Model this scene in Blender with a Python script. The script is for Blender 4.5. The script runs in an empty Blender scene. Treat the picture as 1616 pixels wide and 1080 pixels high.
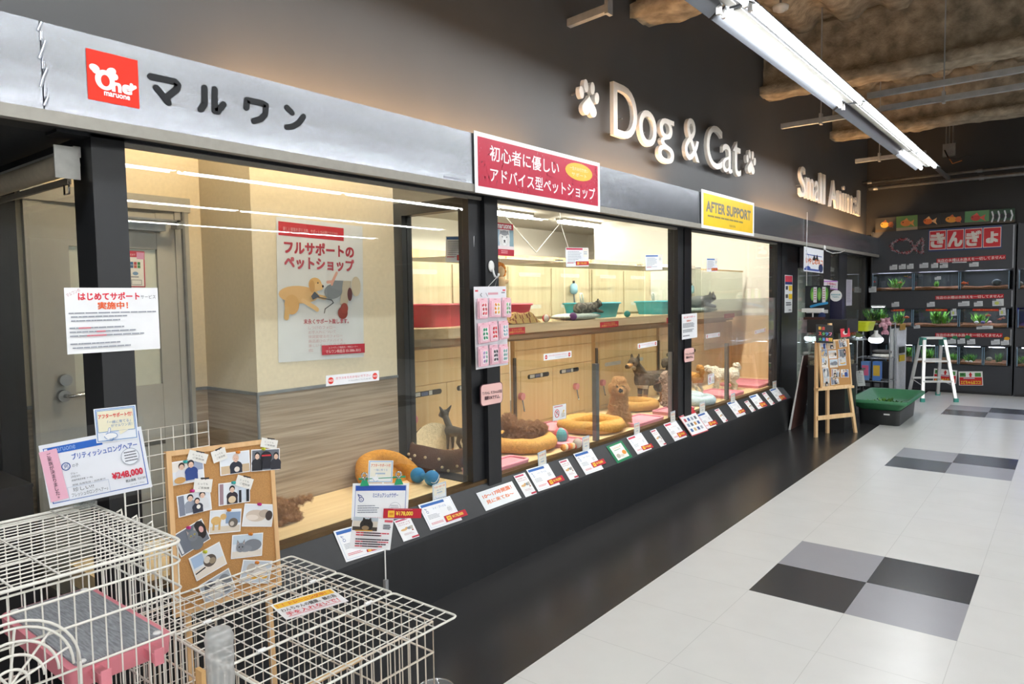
import bpy, bmesh, math, random
from mathutils import Vector, Matrix, noise as mnoise
random.seed(7)
SC = bpy.context.scene
COL = SC.collection
# ---------------------------------------------------------------- camera
F_PX, YAW, PITCH, ROLL, CAM_H = 1120.4613, 0.6715, 0.0618, -0.0155, 1.4956
_cy, _sy, _cp, _sp = math.cos(YAW), math.sin(YAW), math.cos(PITCH), math.sin(PITCH)
FWD = Vector((-_sy*_cp, _cy*_cp, -_sp)); _r = Vector((_cy, _sy, 0)); _u = _r.cross(FWD)
RGT = _r*math.cos(ROLL) + _u*math.sin(ROLL); UPV = _u*math.cos(ROLL) - _r*math.sin(ROLL)
CAM = Vector((0, 0, CAM_H))
cam = bpy.data.cameras.new('camera'); cam.sensor_width = 36; cam.lens = 36*F_PX/1616; cam.clip_start = .02
camo = bpy.data.objects.new('camera', cam); COL.objects.link(camo)
camo.matrix_world = Matrix(((RGT.x, UPV.x, -FWD.x, CAM.x), (RGT.y, UPV.y, -FWD.y, CAM.y), (RGT.z, UPV.z, -FWD.z, CAM.z), (0, 0, 0, 1)))
SC.camera = camo
# ---------------------------------------------------------------- light levels, exposure
SC.view_settings.view_transform = 'Standard'; SC.view_settings.look = 'None'
SC.view_settings.gamma = 1; SC.view_settings.use_curve_mapping = False
SC.view_settings.exposure = 0.0
TUBE_AISLE, TUBE_ADDED, TUBE_COVE, TUBE_TANK = 62.0, 230.0, 120.0, 22.0
wd = bpy.data.worlds.new('world'); SC.world = wd; wd.use_nodes = True
wd.node_tree.nodes['Background'].inputs[0].default_value = (.6, .65, .7, 1)
wd.node_tree.nodes['Background'].inputs[1].default_value = .05
cy = SC.cycles
cy.max_bounces = 10; cy.transparent_max_bounces = 40; cy.diffuse_bounces = 5; cy.glossy_bounces = 5
cy.transmission_bounces = 6; cy.sample_clamp_indirect = 4; cy.caustics_reflective = False; cy.caustics_refractive = False
# ---------------------------------------------------------------- picture ray -> a point on a real plane
def P(x, y, ax, val):
    d = FWD + RGT*((x-808)/F_PX) - UPV*((y-540)/F_PX); k = 'xyz'.index(ax)
    return CAM + d*((val-CAM[k])/d[k])
def PN(x, y, pt, n):
    d = FWD + RGT*((x-808)/F_PX) - UPV*((y-540)/F_PX); n = Vector(n)
    return CAM + d*((Vector(pt)-CAM).dot(n)/d.dot(n))
def PD(x, y, depth):
    return CAM + (FWD + RGT*((x-808)/F_PX) - UPV*((y-540)/F_PX))*depth
def depth(p): return (Vector(p)-CAM).dot(FWD)
# ---------------------------------------------------------------- materials
def lin(c):
    if isinstance(c, str): c = tuple(int(c[i:i+2], 16) for i in (0, 2, 4))
    return tuple(((v/255)/12.92 if v/255 <= .04045 else ((v/255+.055)/1.055)**2.4) for v in c) + (1,)
_M = {}
def M(name, col=None, rough=.5, metal=0., var=.06, scale=30., bump=0., bscale=None, emit=0., stretch=None, spec=.5, coat=0., aniso=0.):
    if name in _M: return _M[name]
    m = bpy.data.materials.new(name); m.use_nodes = True; nt = m.node_tree; N = nt.nodes; L = nt.links
    b = N['Principled BSDF']; b.inputs['Roughness'].default_value = rough; b.inputs['Metallic'].default_value = metal
    b.inputs['Specular IOR Level'].default_value = spec; b.inputs['Coat Weight'].default_value = coat
    b.inputs['Anisotropic'].default_value = aniso
    c = lin(col); b.inputs['Base Color'].default_value = c
    if var or bump:
        tc = N.new('ShaderNodeTexCoord'); mp = N.new('ShaderNodeMapping'); L.new(tc.outputs['Object'], mp.inputs[0])
        if stretch: mp.inputs['Scale'].default_value = stretch
        nz = N.new('ShaderNodeTexNoise'); nz.inputs['Scale'].default_value = scale; nz.inputs['Detail'].default_value = 3
        L.new(mp.outputs[0], nz.inputs[0])
    if var:
        r = N.new('ShaderNodeValToRGB'); r.color_ramp.elements[0].position = .3; r.color_ramp.elements[1].position = .7
        r.color_ramp.elements[0].color = tuple(v*(1-var*1.6) for v in c[:3])+(1,)
        r.color_ramp.elements[1].color = tuple(min(1, v*(1+var)) for v in c[:3])+(1,)
        L.new(nz.outputs[0], r.inputs[0]); L.new(r.outputs[0], b.inputs['Base Color'])
    if bump:
        bp = N.new('ShaderNodeBump'); bp.inputs['Strength'].default_value = bump; bp.inputs['Distance'].default_value = .01
        src = nz
        if bscale:
            src = N.new('ShaderNodeTexNoise'); src.inputs['Scale'].default_value = bscale; src.inputs['Detail'].default_value = 4
            L.new(mp.outputs[0], src.inputs[0])
        L.new(src.outputs[0], bp.inputs['Height']); L.new(bp.outputs[0], b.inputs['Normal'])
    if emit:
        b.inputs['Emission Color'].default_value = c; b.inputs['Emission Strength'].default_value = emit
    _M[name] = m; return m
def glass_mat(name, tint=(1, 1, 1), rough=0., cloud=0.):
    if name in _M: return _M[name]
    m = bpy.data.materials.new(name); m.use_nodes = True; nt = m.node_tree; N = nt.nodes; L = nt.links; N.clear()
    out = N.new('ShaderNodeOutputMaterial'); tr = N.new('ShaderNodeBsdfTransparent'); tr.inputs[0].default_value = tint+(1,)
    gl = N.new('ShaderNodeBsdfGlossy'); gl.inputs['Roughness'].default_value = rough
    ge = N.new('ShaderNodeNewGeometry'); mr = N.new('ShaderNodeMapRange')
    mr.inputs['To Min'].default_value = 1.5; mr.inputs['To Max'].default_value = 1/1.5; L.new(ge.outputs['Backfacing'], mr.inputs['Value'])
    fr = N.new('ShaderNodeFresnel'); L.new(mr.outputs[0], fr.inputs['IOR'])
    mx = N.new('ShaderNodeMixShader'); L.new(fr.outputs[0], mx.inputs[0]); L.new(tr.outputs[0], mx.inputs[1]); L.new(gl.outputs[0], mx.inputs[2])
    last = mx
    if cloud:
        df = N.new('ShaderNodeBsdfDiffuse'); df.inputs[0].default_value = (.8, .8, .78, 1)
        m2 = N.new('ShaderNodeMixShader'); m2.inputs[0].default_value = cloud; L.new(mx.outputs[0], m2.inputs[1]); L.new(df.outputs[0], m2.inputs[2]); last = m2
    L.new(last.outputs[0], out.inputs[0]); _M[name] = m; return m
def wood(name, c1, c2, axis='z', scale=1.0, rough=.45, fine=40):
    """long grain running along one axis, cut across by fine streaks"""
    if name in _M: return _M[name]
    m = bpy.data.materials.new(name); m.use_nodes = True; nt = m.node_tree; N = nt.nodes; L = nt.links
    b = N['Principled BSDF']; b.inputs['Roughness'].default_value = rough
    tc = N.new('ShaderNodeTexCoord'); mp = N.new('ShaderNodeMapping'); L.new(tc.outputs['Object'], mp.inputs[0])
    s = [fine]*3; s['xyz'.index(axis)] = fine*.03; mp.inputs['Scale'].default_value = [v*scale for v in s]
    nz = N.new('ShaderNodeTexNoise'); nz.inputs['Scale'].default_value = 1.5; nz.inputs['Detail'].default_value = 5; L.new(mp.outputs[0], nz.inputs[0])
    r = N.new('ShaderNodeValToRGB'); r.color_ramp.elements[0].position = .3; r.color_ramp.elements[1].position = .72
    r.color_ramp.elements[0].color = lin(c1); r.color_ramp.elements[1].color = lin(c2)
    L.new(nz.outputs[0], r.inputs[0]); L.new(r.outputs[0], b.inputs['Base Color']); _M[name] = m; return m
def ink(c, rough=.4):
    if not isinstance(c, str): c = '%02x%02x%02x' % tuple(c)
    return M('ink_'+c, c, rough=rough, var=.03, scale=8, spec=.35)
# ---------------------------------------------------------------- mesh builder
class MB:
    def __init__(s): s.v = []; s.f = []; s.mi = []; s.mats = []; s.sm = []
    def m(s, mat):
        if mat not in s.mats: s.mats.append(mat)
        return s.mats.index(mat)
    def add(s, vs, fs, mat, smooth=False):
        o = len(s.v); k = s.m(mat); s.v += [Vector(p) for p in vs]
        for f in fs: s.f.append(tuple(i+o for i in f)); s.mi.append(k); s.sm.append(smooth)
        return s
    def box(s, x0, x1, y0, y1, z0, z1, mat):
        x0, x1 = sorted((x0, x1)); y0, y1 = sorted((y0, y1)); z0, z1 = sorted((z0, z1))
        v = [(x, y, z) for z in (z0, z1) for y in (y0, y1) for x in (x0, x1)]
        return s.add(v, [(0, 2, 3, 1), (4, 5, 7, 6), (0, 1, 5, 4), (2, 6, 7, 3), (0, 4, 6, 2), (1, 3, 7, 5)], mat)
    def obox(s, c, ux, uy, uz, mat):
        c, ux, uy, uz = map(Vector, (c, ux, uy, uz))
        if ux.cross(uy).dot(uz) < 0: uz = -uz
        v = [c+ux*a+uy*b+uz*d for d in (-1, 1) for b in (-1, 1) for a in (-1, 1)]
        return s.add(v, [(0, 2, 3, 1), (4, 5, 7, 6), (0, 1, 5, 4), (2, 6, 7, 3), (0, 4, 6, 2), (1, 3, 7, 5)], mat)
    def cyl(s, p0, p1, r0, mat, r1=None, n=8, caps=True, smooth=True):
        p0, p1 = Vector(p0), Vector(p1); r1 = r0 if r1 is None else r1; d = (p1-p0)
        if d.length < 1e-7: return s
        d.normalize(); a = d.orthogonal().normalized(); b = d.cross(a)
        v = []
        for p, r in ((p0, r0), (p1, r1)):
            for i in range(n): t = 2*math.pi*i/n+math.pi/n; v.append(p+a*(r*math.cos(t))+b*(r*math.sin(t)))
        s.add(v, [(i, (i+1) % n, n+(i+1) % n, n+i) for i in range(n)], mat, smooth and n > 5)
        if caps: s.add(v, [tuple(range(n-1, -1, -1)), tuple(range(n, 2*n))], mat)
        return s
    def tube(s, pts, r, mat, n=6, closed=False, rr=None):
        pts = [Vector(p) for p in pts]; k = len(pts); v = []; up = None
        for i, p in enumerate(pts):
            a = pts[(i-1) % k] if (closed or i > 0) else p; b = pts[(i+1) % k] if (closed or i < k-1) else p
            d = (b-a).normalized()
            if up is None: up = d.orthogonal().normalized()
            up = (up-d*up.dot(d)).normalized(); w = d.cross(up); q = rr[i] if rr else r
            for j in range(n): t = 2*math.pi*j/n; v.append(p+up*(q*math.cos(t))+w*(q*math.sin(t)))
        fs = []
        for i in range(k if closed else k-1):
            a, b = i*n, ((i+1) % k)*n
            fs += [(a+j, a+(j+1) % n, b+(j+1) % n, b+j) for j in range(n)]
        if not closed: fs += [tuple(range(n-1, -1, -1)), tuple(range((k-1)*n, k*n))]
        return s.add(v, fs, mat, n > 4)
    def lathe(s, prof, c, mat, n=24, sx=1, sy=1):
        c = Vector(c); v = []; k = len(prof)
        for r, z in prof:
            for i in range(n): t = 2*math.pi*i/n; v.append(c+Vector((r*sx*math.cos(t), r*sy*math.sin(t), z)))
        fs = [(a*n+i, a*n+(i+1) % n, (a+1)*n+(i+1) % n, (a+1)*n+i) for a in range(k-1) for i in range(n)]
        if prof[0][0] > 1e-6: fs.append(tuple(range(n-1, -1, -1)))
        if prof[-1][0] > 1e-6: fs.append(tuple(range((k-1)*n, k*n)))
        return s.add(v, fs, mat, True)
    def ell(s, c, r, mat, n=14, k=8, rot=None):
        c = Vector(c); v = []; rot = rot or Matrix.Identity(3)
        for i in range(k+1):
            th = math.pi*i/k
            for j in range(n):
                ph = 2*math.pi*j/n; v.append(c+rot @ Vector((r[0]*math.sin(th)*math.cos(ph), r[1]*math.sin(th)*math.sin(ph), -r[2]*math.cos(th))))
        return s.add(v, [(a*n+i, a*n+(i+1) % n, (a+1)*n+(i+1) % n, (a+1)*n+i) for a in range(k) for i in range(n)], mat, True)
    def prism(s, poly, ext, mat):
        poly = [Vector(p) for p in poly]; ext = Vector(ext); n = len(poly)
        nrm = sum(((poly[i]-poly[0]).cross(poly[(i+1) % n]-poly[0]) for i in range(1, n-1)), Vector())
        if nrm.dot(ext) > 0: poly = poly[::-1]
        v = poly+[p+ext for p in poly]
        return s.add(v, [tuple(range(n)), tuple(range(2*n-1, n-1, -1))]+[(i, n+i, n+(i+1) % n, (i+1) % n) for i in range(n)], mat)
    def rbox(s, x0, x1, y0, y1, z0, z1, r, mat, taper=0., k=5, top=True):
        """box with rounded vertical corners; taper shrinks the bottom"""
        cx, cy_ = (x0+x1)/2, (y0+y1)/2
        def ring(z, f):
            o = []
            for qx, qy, a0 in ((1, 1, 0), (-1, 1, 90), (-1, -1, 180), (1, -1, 270)):
                for i in range(k+1):
                    a = math.radians(a0+90*i/k); hx, hy = (x1-x0)/2*f, (y1-y0)/2*f
                    o.append((cx+qx*(hx-r)+r*math.cos(a), cy_+qy*(hy-r)+r*math.sin(a), z))
            return o
        a, b = ring(z0, 1-taper), ring(z1, 1); n = len(a)
        s.add(a+b, [(i, (i+1) % n, n+(i+1) % n, n+i) for i in range(n)], mat, True)
        s.add(a+b, [tuple(range(n-1, -1, -1))]+([tuple(range(n, 2*n))] if top else []), mat)
        return s
    def build(s, name, parent=None, bevel=0., smooth=None, base=None):
        if base is None:
            if parent is not None: base = wloc(parent)
            else:
                xs = [v.x for v in s.v]; ys = [v.y for v in s.v]
                base = Vector(((min(xs)+max(xs))/2, (min(ys)+max(ys))/2, min(v.z for v in s.v)))
        base = Vector(base)
        me = bpy.data.meshes.new(name); me.from_pydata([v-base for v in s.v], [], s.f)
        for m in s.mats: me.materials.append(m)
        me.polygons.foreach_set('material_index', s.mi)
        me.polygons.foreach_set('use_smooth', s.sm if smooth is None else [smooth]*len(s.f)); me.update()
        o = bpy.data.objects.new(name, me); COL.objects.link(o)
        if parent is not None:
            o.parent = parent
            o.location = base-wloc(parent)
        else: o.location = base
        if bevel:
            b = o.modifiers.new('bevel', 'BEVEL'); b.width = bevel; b.segments = 2; b.limit_method = 'ANGLE'
        return o
def wloc(o):
    l = Vector(o.location)
    while o.parent is not None: o = o.parent; l = l+Vector(o.location)
    return l
def add_fur(o, n, length, mat_i, kink=.006, seed=1, bald=()):
    """a coat of short curly hair on an animal's skin"""
    m = o.modifiers.new('coat', 'PARTICLE_SYSTEM'); ps = o.particle_systems[-1].settings; ps.type = 'HAIR'; ps.count = n; ps.hair_length = length; ps.hair_step = 5
    ps.child_type = 'INTERPOLATED'; ps.rendered_child_count = 8; ps.child_percent = 1; ps.roughness_2 = length*.5; ps.roughness_endpoint = length*.3; ps.kink = 'CURL'; ps.kink_amplitude = kink; ps.kink_frequency = 3
    ps.root_radius = .6; ps.tip_radius = .25; ps.radius_scale = .0022; ps.material = mat_i+1; o.particle_systems[-1].seed = seed; ps.render_step = 3
    if bald:
        g = o.vertex_groups.new(name='coat')
        for v in o.data.vertices:
            g.add([v.index], 0. if min((v.co-Vector(c)).length-r for c, r in bald) < 0 else 1., 'REPLACE')
        o.particle_systems[-1].vertex_group_density = 'coat'
    return o
def tag(o, label=None, cat=None, group=None, kind=None):
    if label: o['label'] = label
    if cat: o['category'] = cat
    if group: o['group'] = group
    if kind: o['kind'] = kind
    return o
def thing(name, label, cat, loc=(0, 0, 0), group=None):
    o = bpy.data.objects.new(name, None); COL.objects.link(o); o.location = loc; o.empty_display_size = .05
    return tag(o, label, cat, group)
def struct(name, mb, **k):
    o = mb.build(name, **k); o['kind'] = 'structure'; return o
def copy_tree(o, parent=None):
    c = o.copy(); COL.objects.link(c)
    if parent is not None: c.parent = parent
    for ch in list(o.children): copy_tree(ch, c)
    return c
# ---------------------------------------------------------------- lettering and printed sheets
_T = {}
def glyphs(body, res=3, shear=0.):
    k = (body, res, shear)
    if k not in _T:
        c = bpy.data.curves.new('lettering', 'FONT'); c.body = body; c.size = 1; c.resolution_u = res; c.shear = shear
        o = bpy.data.objects.new('lettering', c); me = o.to_mesh()
        vs = [(v.co.x, v.co.y) for v in me.vertices]; fs = [tuple(p.vertices) for p in me.polygons]
        o.to_mesh_clear(); bpy.data.objects.remove(o); bpy.data.curves.remove(c)
        xs = [v[0] for v in vs] or [0, 1]; ys = [v[1] for v in vs] or [0, 1]
        _T[k] = (vs, fs, min(xs), max(xs), min(ys), max(ys))
    return _T[k]
class Sheet:
    """a printed sheet: paper of real thickness, with its print as thin inked shapes on the front face.
    x runs 0..1 left to right, y 0..1 top to bottom"""
    def __init__(s, tl, tr, br, bl, paper='f2f3f5', t=.0012, n=None, lift=0., rough=.4):
        tl, tr, br, bl = map(Vector, (tl, tr, br, bl))
        s.c = (tl+tr+br+bl)/4; s.u = (tr-tl+br-bl).normalized(); v = (tl-bl+tr-br)
        s.v = (v-s.u*v.dot(s.u)).normalized(); s.w = ((tr-tl).length+(br-bl).length)/2; s.h = ((tl-bl).length+(tr-br).length)/2
        s.n = s.u.cross(s.v); s.c = s.c+s.n*(lift+t/2); s.t = t; s.mb = MB(); s.lay = 0
        if paper: s.mb.obox(s.c, s.u*s.w/2, s.v*s.h/2, s.n*t/2, ink(paper, rough))
    def pt(s, x, y, d=None):
        d = s.t/2+.00025*(1+s.lay) if d is None else d
        return s.c+s.u*((x-.5)*s.w)+s.v*((.5-y)*s.h)+s.n*d
    def poly(s, pts, col, keep=False):
        if not keep: s.lay += 1
        v = [s.pt(x, y) for x, y in pts]
        nr = sum(((v[i]-v[0]).cross(v[i+1]-v[0]) for i in range(1, len(v)-1)), Vector())
        s.mb.add(v, [tuple(range(len(v)))] if nr.dot(s.n) > 0 else [tuple(range(len(v)-1, -1, -1))], ink(col) if not hasattr(col, 'node_tree') else col); return s
    def rect(s, x0, y0, x1, y1, col, keep=False): return s.poly([(x0, y0), (x1, y0), (x1, y1), (x0, y1)], col, keep)
    def frame(s, x0, y0, x1, y1, th, col):
        a = s.h/s.w*th; s.lay += 1
        s.rect(x0, y0, x1, y0+th, col, True); s.rect(x0, y1-th, x1, y1, col, True); s.rect(x0, y0+th, x0+a, y1-th, col, True); return s.rect(x1-a, y0+th, x1, y1-th, col, True)
    def ell(s, x, y, rx, ry, col, rot=0, n=20, a0=0, a1=360):
        k = s.h/s.w; p = []
        for i in range(n):
            t = math.radians(a0+(a1-a0)*i/(n if a1-a0 == 360 else n-1)); ex, ey = rx*math.cos(t), ry*math.sin(t)*k
            c, q = math.cos(rot), math.sin(rot); p.append((x+ex*c-ey*q, y+(ex*q+ey*c)/k))
        return s.poly(p, col)
    def circ(s, x, y, r, col, n=20, **k): return s.ell(x, y, r*s.h/s.w, r, col, n=n, **k)
    def stroke(s, pts, wd, col, n=8):
        """rounded stroke, wd in parts of the height"""
        k = s.w/s.h; q = [Vector((x*k, y)) for x, y in pts]; s.lay += 1
        for i, p in enumerate(q):
            s.poly([((p.x+wd/2*math.cos(2*math.pi*j/12))/k, p.y+wd/2*math.sin(2*math.pi*j/12)) for j in range(12)], col, True)
            if i:
                d = (p-q[i-1]); 
                if d.length < 1e-6: continue
                d.normalize(); o = Vector((-d.y, d.x))*wd/2; a, b = q[i-1], p
                s.lay += .2
                s.poly([((a+o).x/k, (a+o).y), ((b+o).x/k, (b+o).y), ((b-o).x/k, (b-o).y), ((a-o).x/k, (a-o).y)], col, True)
                s.lay -= .2
        return s
    def text(s, body, x, y, h, col, al='l', bold=0., fit=None, rot=0., shear=0.):
        """y is the middle of the line, h the letter height, fit the width to fill (part of the sheet)"""
        vs, fs, x0, x1, y0, y1 = glyphs(body, shear=shear); s.lay += 1
        if not fs: return s
        sy = h/max(y1-y0, .3); sx = sy*s.h/s.w
        if fit: sx = fit/(x1-x0)
        wd = (x1-x0)*sx; ox = x-{'l': 0, 'c': wd/2, 'r': wd}[al]; k = s.h/s.w; c, q = math.cos(rot), math.sin(rot)
        def tf(p):
            dx, dy = (p[0]-x0)*sx+ox-x, -(p[1]-(y0+y1)/2)*sy*k
            return s.pt(x+dx*c-dy*q, y+(dx*q+dy*c)/k)
        b = abs(bold)*.9
        for i, (ex, ey) in enumerate(((-b, -b), (b, -b), (b, b), (-b, b)) if b else ((0, 0),)):
            s.lay += .05; s.mb.add([tf((p[0]+ex, p[1]+ey)) for p in vs], fs, ink(col) if not hasattr(col, 'node_tree') else col)
        return s
    def vtext(s, body, x, y0, y1, h, col, bold=0.):
        for i, ch in enumerate(body): s.text(ch, x, y0+(y1-y0)*(i+.5)/len(body), h*(.35 if ch in '。、' else 1), col, 'c', bold)
        return s
    def lines(s, x0, y0, x1, y1, n, col='55585c', th=.5, seed=1, gap=.25):
        """rows of print too small to read"""
        r = random.Random(seed); s.lay += 1; dy = (y1-y0)/n
        for i in range(n):
            x = x0; e = x0+(x1-x0)*r.uniform(1-gap, 1)
            while x < e:
                w = min(r.uniform(.05, .16)*(x1-x0), e-x); s.rect(x, y0+i*dy, x+w*.93, y0+i*dy+dy*th, col, True); x += w
        return s
    def build(s, name, label=None, cat=None, group=None, parent=None):
        o = s.mb.build(name, parent)
        return tag(o, label, cat, group)
def psheet(px, plane, **k):
    """sheet from its four picture corners on a plane ('x', value) or (point, normal)"""
    if isinstance(plane[0], str): c = [P(*q, *plane) for q in px]
    else: c = [PN(*q, *plane) for q in px]
    return Sheet(*c, **k)
def extr_text(body, org, u, v, h, wd, dep, mat, mb=None, bold=0.):
    """solid letters standing off a wall; one mesh"""
    vs, fs, x0, x1, y0, y1 = glyphs(body, 6); mb = mb or MB(); n = Vector(u).cross(Vector(v))
    u, v, org = Vector(u), Vector(v), Vector(org); sy = h/(y1-y0); sx = wd/(x1-x0)
    fr = [org+u*((p[0]-x0)*sx)+v*((p[1]-y0)*sy)+n*dep for p in vs]; bk = [p-n*dep for p in fr]; k = len(vs)
    ed = {}
    for f in fs:
        for i in range(len(f)): e = (f[i], f[(i+1) % len(f)]); ed[e] = 1
    side = [(b, a, a+k, b+k) for a, b in ed if (b, a) not in ed]
    mb.add(fr+bk, fs+[tuple(i+k for i in f[::-1]) for f in fs]+side, mat); return mb
# ---------------------------------------------------------------- soft bodies
def organic(name, blobs, mats, colf, voxel=.006, amp=0., nscale=40., smooth=3, parent=None, oct=2, loc=None, rotz=0., scale=1.):
    """capsules and ellipsoids grown into one continuous skin"""
    mb = MB(); dm = mats[0]
    for b in blobs:
        if b[0] == 'e': mb.ell(b[1], b[2], dm, 16, 10, b[3] if len(b) > 3 else None)
        else:
            p0, r0, p1, r1 = Vector(b[1]), b[2], Vector(b[3]), b[4]
            mb.ell(p0, (r0,)*3, dm, 12, 8); mb.ell(p1, (r1,)*3, dm, 12, 8); mb.cyl(p0, p1, r0, dm, r1, 12)
    me = bpy.data.meshes.new('tmp'); me.from_pydata(mb.v, [], mb.f); o = bpy.data.objects.new('tmp', me); COL.objects.link(o)
    r = o.modifiers.new('r', 'REMESH'); r.mode = 'VOXEL'; r.voxel_size = voxel/scale
    sm = o.modifiers.new('s', 'SMOOTH'); sm.iterations = smooth; sm.factor = .5
    bpy.context.view_layer.update(); dg = bpy.context.evaluated_depsgraph_get()
    m2 = bpy.data.meshes.new_from_object(o.evaluated_get(dg)); bpy.data.objects.remove(o)
    m2.name = name; m2.materials.clear()
    for m in mats: m2.materials.append(m)
    if amp:
        nr = [v.normal.copy() for v in m2.vertices]
        for v, n in zip(m2.vertices, nr):
            f = 0
            for k in range(oct): f += (mnoise.noise(v.co*nscale*scale*(2**k)))/(1.6**k)
            v.co += n*(amp/scale*f)
    for p in m2.polygons: p.use_smooth = True; p.material_index = colf(p.center) if colf else 0
    ob = bpy.data.objects.new(name, m2); COL.objects.link(ob)
    if parent: ob.parent = parent
    if loc is not None: ob.location = loc
    ob.rotation_euler.z = rotz; ob.scale = (scale,)*3
    return ob
# ================================================================ materials of the setting
FXV = -2.41
XG, YP2, YP3, YEND = -2.56, 2.90, 5.42, 8.10
ZF = .48
m_wall = M('dark_wall_paint', (76, 77, 79), .55, var=.03, scale=3)
m_black = M('black_laminate', (34, 35, 37), .38, var=.1, scale=14, stretch=(1, 1, .1))
m_ledge = M('charcoal_laminate', (44, 46, 49), .42, var=.05)
m_post = M('black_powder_coat', (30, 31, 34), .4, var=.05)
m_metal = M('brushed_aluminium', (198, 202, 210), .265, .95, var=.05, scale=6, stretch=(1, .45, 2.2), bump=.3, bscale=2.4)
m_lip = M('grey_trim', (150, 146, 138), .5, .2, var=.04)
m_glass = glass_mat('window_glass', (.97, .985, .975))
m_glass_in = glass_mat('cage_glass', (.965, .985, .972))
m_film = glass_mat('frosted_film', (.97, .97, .97), .12, .07)
m_cream = M('cream_wallpaper', (226, 212, 186), .7, var=.03, scale=60)
m_white_wall = M('white_wall', (238, 232, 220), .7, var=.02, scale=40)
m_wains = wood('grey_oak_wainscot', (140, 122, 104), (190, 172, 152), 'y', 1, .5, 45)
m_wains_x = wood('grey_oak_wainscot_side', (140, 122, 104), (190, 172, 152), 'x', 1, .5, 45)
m_birch = wood('honey_birch', (234, 190, 130), (246, 212, 156), 'z', 1, .4, 16)
m_birch2 = wood('pale_birch', (225, 190, 148), (238, 208, 168), 'z', 1, .4, 16)
m_birchf = wood('pale_birch_floor', (222, 190, 142), (238, 212, 168), 'y', 1, .35, 18)
m_counter = wood('light_oak_counter', (196, 168, 132), (220, 194, 158), 'y', 1, .4, 22)
m_counter2 = wood('grey_oak_counter', (160, 136, 110), (188, 164, 136), 'y', 1, .4, 22)
m_track = M('bronze_track', (104, 82, 54), .35, .6, var=.05)
m_steel = M('galvanised_steel', (150, 153, 156), .4, .8, var=.08, scale=20)
m_chrome = M('chrome', (200, 202, 205), .18, 1, var=0)
m_white = M('white_enamel', (236, 236, 234), .35, var=.02)
m_tube = M('lit_tube', (255, 255, 255), .5, var=0, emit=TUBE_AISLE)
m_tube.node_tree.nodes['Principled BSDF'].inputs['Emission Color'].default_value = (.95, .98, 1, 1)
m_tubeb = M('lit_added_tube', (255, 249, 236), .5, var=0, emit=TUBE_ADDED)  # for the unseen tubes added in the long booth and small animal room
m_refl = M('darkened_reflector', (66, 68, 72), .4, var=.02)  # colour darkened below the real body to hold down glare from the tubes
m_tuber = M('lit_room_tube', (255, 248, 232), .5, var=0, emit=55)
m_tubel = M('lit_added_warm_tube', (255, 230, 190), .5, var=0, emit=95)  # for the unseen warm tubes added in the left booth
m_tubec = M('lit_cove_tube', (255, 198, 134), .5, var=0, emit=TUBE_COVE)
m_tubet = M('lit_tank_tube', (225, 232, 255), .5, var=0, emit=TUBE_TANK)
m_galv = M('galvanised_channel', (176, 178, 180), .45, .35, var=.08, scale=20)
m_spray = M('sprayed_fireproofing', (164, 150, 130), .95, var=.3, scale=9, bump=1.0, bscale=45)
def floor_mat(name, c, seams=True, rough=.27, spec=.5):
    m = bpy.data.materials.new(name); m.use_nodes = True; N = m.node_tree.nodes; L = m.node_tree.links; b = N['Principled BSDF']
    tc = N.new('ShaderNodeTexCoord'); mp = N.new('ShaderNodeMapping'); L.new(tc.outputs['Object'], mp.inputs[0])
    mp.inputs['Location'].default_value = (1.2614, -3.4833, 0)
    cc = lin(c); nz = N.new('ShaderNodeTexNoise'); nz.inputs['Scale'].default_value = 5; nz.inputs['Detail'].default_value = 6; L.new(mp.outputs[0], nz.inputs[0])
    rp = N.new('ShaderNodeValToRGB'); rp.color_ramp.elements[0].position = .35; rp.color_ramp.elements[1].position = .7
    rp.color_ramp.elements[0].color = tuple(v*.975 for v in cc[:3])+(1,); rp.color_ramp.elements[1].color = tuple(min(1, v*1.015) for v in cc[:3])+(1,)
    L.new(nz.outputs[0], rp.inputs[0]); last = rp.outputs[0]
    if seams:
        br = N.new('ShaderNodeTexBrick'); br.offset = 0; br.inputs['Scale'].default_value = 1; br.inputs['Brick Width'].default_value = .45
        br.inputs['Row Height'].default_value = .45; br.inputs['Mortar Size'].default_value = .0016; br.inputs['Mortar Smooth'].default_value = .3
        br.inputs['Color1'].default_value = br.inputs['Color2'].default_value = (1, 1, 1, 1); br.inputs['Mortar'].default_value = (.8, .8, .8, 1)
        L.new(mp.outputs[0], br.inputs[0]); mx = N.new('ShaderNodeMixRGB'); mx.blend_type = 'MULTIPLY'; mx.inputs[0].default_value = 1
        L.new(last, mx.inputs[1]); L.new(br.outputs[0], mx.inputs[2]); last = mx.outputs[0]
    L.new(last, b.inputs['Base Color'])
    n2 = N.new('ShaderNodeTexNoise'); n2.inputs['Scale'].default_value = 3; n2.inputs['Detail'].default_value = 5; L.new(mp.outputs[0], n2.inputs[0])
    mr = N.new('ShaderNodeMapRange'); mr.inputs['To Min'].default_value = rough*.98; mr.inputs['To Max'].default_value = rough*1.02; L.new(n2.outputs[0], mr.inputs['Value']); L.new(mr.outputs[0], b.inputs['Roughness'])
    n3 = N.new('ShaderNodeTexNoise'); n3.inputs['Scale'].default_value = 2.2; L.new(mp.outputs[0], n3.inputs[0])
    bp = N.new('ShaderNodeBump'); bp.inputs['Strength'].default_value = .006; bp.inputs['Distance'].default_value = .02; L.new(n3.outputs[0], bp.inputs['Height']); L.new(bp.outputs[0], b.inputs['Normal'])
    b.inputs['Specular IOR Level'].default_value = spec
    _M[name] = m; return m
f_white = floor_mat('white_vinyl_tile', (222, 222, 219)); f_black = floor_mat('black_vinyl_tile', (50, 50, 51), True, .26)
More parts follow.
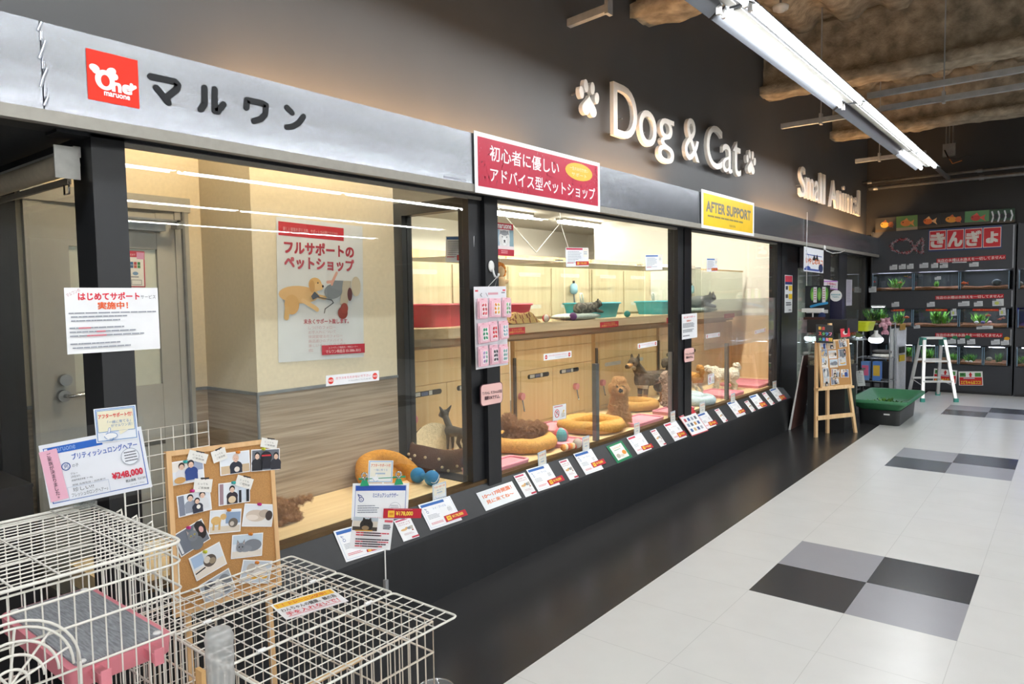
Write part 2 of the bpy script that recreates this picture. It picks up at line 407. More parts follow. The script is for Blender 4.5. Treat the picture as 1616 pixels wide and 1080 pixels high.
f_dark = floor_mat('charcoal_vinyl_tile', (52, 53, 56), False); f_grey = floor_mat('grey_vinyl_tile', (160, 160, 166), False)
# ================================================================ floor: one surface, tile colours laid in it
T, X0, Y0, XE = .45, -1.2614, 3.4833, -1.7036
blk = [Y0-3.2456, Y0, Y0+3.2456, Y0+6.4912]
mb = MB()
xs = [-7, XE, X0, X0+T, X0+2*T, 2.2, 2.2+T, 2.2+2*T, 12]; ys = sorted([-7, 12.3]+[y+k*T for y in blk for k in range(3)])
for i in range(len(xs)-1):
    for j in range(len(ys)-1):
        xc, yc = (xs[i]+xs[i+1])/2, (ys[j]+ys[j+1])/2; mt = f_white if xc > XE else f_black
        for y in blk:
            for cx0 in (X0, 2.2):
                if cx0 < xc < cx0+2*T and y < yc < y+2*T: mt = f_dark if (int((xc-cx0)//T)+int((yc-y)//T)) % 2 == 0 else f_grey
        mb.add([(xs[i], ys[j], 0), (xs[i+1], ys[j], 0), (xs[i+1], ys[j+1], 0), (xs[i], ys[j+1], 0)], [(0, 1, 2, 3)], mt)
struct('floor', mb, base=(0, 0, 0))
# ================================================================ outer shell
struct('wall_left', MB().box(-2.8, -2.62, -4, 12.5, 2.08, 4.3, m_wall))
m_back = M('dark_back_wall', (46, 44, 43), .6, var=.05, scale=3)
struct('wall_back', MB().box(-2.74, 12.2, 12.95, 13.1, 0, 4.3, m_back))
struct('wall_back_upper', MB().box(-2.74, 12.2, 12.3, 12.95, 2.4, 4.3, m_back))
m_far = M('pale_store_wall', (190, 188, 184), .7, var=.03)
struct('wall_right', MB().box(12, 12.2, -7, 13.1, 0, 4.3, m_far))
struct('wall_rear', MB().box(-7.2, 12.2, -7.2, -7, 0, 4.3, m_far))
struct('wall_far_left', MB().box(-7.2, -7, -7, 1.0, 0, 4.3, m_far))
# corrugated deck under sprayed fireproofing
mb = MB(); v = []; nx, ny = 320, 40; f = []
for i in range(nx+1):
    x = -2.74+14.94*i/nx
    for j in range(ny+1):
        y = -7+20*j/ny; v.append((x, y, 4.16+.05*max(-.6, min(.6, math.sin(x*2*math.pi/.42)))*1.5+.02*mnoise.noise(Vector((x*3, y*3, 0)))))
for i in range(nx):
    for j in range(ny): a = i*(ny+1)+j; f.append((a, a+1, a+ny+2, a+ny+1))
mb.add(v, f, m_spray, True); struct('ceiling', mb)
def lumpy_beam(n, x0, x1, y, z0, z1, w=.3):
    prof = [(0, 0), (w, 0), (w, .09), (w*.62, .12), (w*.62, z1-z0), (w*.38, z1-z0), (w*.38, .12), (0, .09)]
    pp = []
    for k in range(len(prof)):
        a, b = Vector(prof[k]), Vector(prof[(k+1) % len(prof)]); q = max(1, int((b-a).length/.05)); pp += [a+(b-a)*(i/q) for i in range(q)]
    mb = MB(); v = []; N_ = int((x1-x0)/.05)
    for i in range(N_+1):
        x = x0+(x1-x0)*i/N_
        for p in pp:
            q = Vector((x, y+p.x, z0+p.y)); d = .02*mnoise.noise(q*7)+.012*mnoise.noise(q*19)
            v.append((q.x+d*.5, q.y+d, q.z+.02*mnoise.noise(q*8+Vector((9, 9, 9)))+.008*mnoise.noise(q*23)))
    k = len(pp); f = [(a*k+i, a*k+(i+1) % k, (a+1)*k+(i+1) % k, (a+1)*k+i) for a in range(N_) for i in range(k)]
    f.append(tuple(range(k))); f.append(tuple(range(N_*k, N_*k+k))[::-1]); mb.add(v, f, m_spray, True)
    struct('trim_%d' % n, mb)
for i, y in enumerate((-.6, 2.05, 4.74, 7.47, 10.14)): lumpy_beam(10+i, -2.63, 12, y, 3.54, 4.2)
# ================================================================ shop front
struct('wall_front_base', MB().prism([(-2.4515, .9, 0), (-2.4515, .9, .335), (-2.64, .9, .335), (-2.64, .9, 0)], (0, YEND+.0-.9, 0), m_black))
mb = MB().prism([(-2.4475, .9, .325), (-2.4475, .9, .345), (-2.55, .9, .468), (-2.64, .9, .468), (-2.64, .9, .335), (-2.46, .9, .335)], (0, 8.04-.9, 0), m_ledge)
struct('trim_1', mb)
struct('trim_2', MB().box(-2.61, -2.552, 1.1, 8.0, .468, .488, m_track))
mb = MB().box(-2.70, -2.545, .999, 1.105, 0, 2.06, m_post)
struct('trim_3', mb)
struct('trim_4', MB().box(-2.64, -2.565, 2.868, 2.965, .47, 2.06, m_post).box(-2.64, -2.535, 2.967, 3.078, .44, 2.06, m_post))
struct('trim_5', MB().box(-2.64, -2.55, 5.398, 5.50, .46, 2.06, m_post).box(-2.64, -2.54, 5.502, 5.636, .44, 2.06, M('black_glossy_post', (22, 22, 24), .3)))
struct('trim_6', MB().box(-2.64, -2.55, 7.86, 7.98, .46, 2.06, m_post).box(-2.64, -2.54, 7.982, 8.16, 0, 2.06, m_post))
struct('wall_front_end', MB().box(-2.66, -2.6, 8.1, 8.75, 0, 2.06, m_post))
struct('trim_7', MB().box(-2.64, -2.545, .9, 12.19, 2.046, 2.075, m_post).box(-2.575, -2.555, 1.1, 8.0, 2.03, 2.046, m_lip))
# metal fascia box that stands off the wall, open on top for the cove light
mb = MB().box(-2.43, FXV, .825, 12.19, 2.0755, 2.3304, m_metal).box(-2.431, FXV+.001, -3, .82, 2.0755, 2.3304, m_metal)
mb.box(-2.62, -2.42, -3, 12.19, 2.055, 2.0755, m_post).box(-2.44, FXV+.004, -3, 12.19, 2.037, 2.0755, m_lip)
struct('trim_8', mb)
mb = MB()
for i in range(9):
    z = 2.085+i*.027; mb.cyl((-2.409, .822+.006*math.sin(i*2.2), z), (-2.409, .829+.006*math.sin(i*2.2+1), z+.028), .005, m_metal)
tag(mb.build('tape_strip'), 'crinkled silver tape over the seam left of the red logo on the metal fascia', 'tape')
for n, (a, b) in enumerate(((1.1, 2.84), (3.08, 5.39), (5.64, 7.85))):
    tag(MB().box(-2.588, -2.58, a, b, .488, 2.035, m_glass).build('window_%d' % (n+1)), kind='structure')
# ================================================================ left booth
zc = 2.75
struct('wall_booth_poster', MB().box(-3.2, -3.08, 1.9, 2.80, 1.05, zc, m_cream).box(-3.2, -3.082, 1.9, 2.80, 0, 1.05, m_wains))
struct('wall_booth_side', MB().box(-3.56, -3.2, 1.9, 2.0, 1.05, zc, m_cream).box(-3.56, -3.2, 1.902, 2.0, 0, 1.05, m_wains_x).box(-3.2, -3.081, 1.899, 1.9, 0, 1.05, m_wains_x).box(-3.2, -3.08, 1.899, 1.9, 1.05, zc, m_cream))
struct('trim_20', MB().box(-3.082, -3.072, 1.892, 2.8, 1.045, 1.06, m_steel).box(-3.56, -3.082, 1.892, 1.9, 1.045, 1.06, m_steel).box(-3.085, -3.074, 1.893, 1.903, .3, 1.05, m_steel))
struct('wall_booth_back', MB().box(-3.65, -3.55, 1.081, 1.12, 1.05, zc, m_cream).box(-3.65, -3.55, 1.82, 1.9, 1.05, zc, m_cream).box(-3.65, -3.55, 1.12, 1.82, 1.99, zc, m_cream).box(-3.65, -3.552, 1.081, 1.12, 0, 1.05, m_wains).box(-3.65, -3.552, 1.82, 1.9, 0, 1.05, m_wains))
struct('trim_21', MB().box(-3.552, -3.542, 1.081, 1.12, 1.045, 1.06, m_steel).box(-3.552, -3.542, 1.8, 1.9, 1.045, 1.06, m_steel))
m_door = M('grey_door_paint', (172, 170, 164), .45, var=.02)
d = struct('door_1', MB().box(-3.6, -3.52, 1.10, 1.17, 0, 2.0, m_door).box(-3.6, -3.52, 1.75, 1.82, 0, 2.0, m_door).box(-3.6, -3.515, 1.09, 1.83, 1.95, 2.02, m_door)
           .box(-3.6, -3.5, 1.78, 1.79, 0, 1.95, m_steel).box(-3.58, -3.53, 1.17, 1.75, .02, .52, m_door).box(-3.58, -3.53, 1.17, 1.75, .54, .8, m_door).box(-3.58, -3.53, 1.17, 1.75, .82, 1.1, m_door).box(-3.58, -3.53, 1.17, 1.75, 1.76, 1.95, m_door)
           .box(-3.6, -3.57, 1.17, 1.75, 0, 1.95, m_door).box(-3.579, -3.527, 1.17, 1.27, 0.004, 1.949, m_door).box(-3.579, -3.527, 1.66, 1.75, 0.004, 1.949, m_door), base=(-3.55, 1.46, 0))
MB().box(-3.565, -3.545, 1.27, 1.66, 1.1, 1.76, M('frosted_pane', (205, 208, 196), .3, var=.02)).build('pane', d)
def wl(o): return wloc(o)
p = P(102, 600, 'x', -3.52)
MB().cyl((-3.53, p.y, p.z), (-3.5, p.y, p.z), .026, m_steel, n=16).build('lock', d)
p = P(100, 625, 'x', -3.52)
MB().cyl((-3.53, p.y, p.z), (-3.5, p.y, p.z), .026, m_steel, n=16).tube([(-3.5, p.y, p.z), (-3.47, p.y+.01, p.z), (-3.465, p.y+.05, p.z+.002), (-3.465, p.y+.13, p.z+.004)], .009, m_chrome).build('handle', d)
MB().box(-3.53, -3.47, 1.43, 1.68, 1.845, 1.885, m_steel).box(-3.47, -3.44, 1.45, 1.74, 1.89, 1.9, m_steel).box(-3.5, -3.44, 1.72, 1.75, 1.86, 1.9, m_steel).build('door_closer', d)
struct('booth_floor_left', MB().box(-3.08, -2.555, 1.05, 2.9, .4, ZF, m_birchf))
struct('ceiling_booth_left', MB().box(-3.65, -2.64, 1.0, 2.9, 2.75, 2.8, m_cream))
# side window of the booth with its black post
sd = P(10, 400, 'y', 1.03)
tag(MB().box(-3.545, -2.70, 1.045, 1.053, 0.3, 2.0, m_glass).build('window_4'), kind='structure')
struct('trim_22', MB().box(-3.68, -3.545, .98, 1.08, 0, 2.06, m_post).box(-3.545, -2.70, 1.0, 1.08, 0, .3, m_post).box(-3.545, -2.70, 1.0, 1.08, 1.99, 2.06, m_post))
struct('ceiling_canopy', MB().box(-7, -2.62, -4, 1.04, 2.075, 2.115, M('dark_soffit', (58, 62, 66), .6)))
struct('wall_canopy_left', MB().box(-7, -3.68, 1.0, 1.08, 0, 2.07, m_post))
# ================================================================ partition between the booths
struct('trim_23', MB().box(-3.27, -3.1, 2.88, 2.96, .44, 2.06, m_post).box(-3.1, -2.64, 2.88, 2.96, 1.985, 2.05, m_post).box(-3.1, -2.6, 2.86, 2.98, .44, .484, m_post))
tag(MB().box(-3.1, -2.64, 2.915, 2.923, .484, 1.985, m_glass).build('window_5'), kind='structure')
# ================================================================ long dog booth and the room behind it
YE = 8.62
struct('booth_floor', MB().box(-3.36, -2.555, 2.9, 8.0, .4, ZF, m_birchf).box(-3.36, -2.67, 8.0, YE, .4, ZF, m_birchf))
struct('wall_room_back', MB().box(-6.55, -6.44, 2.0, 10.3, 0, 2.9, m_white_wall))
struct('wall_room_left', MB().box(-6.44, -3.2, 2.5, 2.62, 0, 2.9, m_white_wall))
struct('wall_room_end', MB().box(-5.34, -2.64, YE, YE+.1, 1.24, 2.9, m_white_wall).box(-5.34, -2.64, YE+.002, YE+.1, 0, 1.24, m_birch2))
struct('wall_room_far', MB().box(-6.44, -5.2, 10.2, 10.3, 0, 2.9, m_white_wall))
struct('ceiling_room', MB().box(-6.44, -4.3, 2.62, 10.2, 2.53, 2.58, m_white_wall).box(-4.32, -2.64, 2.62, YE, 2.75, 2.8, m_white_wall).box(-4.32, -4.28, 2.62, YE, 2.53, 2.8, m_white_wall))
# ================================================================ lamps
def lamp_fixture(label, x, y0, y1, z, left=True, right=True, group=None):
    L_ = y1-y0; r = thing('ceiling_light', label, 'light', (x, y0, z+.02), group)
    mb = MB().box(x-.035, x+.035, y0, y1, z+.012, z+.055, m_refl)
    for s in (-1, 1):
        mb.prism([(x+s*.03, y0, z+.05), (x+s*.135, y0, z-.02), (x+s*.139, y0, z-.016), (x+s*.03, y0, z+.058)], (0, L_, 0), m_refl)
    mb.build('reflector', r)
    MB().box(x-.02, x+.02, y0+.02, y1-.02, z+.006, z+.014, M('lamp_slot', (120, 118, 112), .5)).build('slot_cover', r)
    for s, on in ((-1, left), (1, right)):
        for yy in (y0+.008, y1-.032): MB().box(x+s*.072-.012, x+s*.072+.012, yy, yy+.024, z-.022, z+.04, m_white).build('lamp_holder', r)
        if on: MB().cyl((x+s*.072, y0+.03, z), (x+s*.072, y1-.03, z), .0165, m_tube, n=10).build('tube', r)
    return r
XL, ZT = -1.45, 3.0
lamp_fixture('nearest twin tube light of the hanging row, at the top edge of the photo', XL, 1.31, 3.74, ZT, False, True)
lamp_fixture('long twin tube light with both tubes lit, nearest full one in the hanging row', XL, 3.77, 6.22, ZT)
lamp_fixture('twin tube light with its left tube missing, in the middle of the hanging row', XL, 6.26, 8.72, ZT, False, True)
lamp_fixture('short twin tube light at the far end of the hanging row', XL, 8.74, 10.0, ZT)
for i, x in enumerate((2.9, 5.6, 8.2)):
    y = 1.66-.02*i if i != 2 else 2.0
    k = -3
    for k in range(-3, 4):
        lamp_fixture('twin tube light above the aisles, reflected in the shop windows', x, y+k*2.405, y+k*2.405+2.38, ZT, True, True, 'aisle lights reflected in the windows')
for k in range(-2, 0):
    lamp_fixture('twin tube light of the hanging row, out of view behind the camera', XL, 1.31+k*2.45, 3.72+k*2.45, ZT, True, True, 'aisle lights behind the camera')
tag(MB().box(XL-.02, XL+.02, 1.0, 11.75, ZT+.06, ZT+.1, m_steel).build('lamp_rail'), 'long steel rail that carries the hanging row of tube lights', 'rail')
def booth_light(label, x, y0, y1, z, group=None, w=.05, r=.016, mt=None):
    t = thing('ceiling_light', label, 'light', (x, y0, z), group)
    MB().box(x-w, x+w, y0, y1, z-.03, z, m_white).build('reflector', t)
    for s in (-.6, .6): MB().cyl((x+s*w, y0+.02, z-.045), (x+s*w, y1-.02, z-.045), r, mt or m_tubeb, n=8).build('tube', t)
booth_light('tube light on the white ceiling behind the cages, the left one of two', -5.3, 5.86, 7.06, 2.53, w=.07, r=.02, mt=m_tuber)
booth_light('tube light on the white ceiling behind the cages, the right one of two', -5.3, 7.72, 8.92, 2.53, w=.07, r=.02, mt=m_tuber)
booth_light('unseen tube light added at the ceiling to brighten the long booth', -2.95, 3.2, 5.3, 2.75, 'added booth ceiling lights')  # this pair is added out of sight to lift the booth brightness
booth_light('unseen tube light added at the ceiling to brighten the long booth', -2.95, 5.7, 7.9, 2.75, 'added booth ceiling lights')
booth_light('unseen warm tube light added at the ceiling of the left booth', -2.85, 1.3, 2.6, 2.75, mt=m_tubel)  # added lamp, out of sight, to light the left booth warmly
for i, (a, b) in enumerate(((1.45, 3.5), (4.0, 5.2), (7.2, 9.2), (9.6, 11.0), (11.2, 12.1))):
    t = thing('cove_light', 'warm tube lying hidden on top of the metal fascia', 'light', (-2.5, a, 2.0755), 'cove lights on the fascia')
    MB().box(-2.53, -2.47, a, b, 2.0755, 2.225, m_white).build('batten', t); MB().cyl((-2.5, a+.02, 2.25), (-2.5, b-.02, 2.25), .012, m_tubec).build('tube', t)
# ================================================================ rails, rods and pipes under the ceiling
def channel(label, p0, p1, h=.042, w=.042, rods=()):
    p0, p1 = Vector(p0), Vector(p1); t = thing('ceiling_channel', label, 'rail', p0)
    d = (p1-p0); mb = MB(); c = (p0+p1)/2; up = Vector((0, 0, 1)); s = d.normalized().cross(up)
    mb.obox(c, d/2, s*w/2, up*.004, m_galv)
    for q in (-1, 1): mb.obox(c+s*(q*w/2)+up*h/2, d/2, s*.0015, up*h/2, m_galv)
    mb.build('channel', t)
    for f in rods:
        q = p0+d*f; MB().cyl(q+up*.0, (q.x, q.y, 4.15), .006, m_galv).build('hanger_rod', t)
        MB().obox(q+up*.03, d.normalized()*.012, s*.03, up*.05, m_galv).build('clamp', t)
a = P(1383, 153, 'z', 3.16); channel('nearer steel channel crossing above the tube lights toward the right edge', (-1.45, a.y, 3.16), (3.5, a.y, 3.16), rods=(.32, .7))
a = P(1410, 172, 'z', 3.16); channel('farther steel channel crossing above the tube lights just behind another channel', (-1.45, a.y, 3.16), (3.5, a.y, 3.16), rods=(.1, .55))
a = P(1290, 194, 'z', 3.1); channel('steel channel reaching left from the tube lights toward the dark wall', (P(1233, 202, 'y', a.y).x, a.y, 3.1), (-1.42, a.y, 3.1), rods=(.42,))
a = P(1400, 251, 'z', 3.1); channel('thin steel channel reaching left from the far end of the tube lights', (P(1350, 257, 'y', a.y).x, a.y, 3.1), (-1.42, a.y, 3.1), rods=(.35,))
a, b = P(905, 40, 'x', -2.3), P(965, 15, 'x', -1.9)
a = P(905, 41, 'z', 3.24); a2 = P(963, 17, 'y', a.y)
channel('short steel bracket sticking out of the dark wall at the top of the photo', (a.x-.1, a.y, a.z), (a2.x, a.y, a2.z), rods=(.97,))
for nm, lab, q0, q1, yy, rad in (('pipe', 'upper thin pipe running along the dark back wall under the ceiling', (1361, 289), (1616, 262), 12.0, .02), ('pipe', 'lower bright pipe running along the dark back wall under the ceiling', (1371, 298), (1616, 273), 11.9, .028)):
    a, b = P(*q0, 'y', yy), P(*q1, 'y', yy); b = a+(b-a)*2.5; b.z = a.z
    mb = MB().tube([a, b], rad, m_steel, 10)
    for f in (.02, .3, .6): q = a+(b-a)*f; mb.cyl(q-Vector((.03, 0, 0)), q+Vector((.03, 0, 0)), rad*1.25, m_steel, n=10)
    tag(mb.build(nm), lab, 'pipe')
a = P(1498, 237, 'y', 11.6); t = thing('junction_box', 'grey electrical box with loose cables hanging near the far end of the light row', 'electrical box', a)
MB().obox(a, (.075, 0, 0), (0, .03, 0), (0, 0, .085), m_steel).build('box', t)
for s in (-.04, 0, .04): MB().cyl((a.x+s, a.y, a.z+.08), (a.x+s, a.y, 4.15), .006, m_steel).build('conduit', t)
MB().tube([a+Vector((-.05, -.04, 0)), a+Vector((.0, -.08, -.12)), a+Vector((.1, -.06, -.15)), a+Vector((.22, -.05, -.1)), a+Vector((.28, -.05, -.14))], .009, M('black_rubber', (30, 28, 27))).tube([a+Vector((-.03, -.04, -.05)), a+Vector((.05, -.06, -.2)), a+Vector((.16, -.05, -.17))], .007, M('orange_cable', (190, 110, 50))).build('cable', t)
a = P(1232, 12, 'z', 3.85); t = thing('smoke_detector', 'round white smoke detector hanging beside the tube lights', 'smoke detector', a)
MB().lathe([(0, -.035), (.03, -.035), (.035, -.02), (.06, -.018), (.065, .01), (.05, .02), (0, .02)], a, m_white, 20).build('head', t); MB().cyl(a+Vector((0, 0, .02)), (a.x, a.y, 4.15), .01, m_steel).build('stem', t)
# ================================================================ signs on the fascia and the dark wall
FX = ('x', FXV+.0015)
RED, DRED, ORG, BLU, NAVY, YEL, INK = 'd42a22', 'b3283a', 'e0602a', '2f62b8', '24407e', 'f0c23c', '3a3b40'
s = psheet([(136.5, 76), (218, 95.5), (219, 172), (138, 155.5)], FX, paper='e2301e', t=.001, rough=.3)
W_ = 'f4f2f0'
s.ell(.14, .36, .10, .075, W_, .25); s.ell(.46, .36, .10, .075, W_, -.5); s.ell(.06+.1, .40, .07, .07, W_); s.ell(.52, .45, .07, .07, W_)
s.ell(.33, .56, .19, .2, W_, n=28); s.ell(.335, .57, .085, .115, 'e2301e')
s.text('ne', .47, .66, .17, W_, bold=.045, fit=.37)
s.circ(.845, .545, .036, W_); s.circ(.915, .575, .036, W_); s.poly([(.812, .56), (.88, .54), (.948, .595), (.835, .68)], W_)
s.text('maruone', .30, .83, .075, W_, bold=.03, fit=.5)
s.build('logo_sign', 'square red sign with a white eared ring logo, on the metal fascia', 'sign')
# four rounded black letters on the metal
t4 = thing('fascia_lettering', 'four rounded black characters on the metal fascia beside the red logo', 'lettering', P(234, 150, *FX))
BK = '15161a'
for sts in ([[(238, 121), (276, 129), (281, 134), (279, 141), (262, 155)], [(247, 139), (266, 162)]],
           [[(323, 139), (323, 164), (317, 173)], [(339, 141), (339, 175), (344, 176), (353, 165)]],
           [[(389, 170), (390, 158), (414, 163), (420, 166), (419, 180), (412, 188), (401, 191)]],
           [[(453, 170), (461, 178)], [(453, 201), (462, 200), (472, 194), (479, 184)]]):
    q = [P(*k, *FX) for st in sts for k in st]; ya, yb = min(k.y for k in q), max(k.y for k in q)
    s = Sheet(Vector((FX[1], ya, 2.30)), Vector((FX[1], yb, 2.30)), Vector((FX[1], yb, 2.09)), Vector((FX[1], ya, 2.09)), paper=None, t=.0005)
    for st in sts:
        s.stroke([((P(*k, *FX).y-ya)/(yb-ya), (2.30-P(*k, *FX).z)/.21) for k in st], .108, BK)
    s.build('character', parent=t4)
# red advice sign
s = psheet([(749.6, 207), (947, 258), (945, 335), (747, 303)], ('x', FXV+.008), t=.003)
s.rect(.02, .075, .98, .885, 'b92440'); r = random.Random(3)
for i in range(150):
    x, y = .02+.96*(r.random()**1.5 if i % 2 else 1-r.random()**3), .09+.76*r.random(); s.rect(x, y, min(.98, x+r.uniform(.002, .007)), min(.88, y+r.uniform(.008, .05)), 'cf7f90', True)
s.text('初心者に優しい', .10, .30, .25, 'f7eef0', bold=.012, fit=.52)
s.text('アドバイス型ペットショップ', .10, .66, .24, 'f7eef0', bold=.012, fit=.85)
s.ell(.80, .28, .125, .17, 'e8b53c'); s.text('一生のお付き合い', .80, .23, .07, 'f6e6c0', 'c', fit=.17); s.text('サポート', .80, .34, .07, 'f6e6c0', 'c', fit=.14)
s.build('banner', 'wide dark red sign with white writing and a yellow oval', 'sign')
s = psheet([(1108, 299), (1190.5, 321), (1188.5, 373), (1105, 359)], ('x', FXV+.008), t=.003)
s.rect(.03, .08, .97, .92, 'f2c62e'); s.text('AFTER SUPPORT', .5, .41, .27, '77756c', 'c', bold=.04, fit=.84)
s.lines(.1, .63, .95, .70, 1, '8a7d4a', .7); s.text('maruone', .55, .82, .06, '77704e', 'c')
s.build('banner', 'yellow sign reading AFTER SUPPORT on the metal fascia', 'sign')
s = psheet([(700, 277), (736, 284), (736, 287.5), (700, 280.5)], FX, paper='b9bcc4', t=.0005); s.lines(.05, .2, .95, .9, 1, '8f939c', .7)
s.build('maker_label', 'tiny grey label strip at the lower edge of the metal fascia', 'label')
# solid letters on the dark wall
m_let = M('warm_white_letter', (236, 230, 222), .45, var=.02)
def wallpt(x, y, X=-2.56): return P(x, y, 'x', X)
def letters(body, xs, base, hs, label, X=-2.57, dep=.03):
    t = thing('wall_lettering', label, 'sign', wallpt(xs[0][0], 250))
    for ch, (xa, xb), h in zip(body, xs, hs):
        ya, yb = wallpt(xa, 250, X+dep).y, wallpt(xb, 250, X+dep).y; desc = .085 if ch == 'g' else 0
        extr_text(ch, (X, ya, base-desc), (0, 1, 0), (0, 0, 1), h, yb-ya, dep, m_let, bold=.008).cyl((-2.621, (ya+yb)/2, base+h*.4), (X, (ya+yb)/2, base+h*.4), .006, m_steel).build('letter', t)
    return t
letters('Dog&Cat', [(969, 1006), (1009, 1036.5), (1039, 1064), (1081, 1104), (1115.5, 1140), (1140.5, 1156), (1157, 1169.5)], 2.615, [.365, .262, .345, .345, .375, .255, .32], 'raised white letters reading Dog & Cat on the dark wall')
letters('SmallAnimal', [(1263, 1272), (1273, 1285), (1286.5, 1293), (1295, 1298), (1300, 1303.5), (1311, 1322), (1323.5, 1330), (1332, 1334.5), (1336, 1347.5), (1349, 1355), (1356, 1359)], 2.627, [.35, .25, .25, .37, .37, .35, .25, .34, .25, .25, .37], 'raised white letters reading Small Animal on the dark wall')
def paw(label, x0, x1, y0, y1):
    a, b = wallpt(x0, y0, -2.54), wallpt(x1, y1, -2.54); zc0 = wallpt((x0+x1)/2, y1, -2.54).z; zt = wallpt((x0+x1)/2, y0, -2.54).z
    w, h = b.y-a.y, zt-zc0; t = thing('paw_emblem', label, 'sign', (-2.57, (a.y+b.y)/2, zc0))
    def sh(pts, nm):
        MB().prism([(-2.57, a.y+w*x, zc0+h*y) for x, y in pts], (.03, 0, 0), m_let).cyl((-2.621, a.y+w*sum(p[0] for p in pts)/len(pts), zc0+h*sum(p[1] for p in pts)/len(pts)), (-2.57, a.y+w*sum(p[0] for p in pts)/len(pts), zc0+h*sum(p[1] for p in pts)/len(pts)), .006, m_steel).build(nm, t)
    hp = []
    for i in range(36):
        q = 2*math.pi*i/36; hx = 16*math.sin(q)**3; hy = 13*math.cos(q)-5*math.cos(2*q)-2*math.cos(3*q)-math.cos(4*q); hp.append((.5+hx/16*.36, .3-hy/17*.33))
    sh(hp, 'pad')
    for cx, cy0, rx, ry, ro in ((.12, .62, .11, .16, .2), (.34, .84, .11, .17, .1), (.66, .84, .11, .17, -.1), (.88, .62, .11, .16, -.2)):
        sh([(cx+rx*math.cos(q)*math.cos(ro)-ry*math.sin(q)*math.sin(ro), cy0+rx*math.cos(q)*math.sin(ro)*1+ry*math.sin(q)*math.cos(ro)) for q in [2*math.pi*i/20 for i in range(20)]], 'toe')
paw('large raised white paw print left of the big letters on the dark wall', 914, 946, 128, 187)
paw('small raised white paw print right of the big letters on the dark wall', 1178, 1193, 238, 277)
# ================================================================ stickers and sheets on the posts and windows
s = psheet([(100, 455), (249, 454), (252, 551), (107, 559)], ('x', -2.540), t=.001)
s.text('マルワンの', .02, .12, .05, 'c58a94', rot=-.45, fit=.15); s.text('はじめてサポート', .135, .13, .115, 'dd3547', bold=.035, fit=.65); s.text('サービス', .80, .145, .06, '555a66', fit=.17)
s.text('実施中！', .33, .275, .11, 'e8622c', bold=.03, fit=.32)
for y, x0, x1 in ((.375, .03, .97), (.43, .05, .64), (.49, .05, .56), (.60, .03, .6), (.66, .03, .73), (.72, .03, .82), (.84, .03, .55), (.90, .05, .66)): s.lines(x0, y, x1, y+.045, 1, '969aa4', .45, int(y*100), 0)
s.lines(.12, .60, .28, .645, 1, 'd77784', .5); s.lines(.30, .66, .42, .705, 1, 'd77784', .5); s.lines(.2, .72, .46, .765, 1, 'd77784', .5)
s.build('support_notice', 'white notice with red heading taped across the near corner post', 'notice')
m_pk = 'f3c6c0'
for px, lab in (([(757, 607), (793, 603), (793.5, 636), (759, 642)], 'pink rounded plate with black writing on the second post'), ([(1079, 550), (1095, 548.5), (1096, 570), (1080, 573)], 'pink rounded plate with black writing on the third post')):
    c = [P(*q, 'x', -2.533) for q in px]; cc = sum(c, Vector())/4; w = (c[1].y-c[0].y+c[2].y-c[3].y)/2; h = (c[0].z-c[3].z+c[1].z-c[2].z)/2
    s = Sheet(*c, paper=None, t=.003); 
    def rr(sx, sy, r, k=5):
        o = []
        for qx, qz, a0 in ((1, 1, 0), (-1, 1, 90), (-1, -1, 180), (1, -1, 270)):
            for i in range(k+1): t_ = math.radians(a0+90*i/k); o.append((cc.x, cc.y+qx*(sx/2-r)+r*math.cos(t_), cc.z+qz*(sy/2-r)+r*math.sin(t_)))
        return o
    s.mb.prism(rr(w, h, .025), (-.0025, 0, 0), ink('5a3440')); s.mb.prism([(p[0]+.0018, p[1], p[2]) for p in rr(w*.94, h*.94, .022)], (-.0022, 0, 0), ink(m_pk))
    s.lay = 3; s.text('ワンちゃん、ネコちゃんの写真', .5, .42, .15, '4a3038', 'c', bold=.02, fit=.86); s.text('撮影OKですよ。', .5, .65, .17, '4a3038', 'c', bold=.03, fit=.68)
    s.build('pink_plate', lab, 'sign')
s = psheet([(1076, 496), (1100, 494.5), (1100, 532), (1076, 537)], ('x', -2.535), t=.001)
s.text('はじめてサポート', .12, .13, .08, 'd8485a', bold=.02, fit=.75); s.text('実施中！', .3, .28, .08, 'e07048', bold=.02, fit=.3); s.lines(.05, .37, .9, .56, 4, '70747e', .5, 4); s.lines(.05, .62, .8, .75, 3, '70747e', .5, 6); s.lines(.05, .85, .6, .92, 1, '70747e', .5)
s.build('support_notice', 'small white notice with red heading on the third post', 'notice')
def no_sticker(px, lab, X=-2.572):
    s = psheet(px, ('x', X), t=.0008)
    for x in (.085, .915): s.circ(x, .52, .32, 'df3b30'); s.text('NO!', x, .52, .2, 'f8e8e4', 'c', bold=.03)
    s.text('ガラスをたたかないで下さい', .17, .36, .24, 'd8586a', fit=.66); s.text('ワンちゃんがびっくりしてしまいます', .40, .70, .16, '6d7078', fit=.44)
    return s.build('window_sticker', lab, 'sticker')
no_sticker([(514, 593), (598, 585), (598, 600.5), (514.5, 610)], 'white strip sticker with two red discs on the first window')
no_sticker([(858, 559), (901.5, 554), (902, 564), (857.5, 569.5)], 'white strip sticker with two red discs on the left of the second window')
no_sticker([(1006, 543), (1036.5, 538), (1037, 545.5), (1006.5, 551)], 'white strip sticker with two red discs near the third post, left of it')
no_sticker([(1114, 528), (1136, 524.5), (1136, 531.5), (1114, 534.5)], 'white strip sticker with two red discs in the middle of the third window')
no_sticker([(1191, 522), (1208, 518), (1208, 523), (1191, 528)], 'white strip sticker with two red discs low on the frosted film')
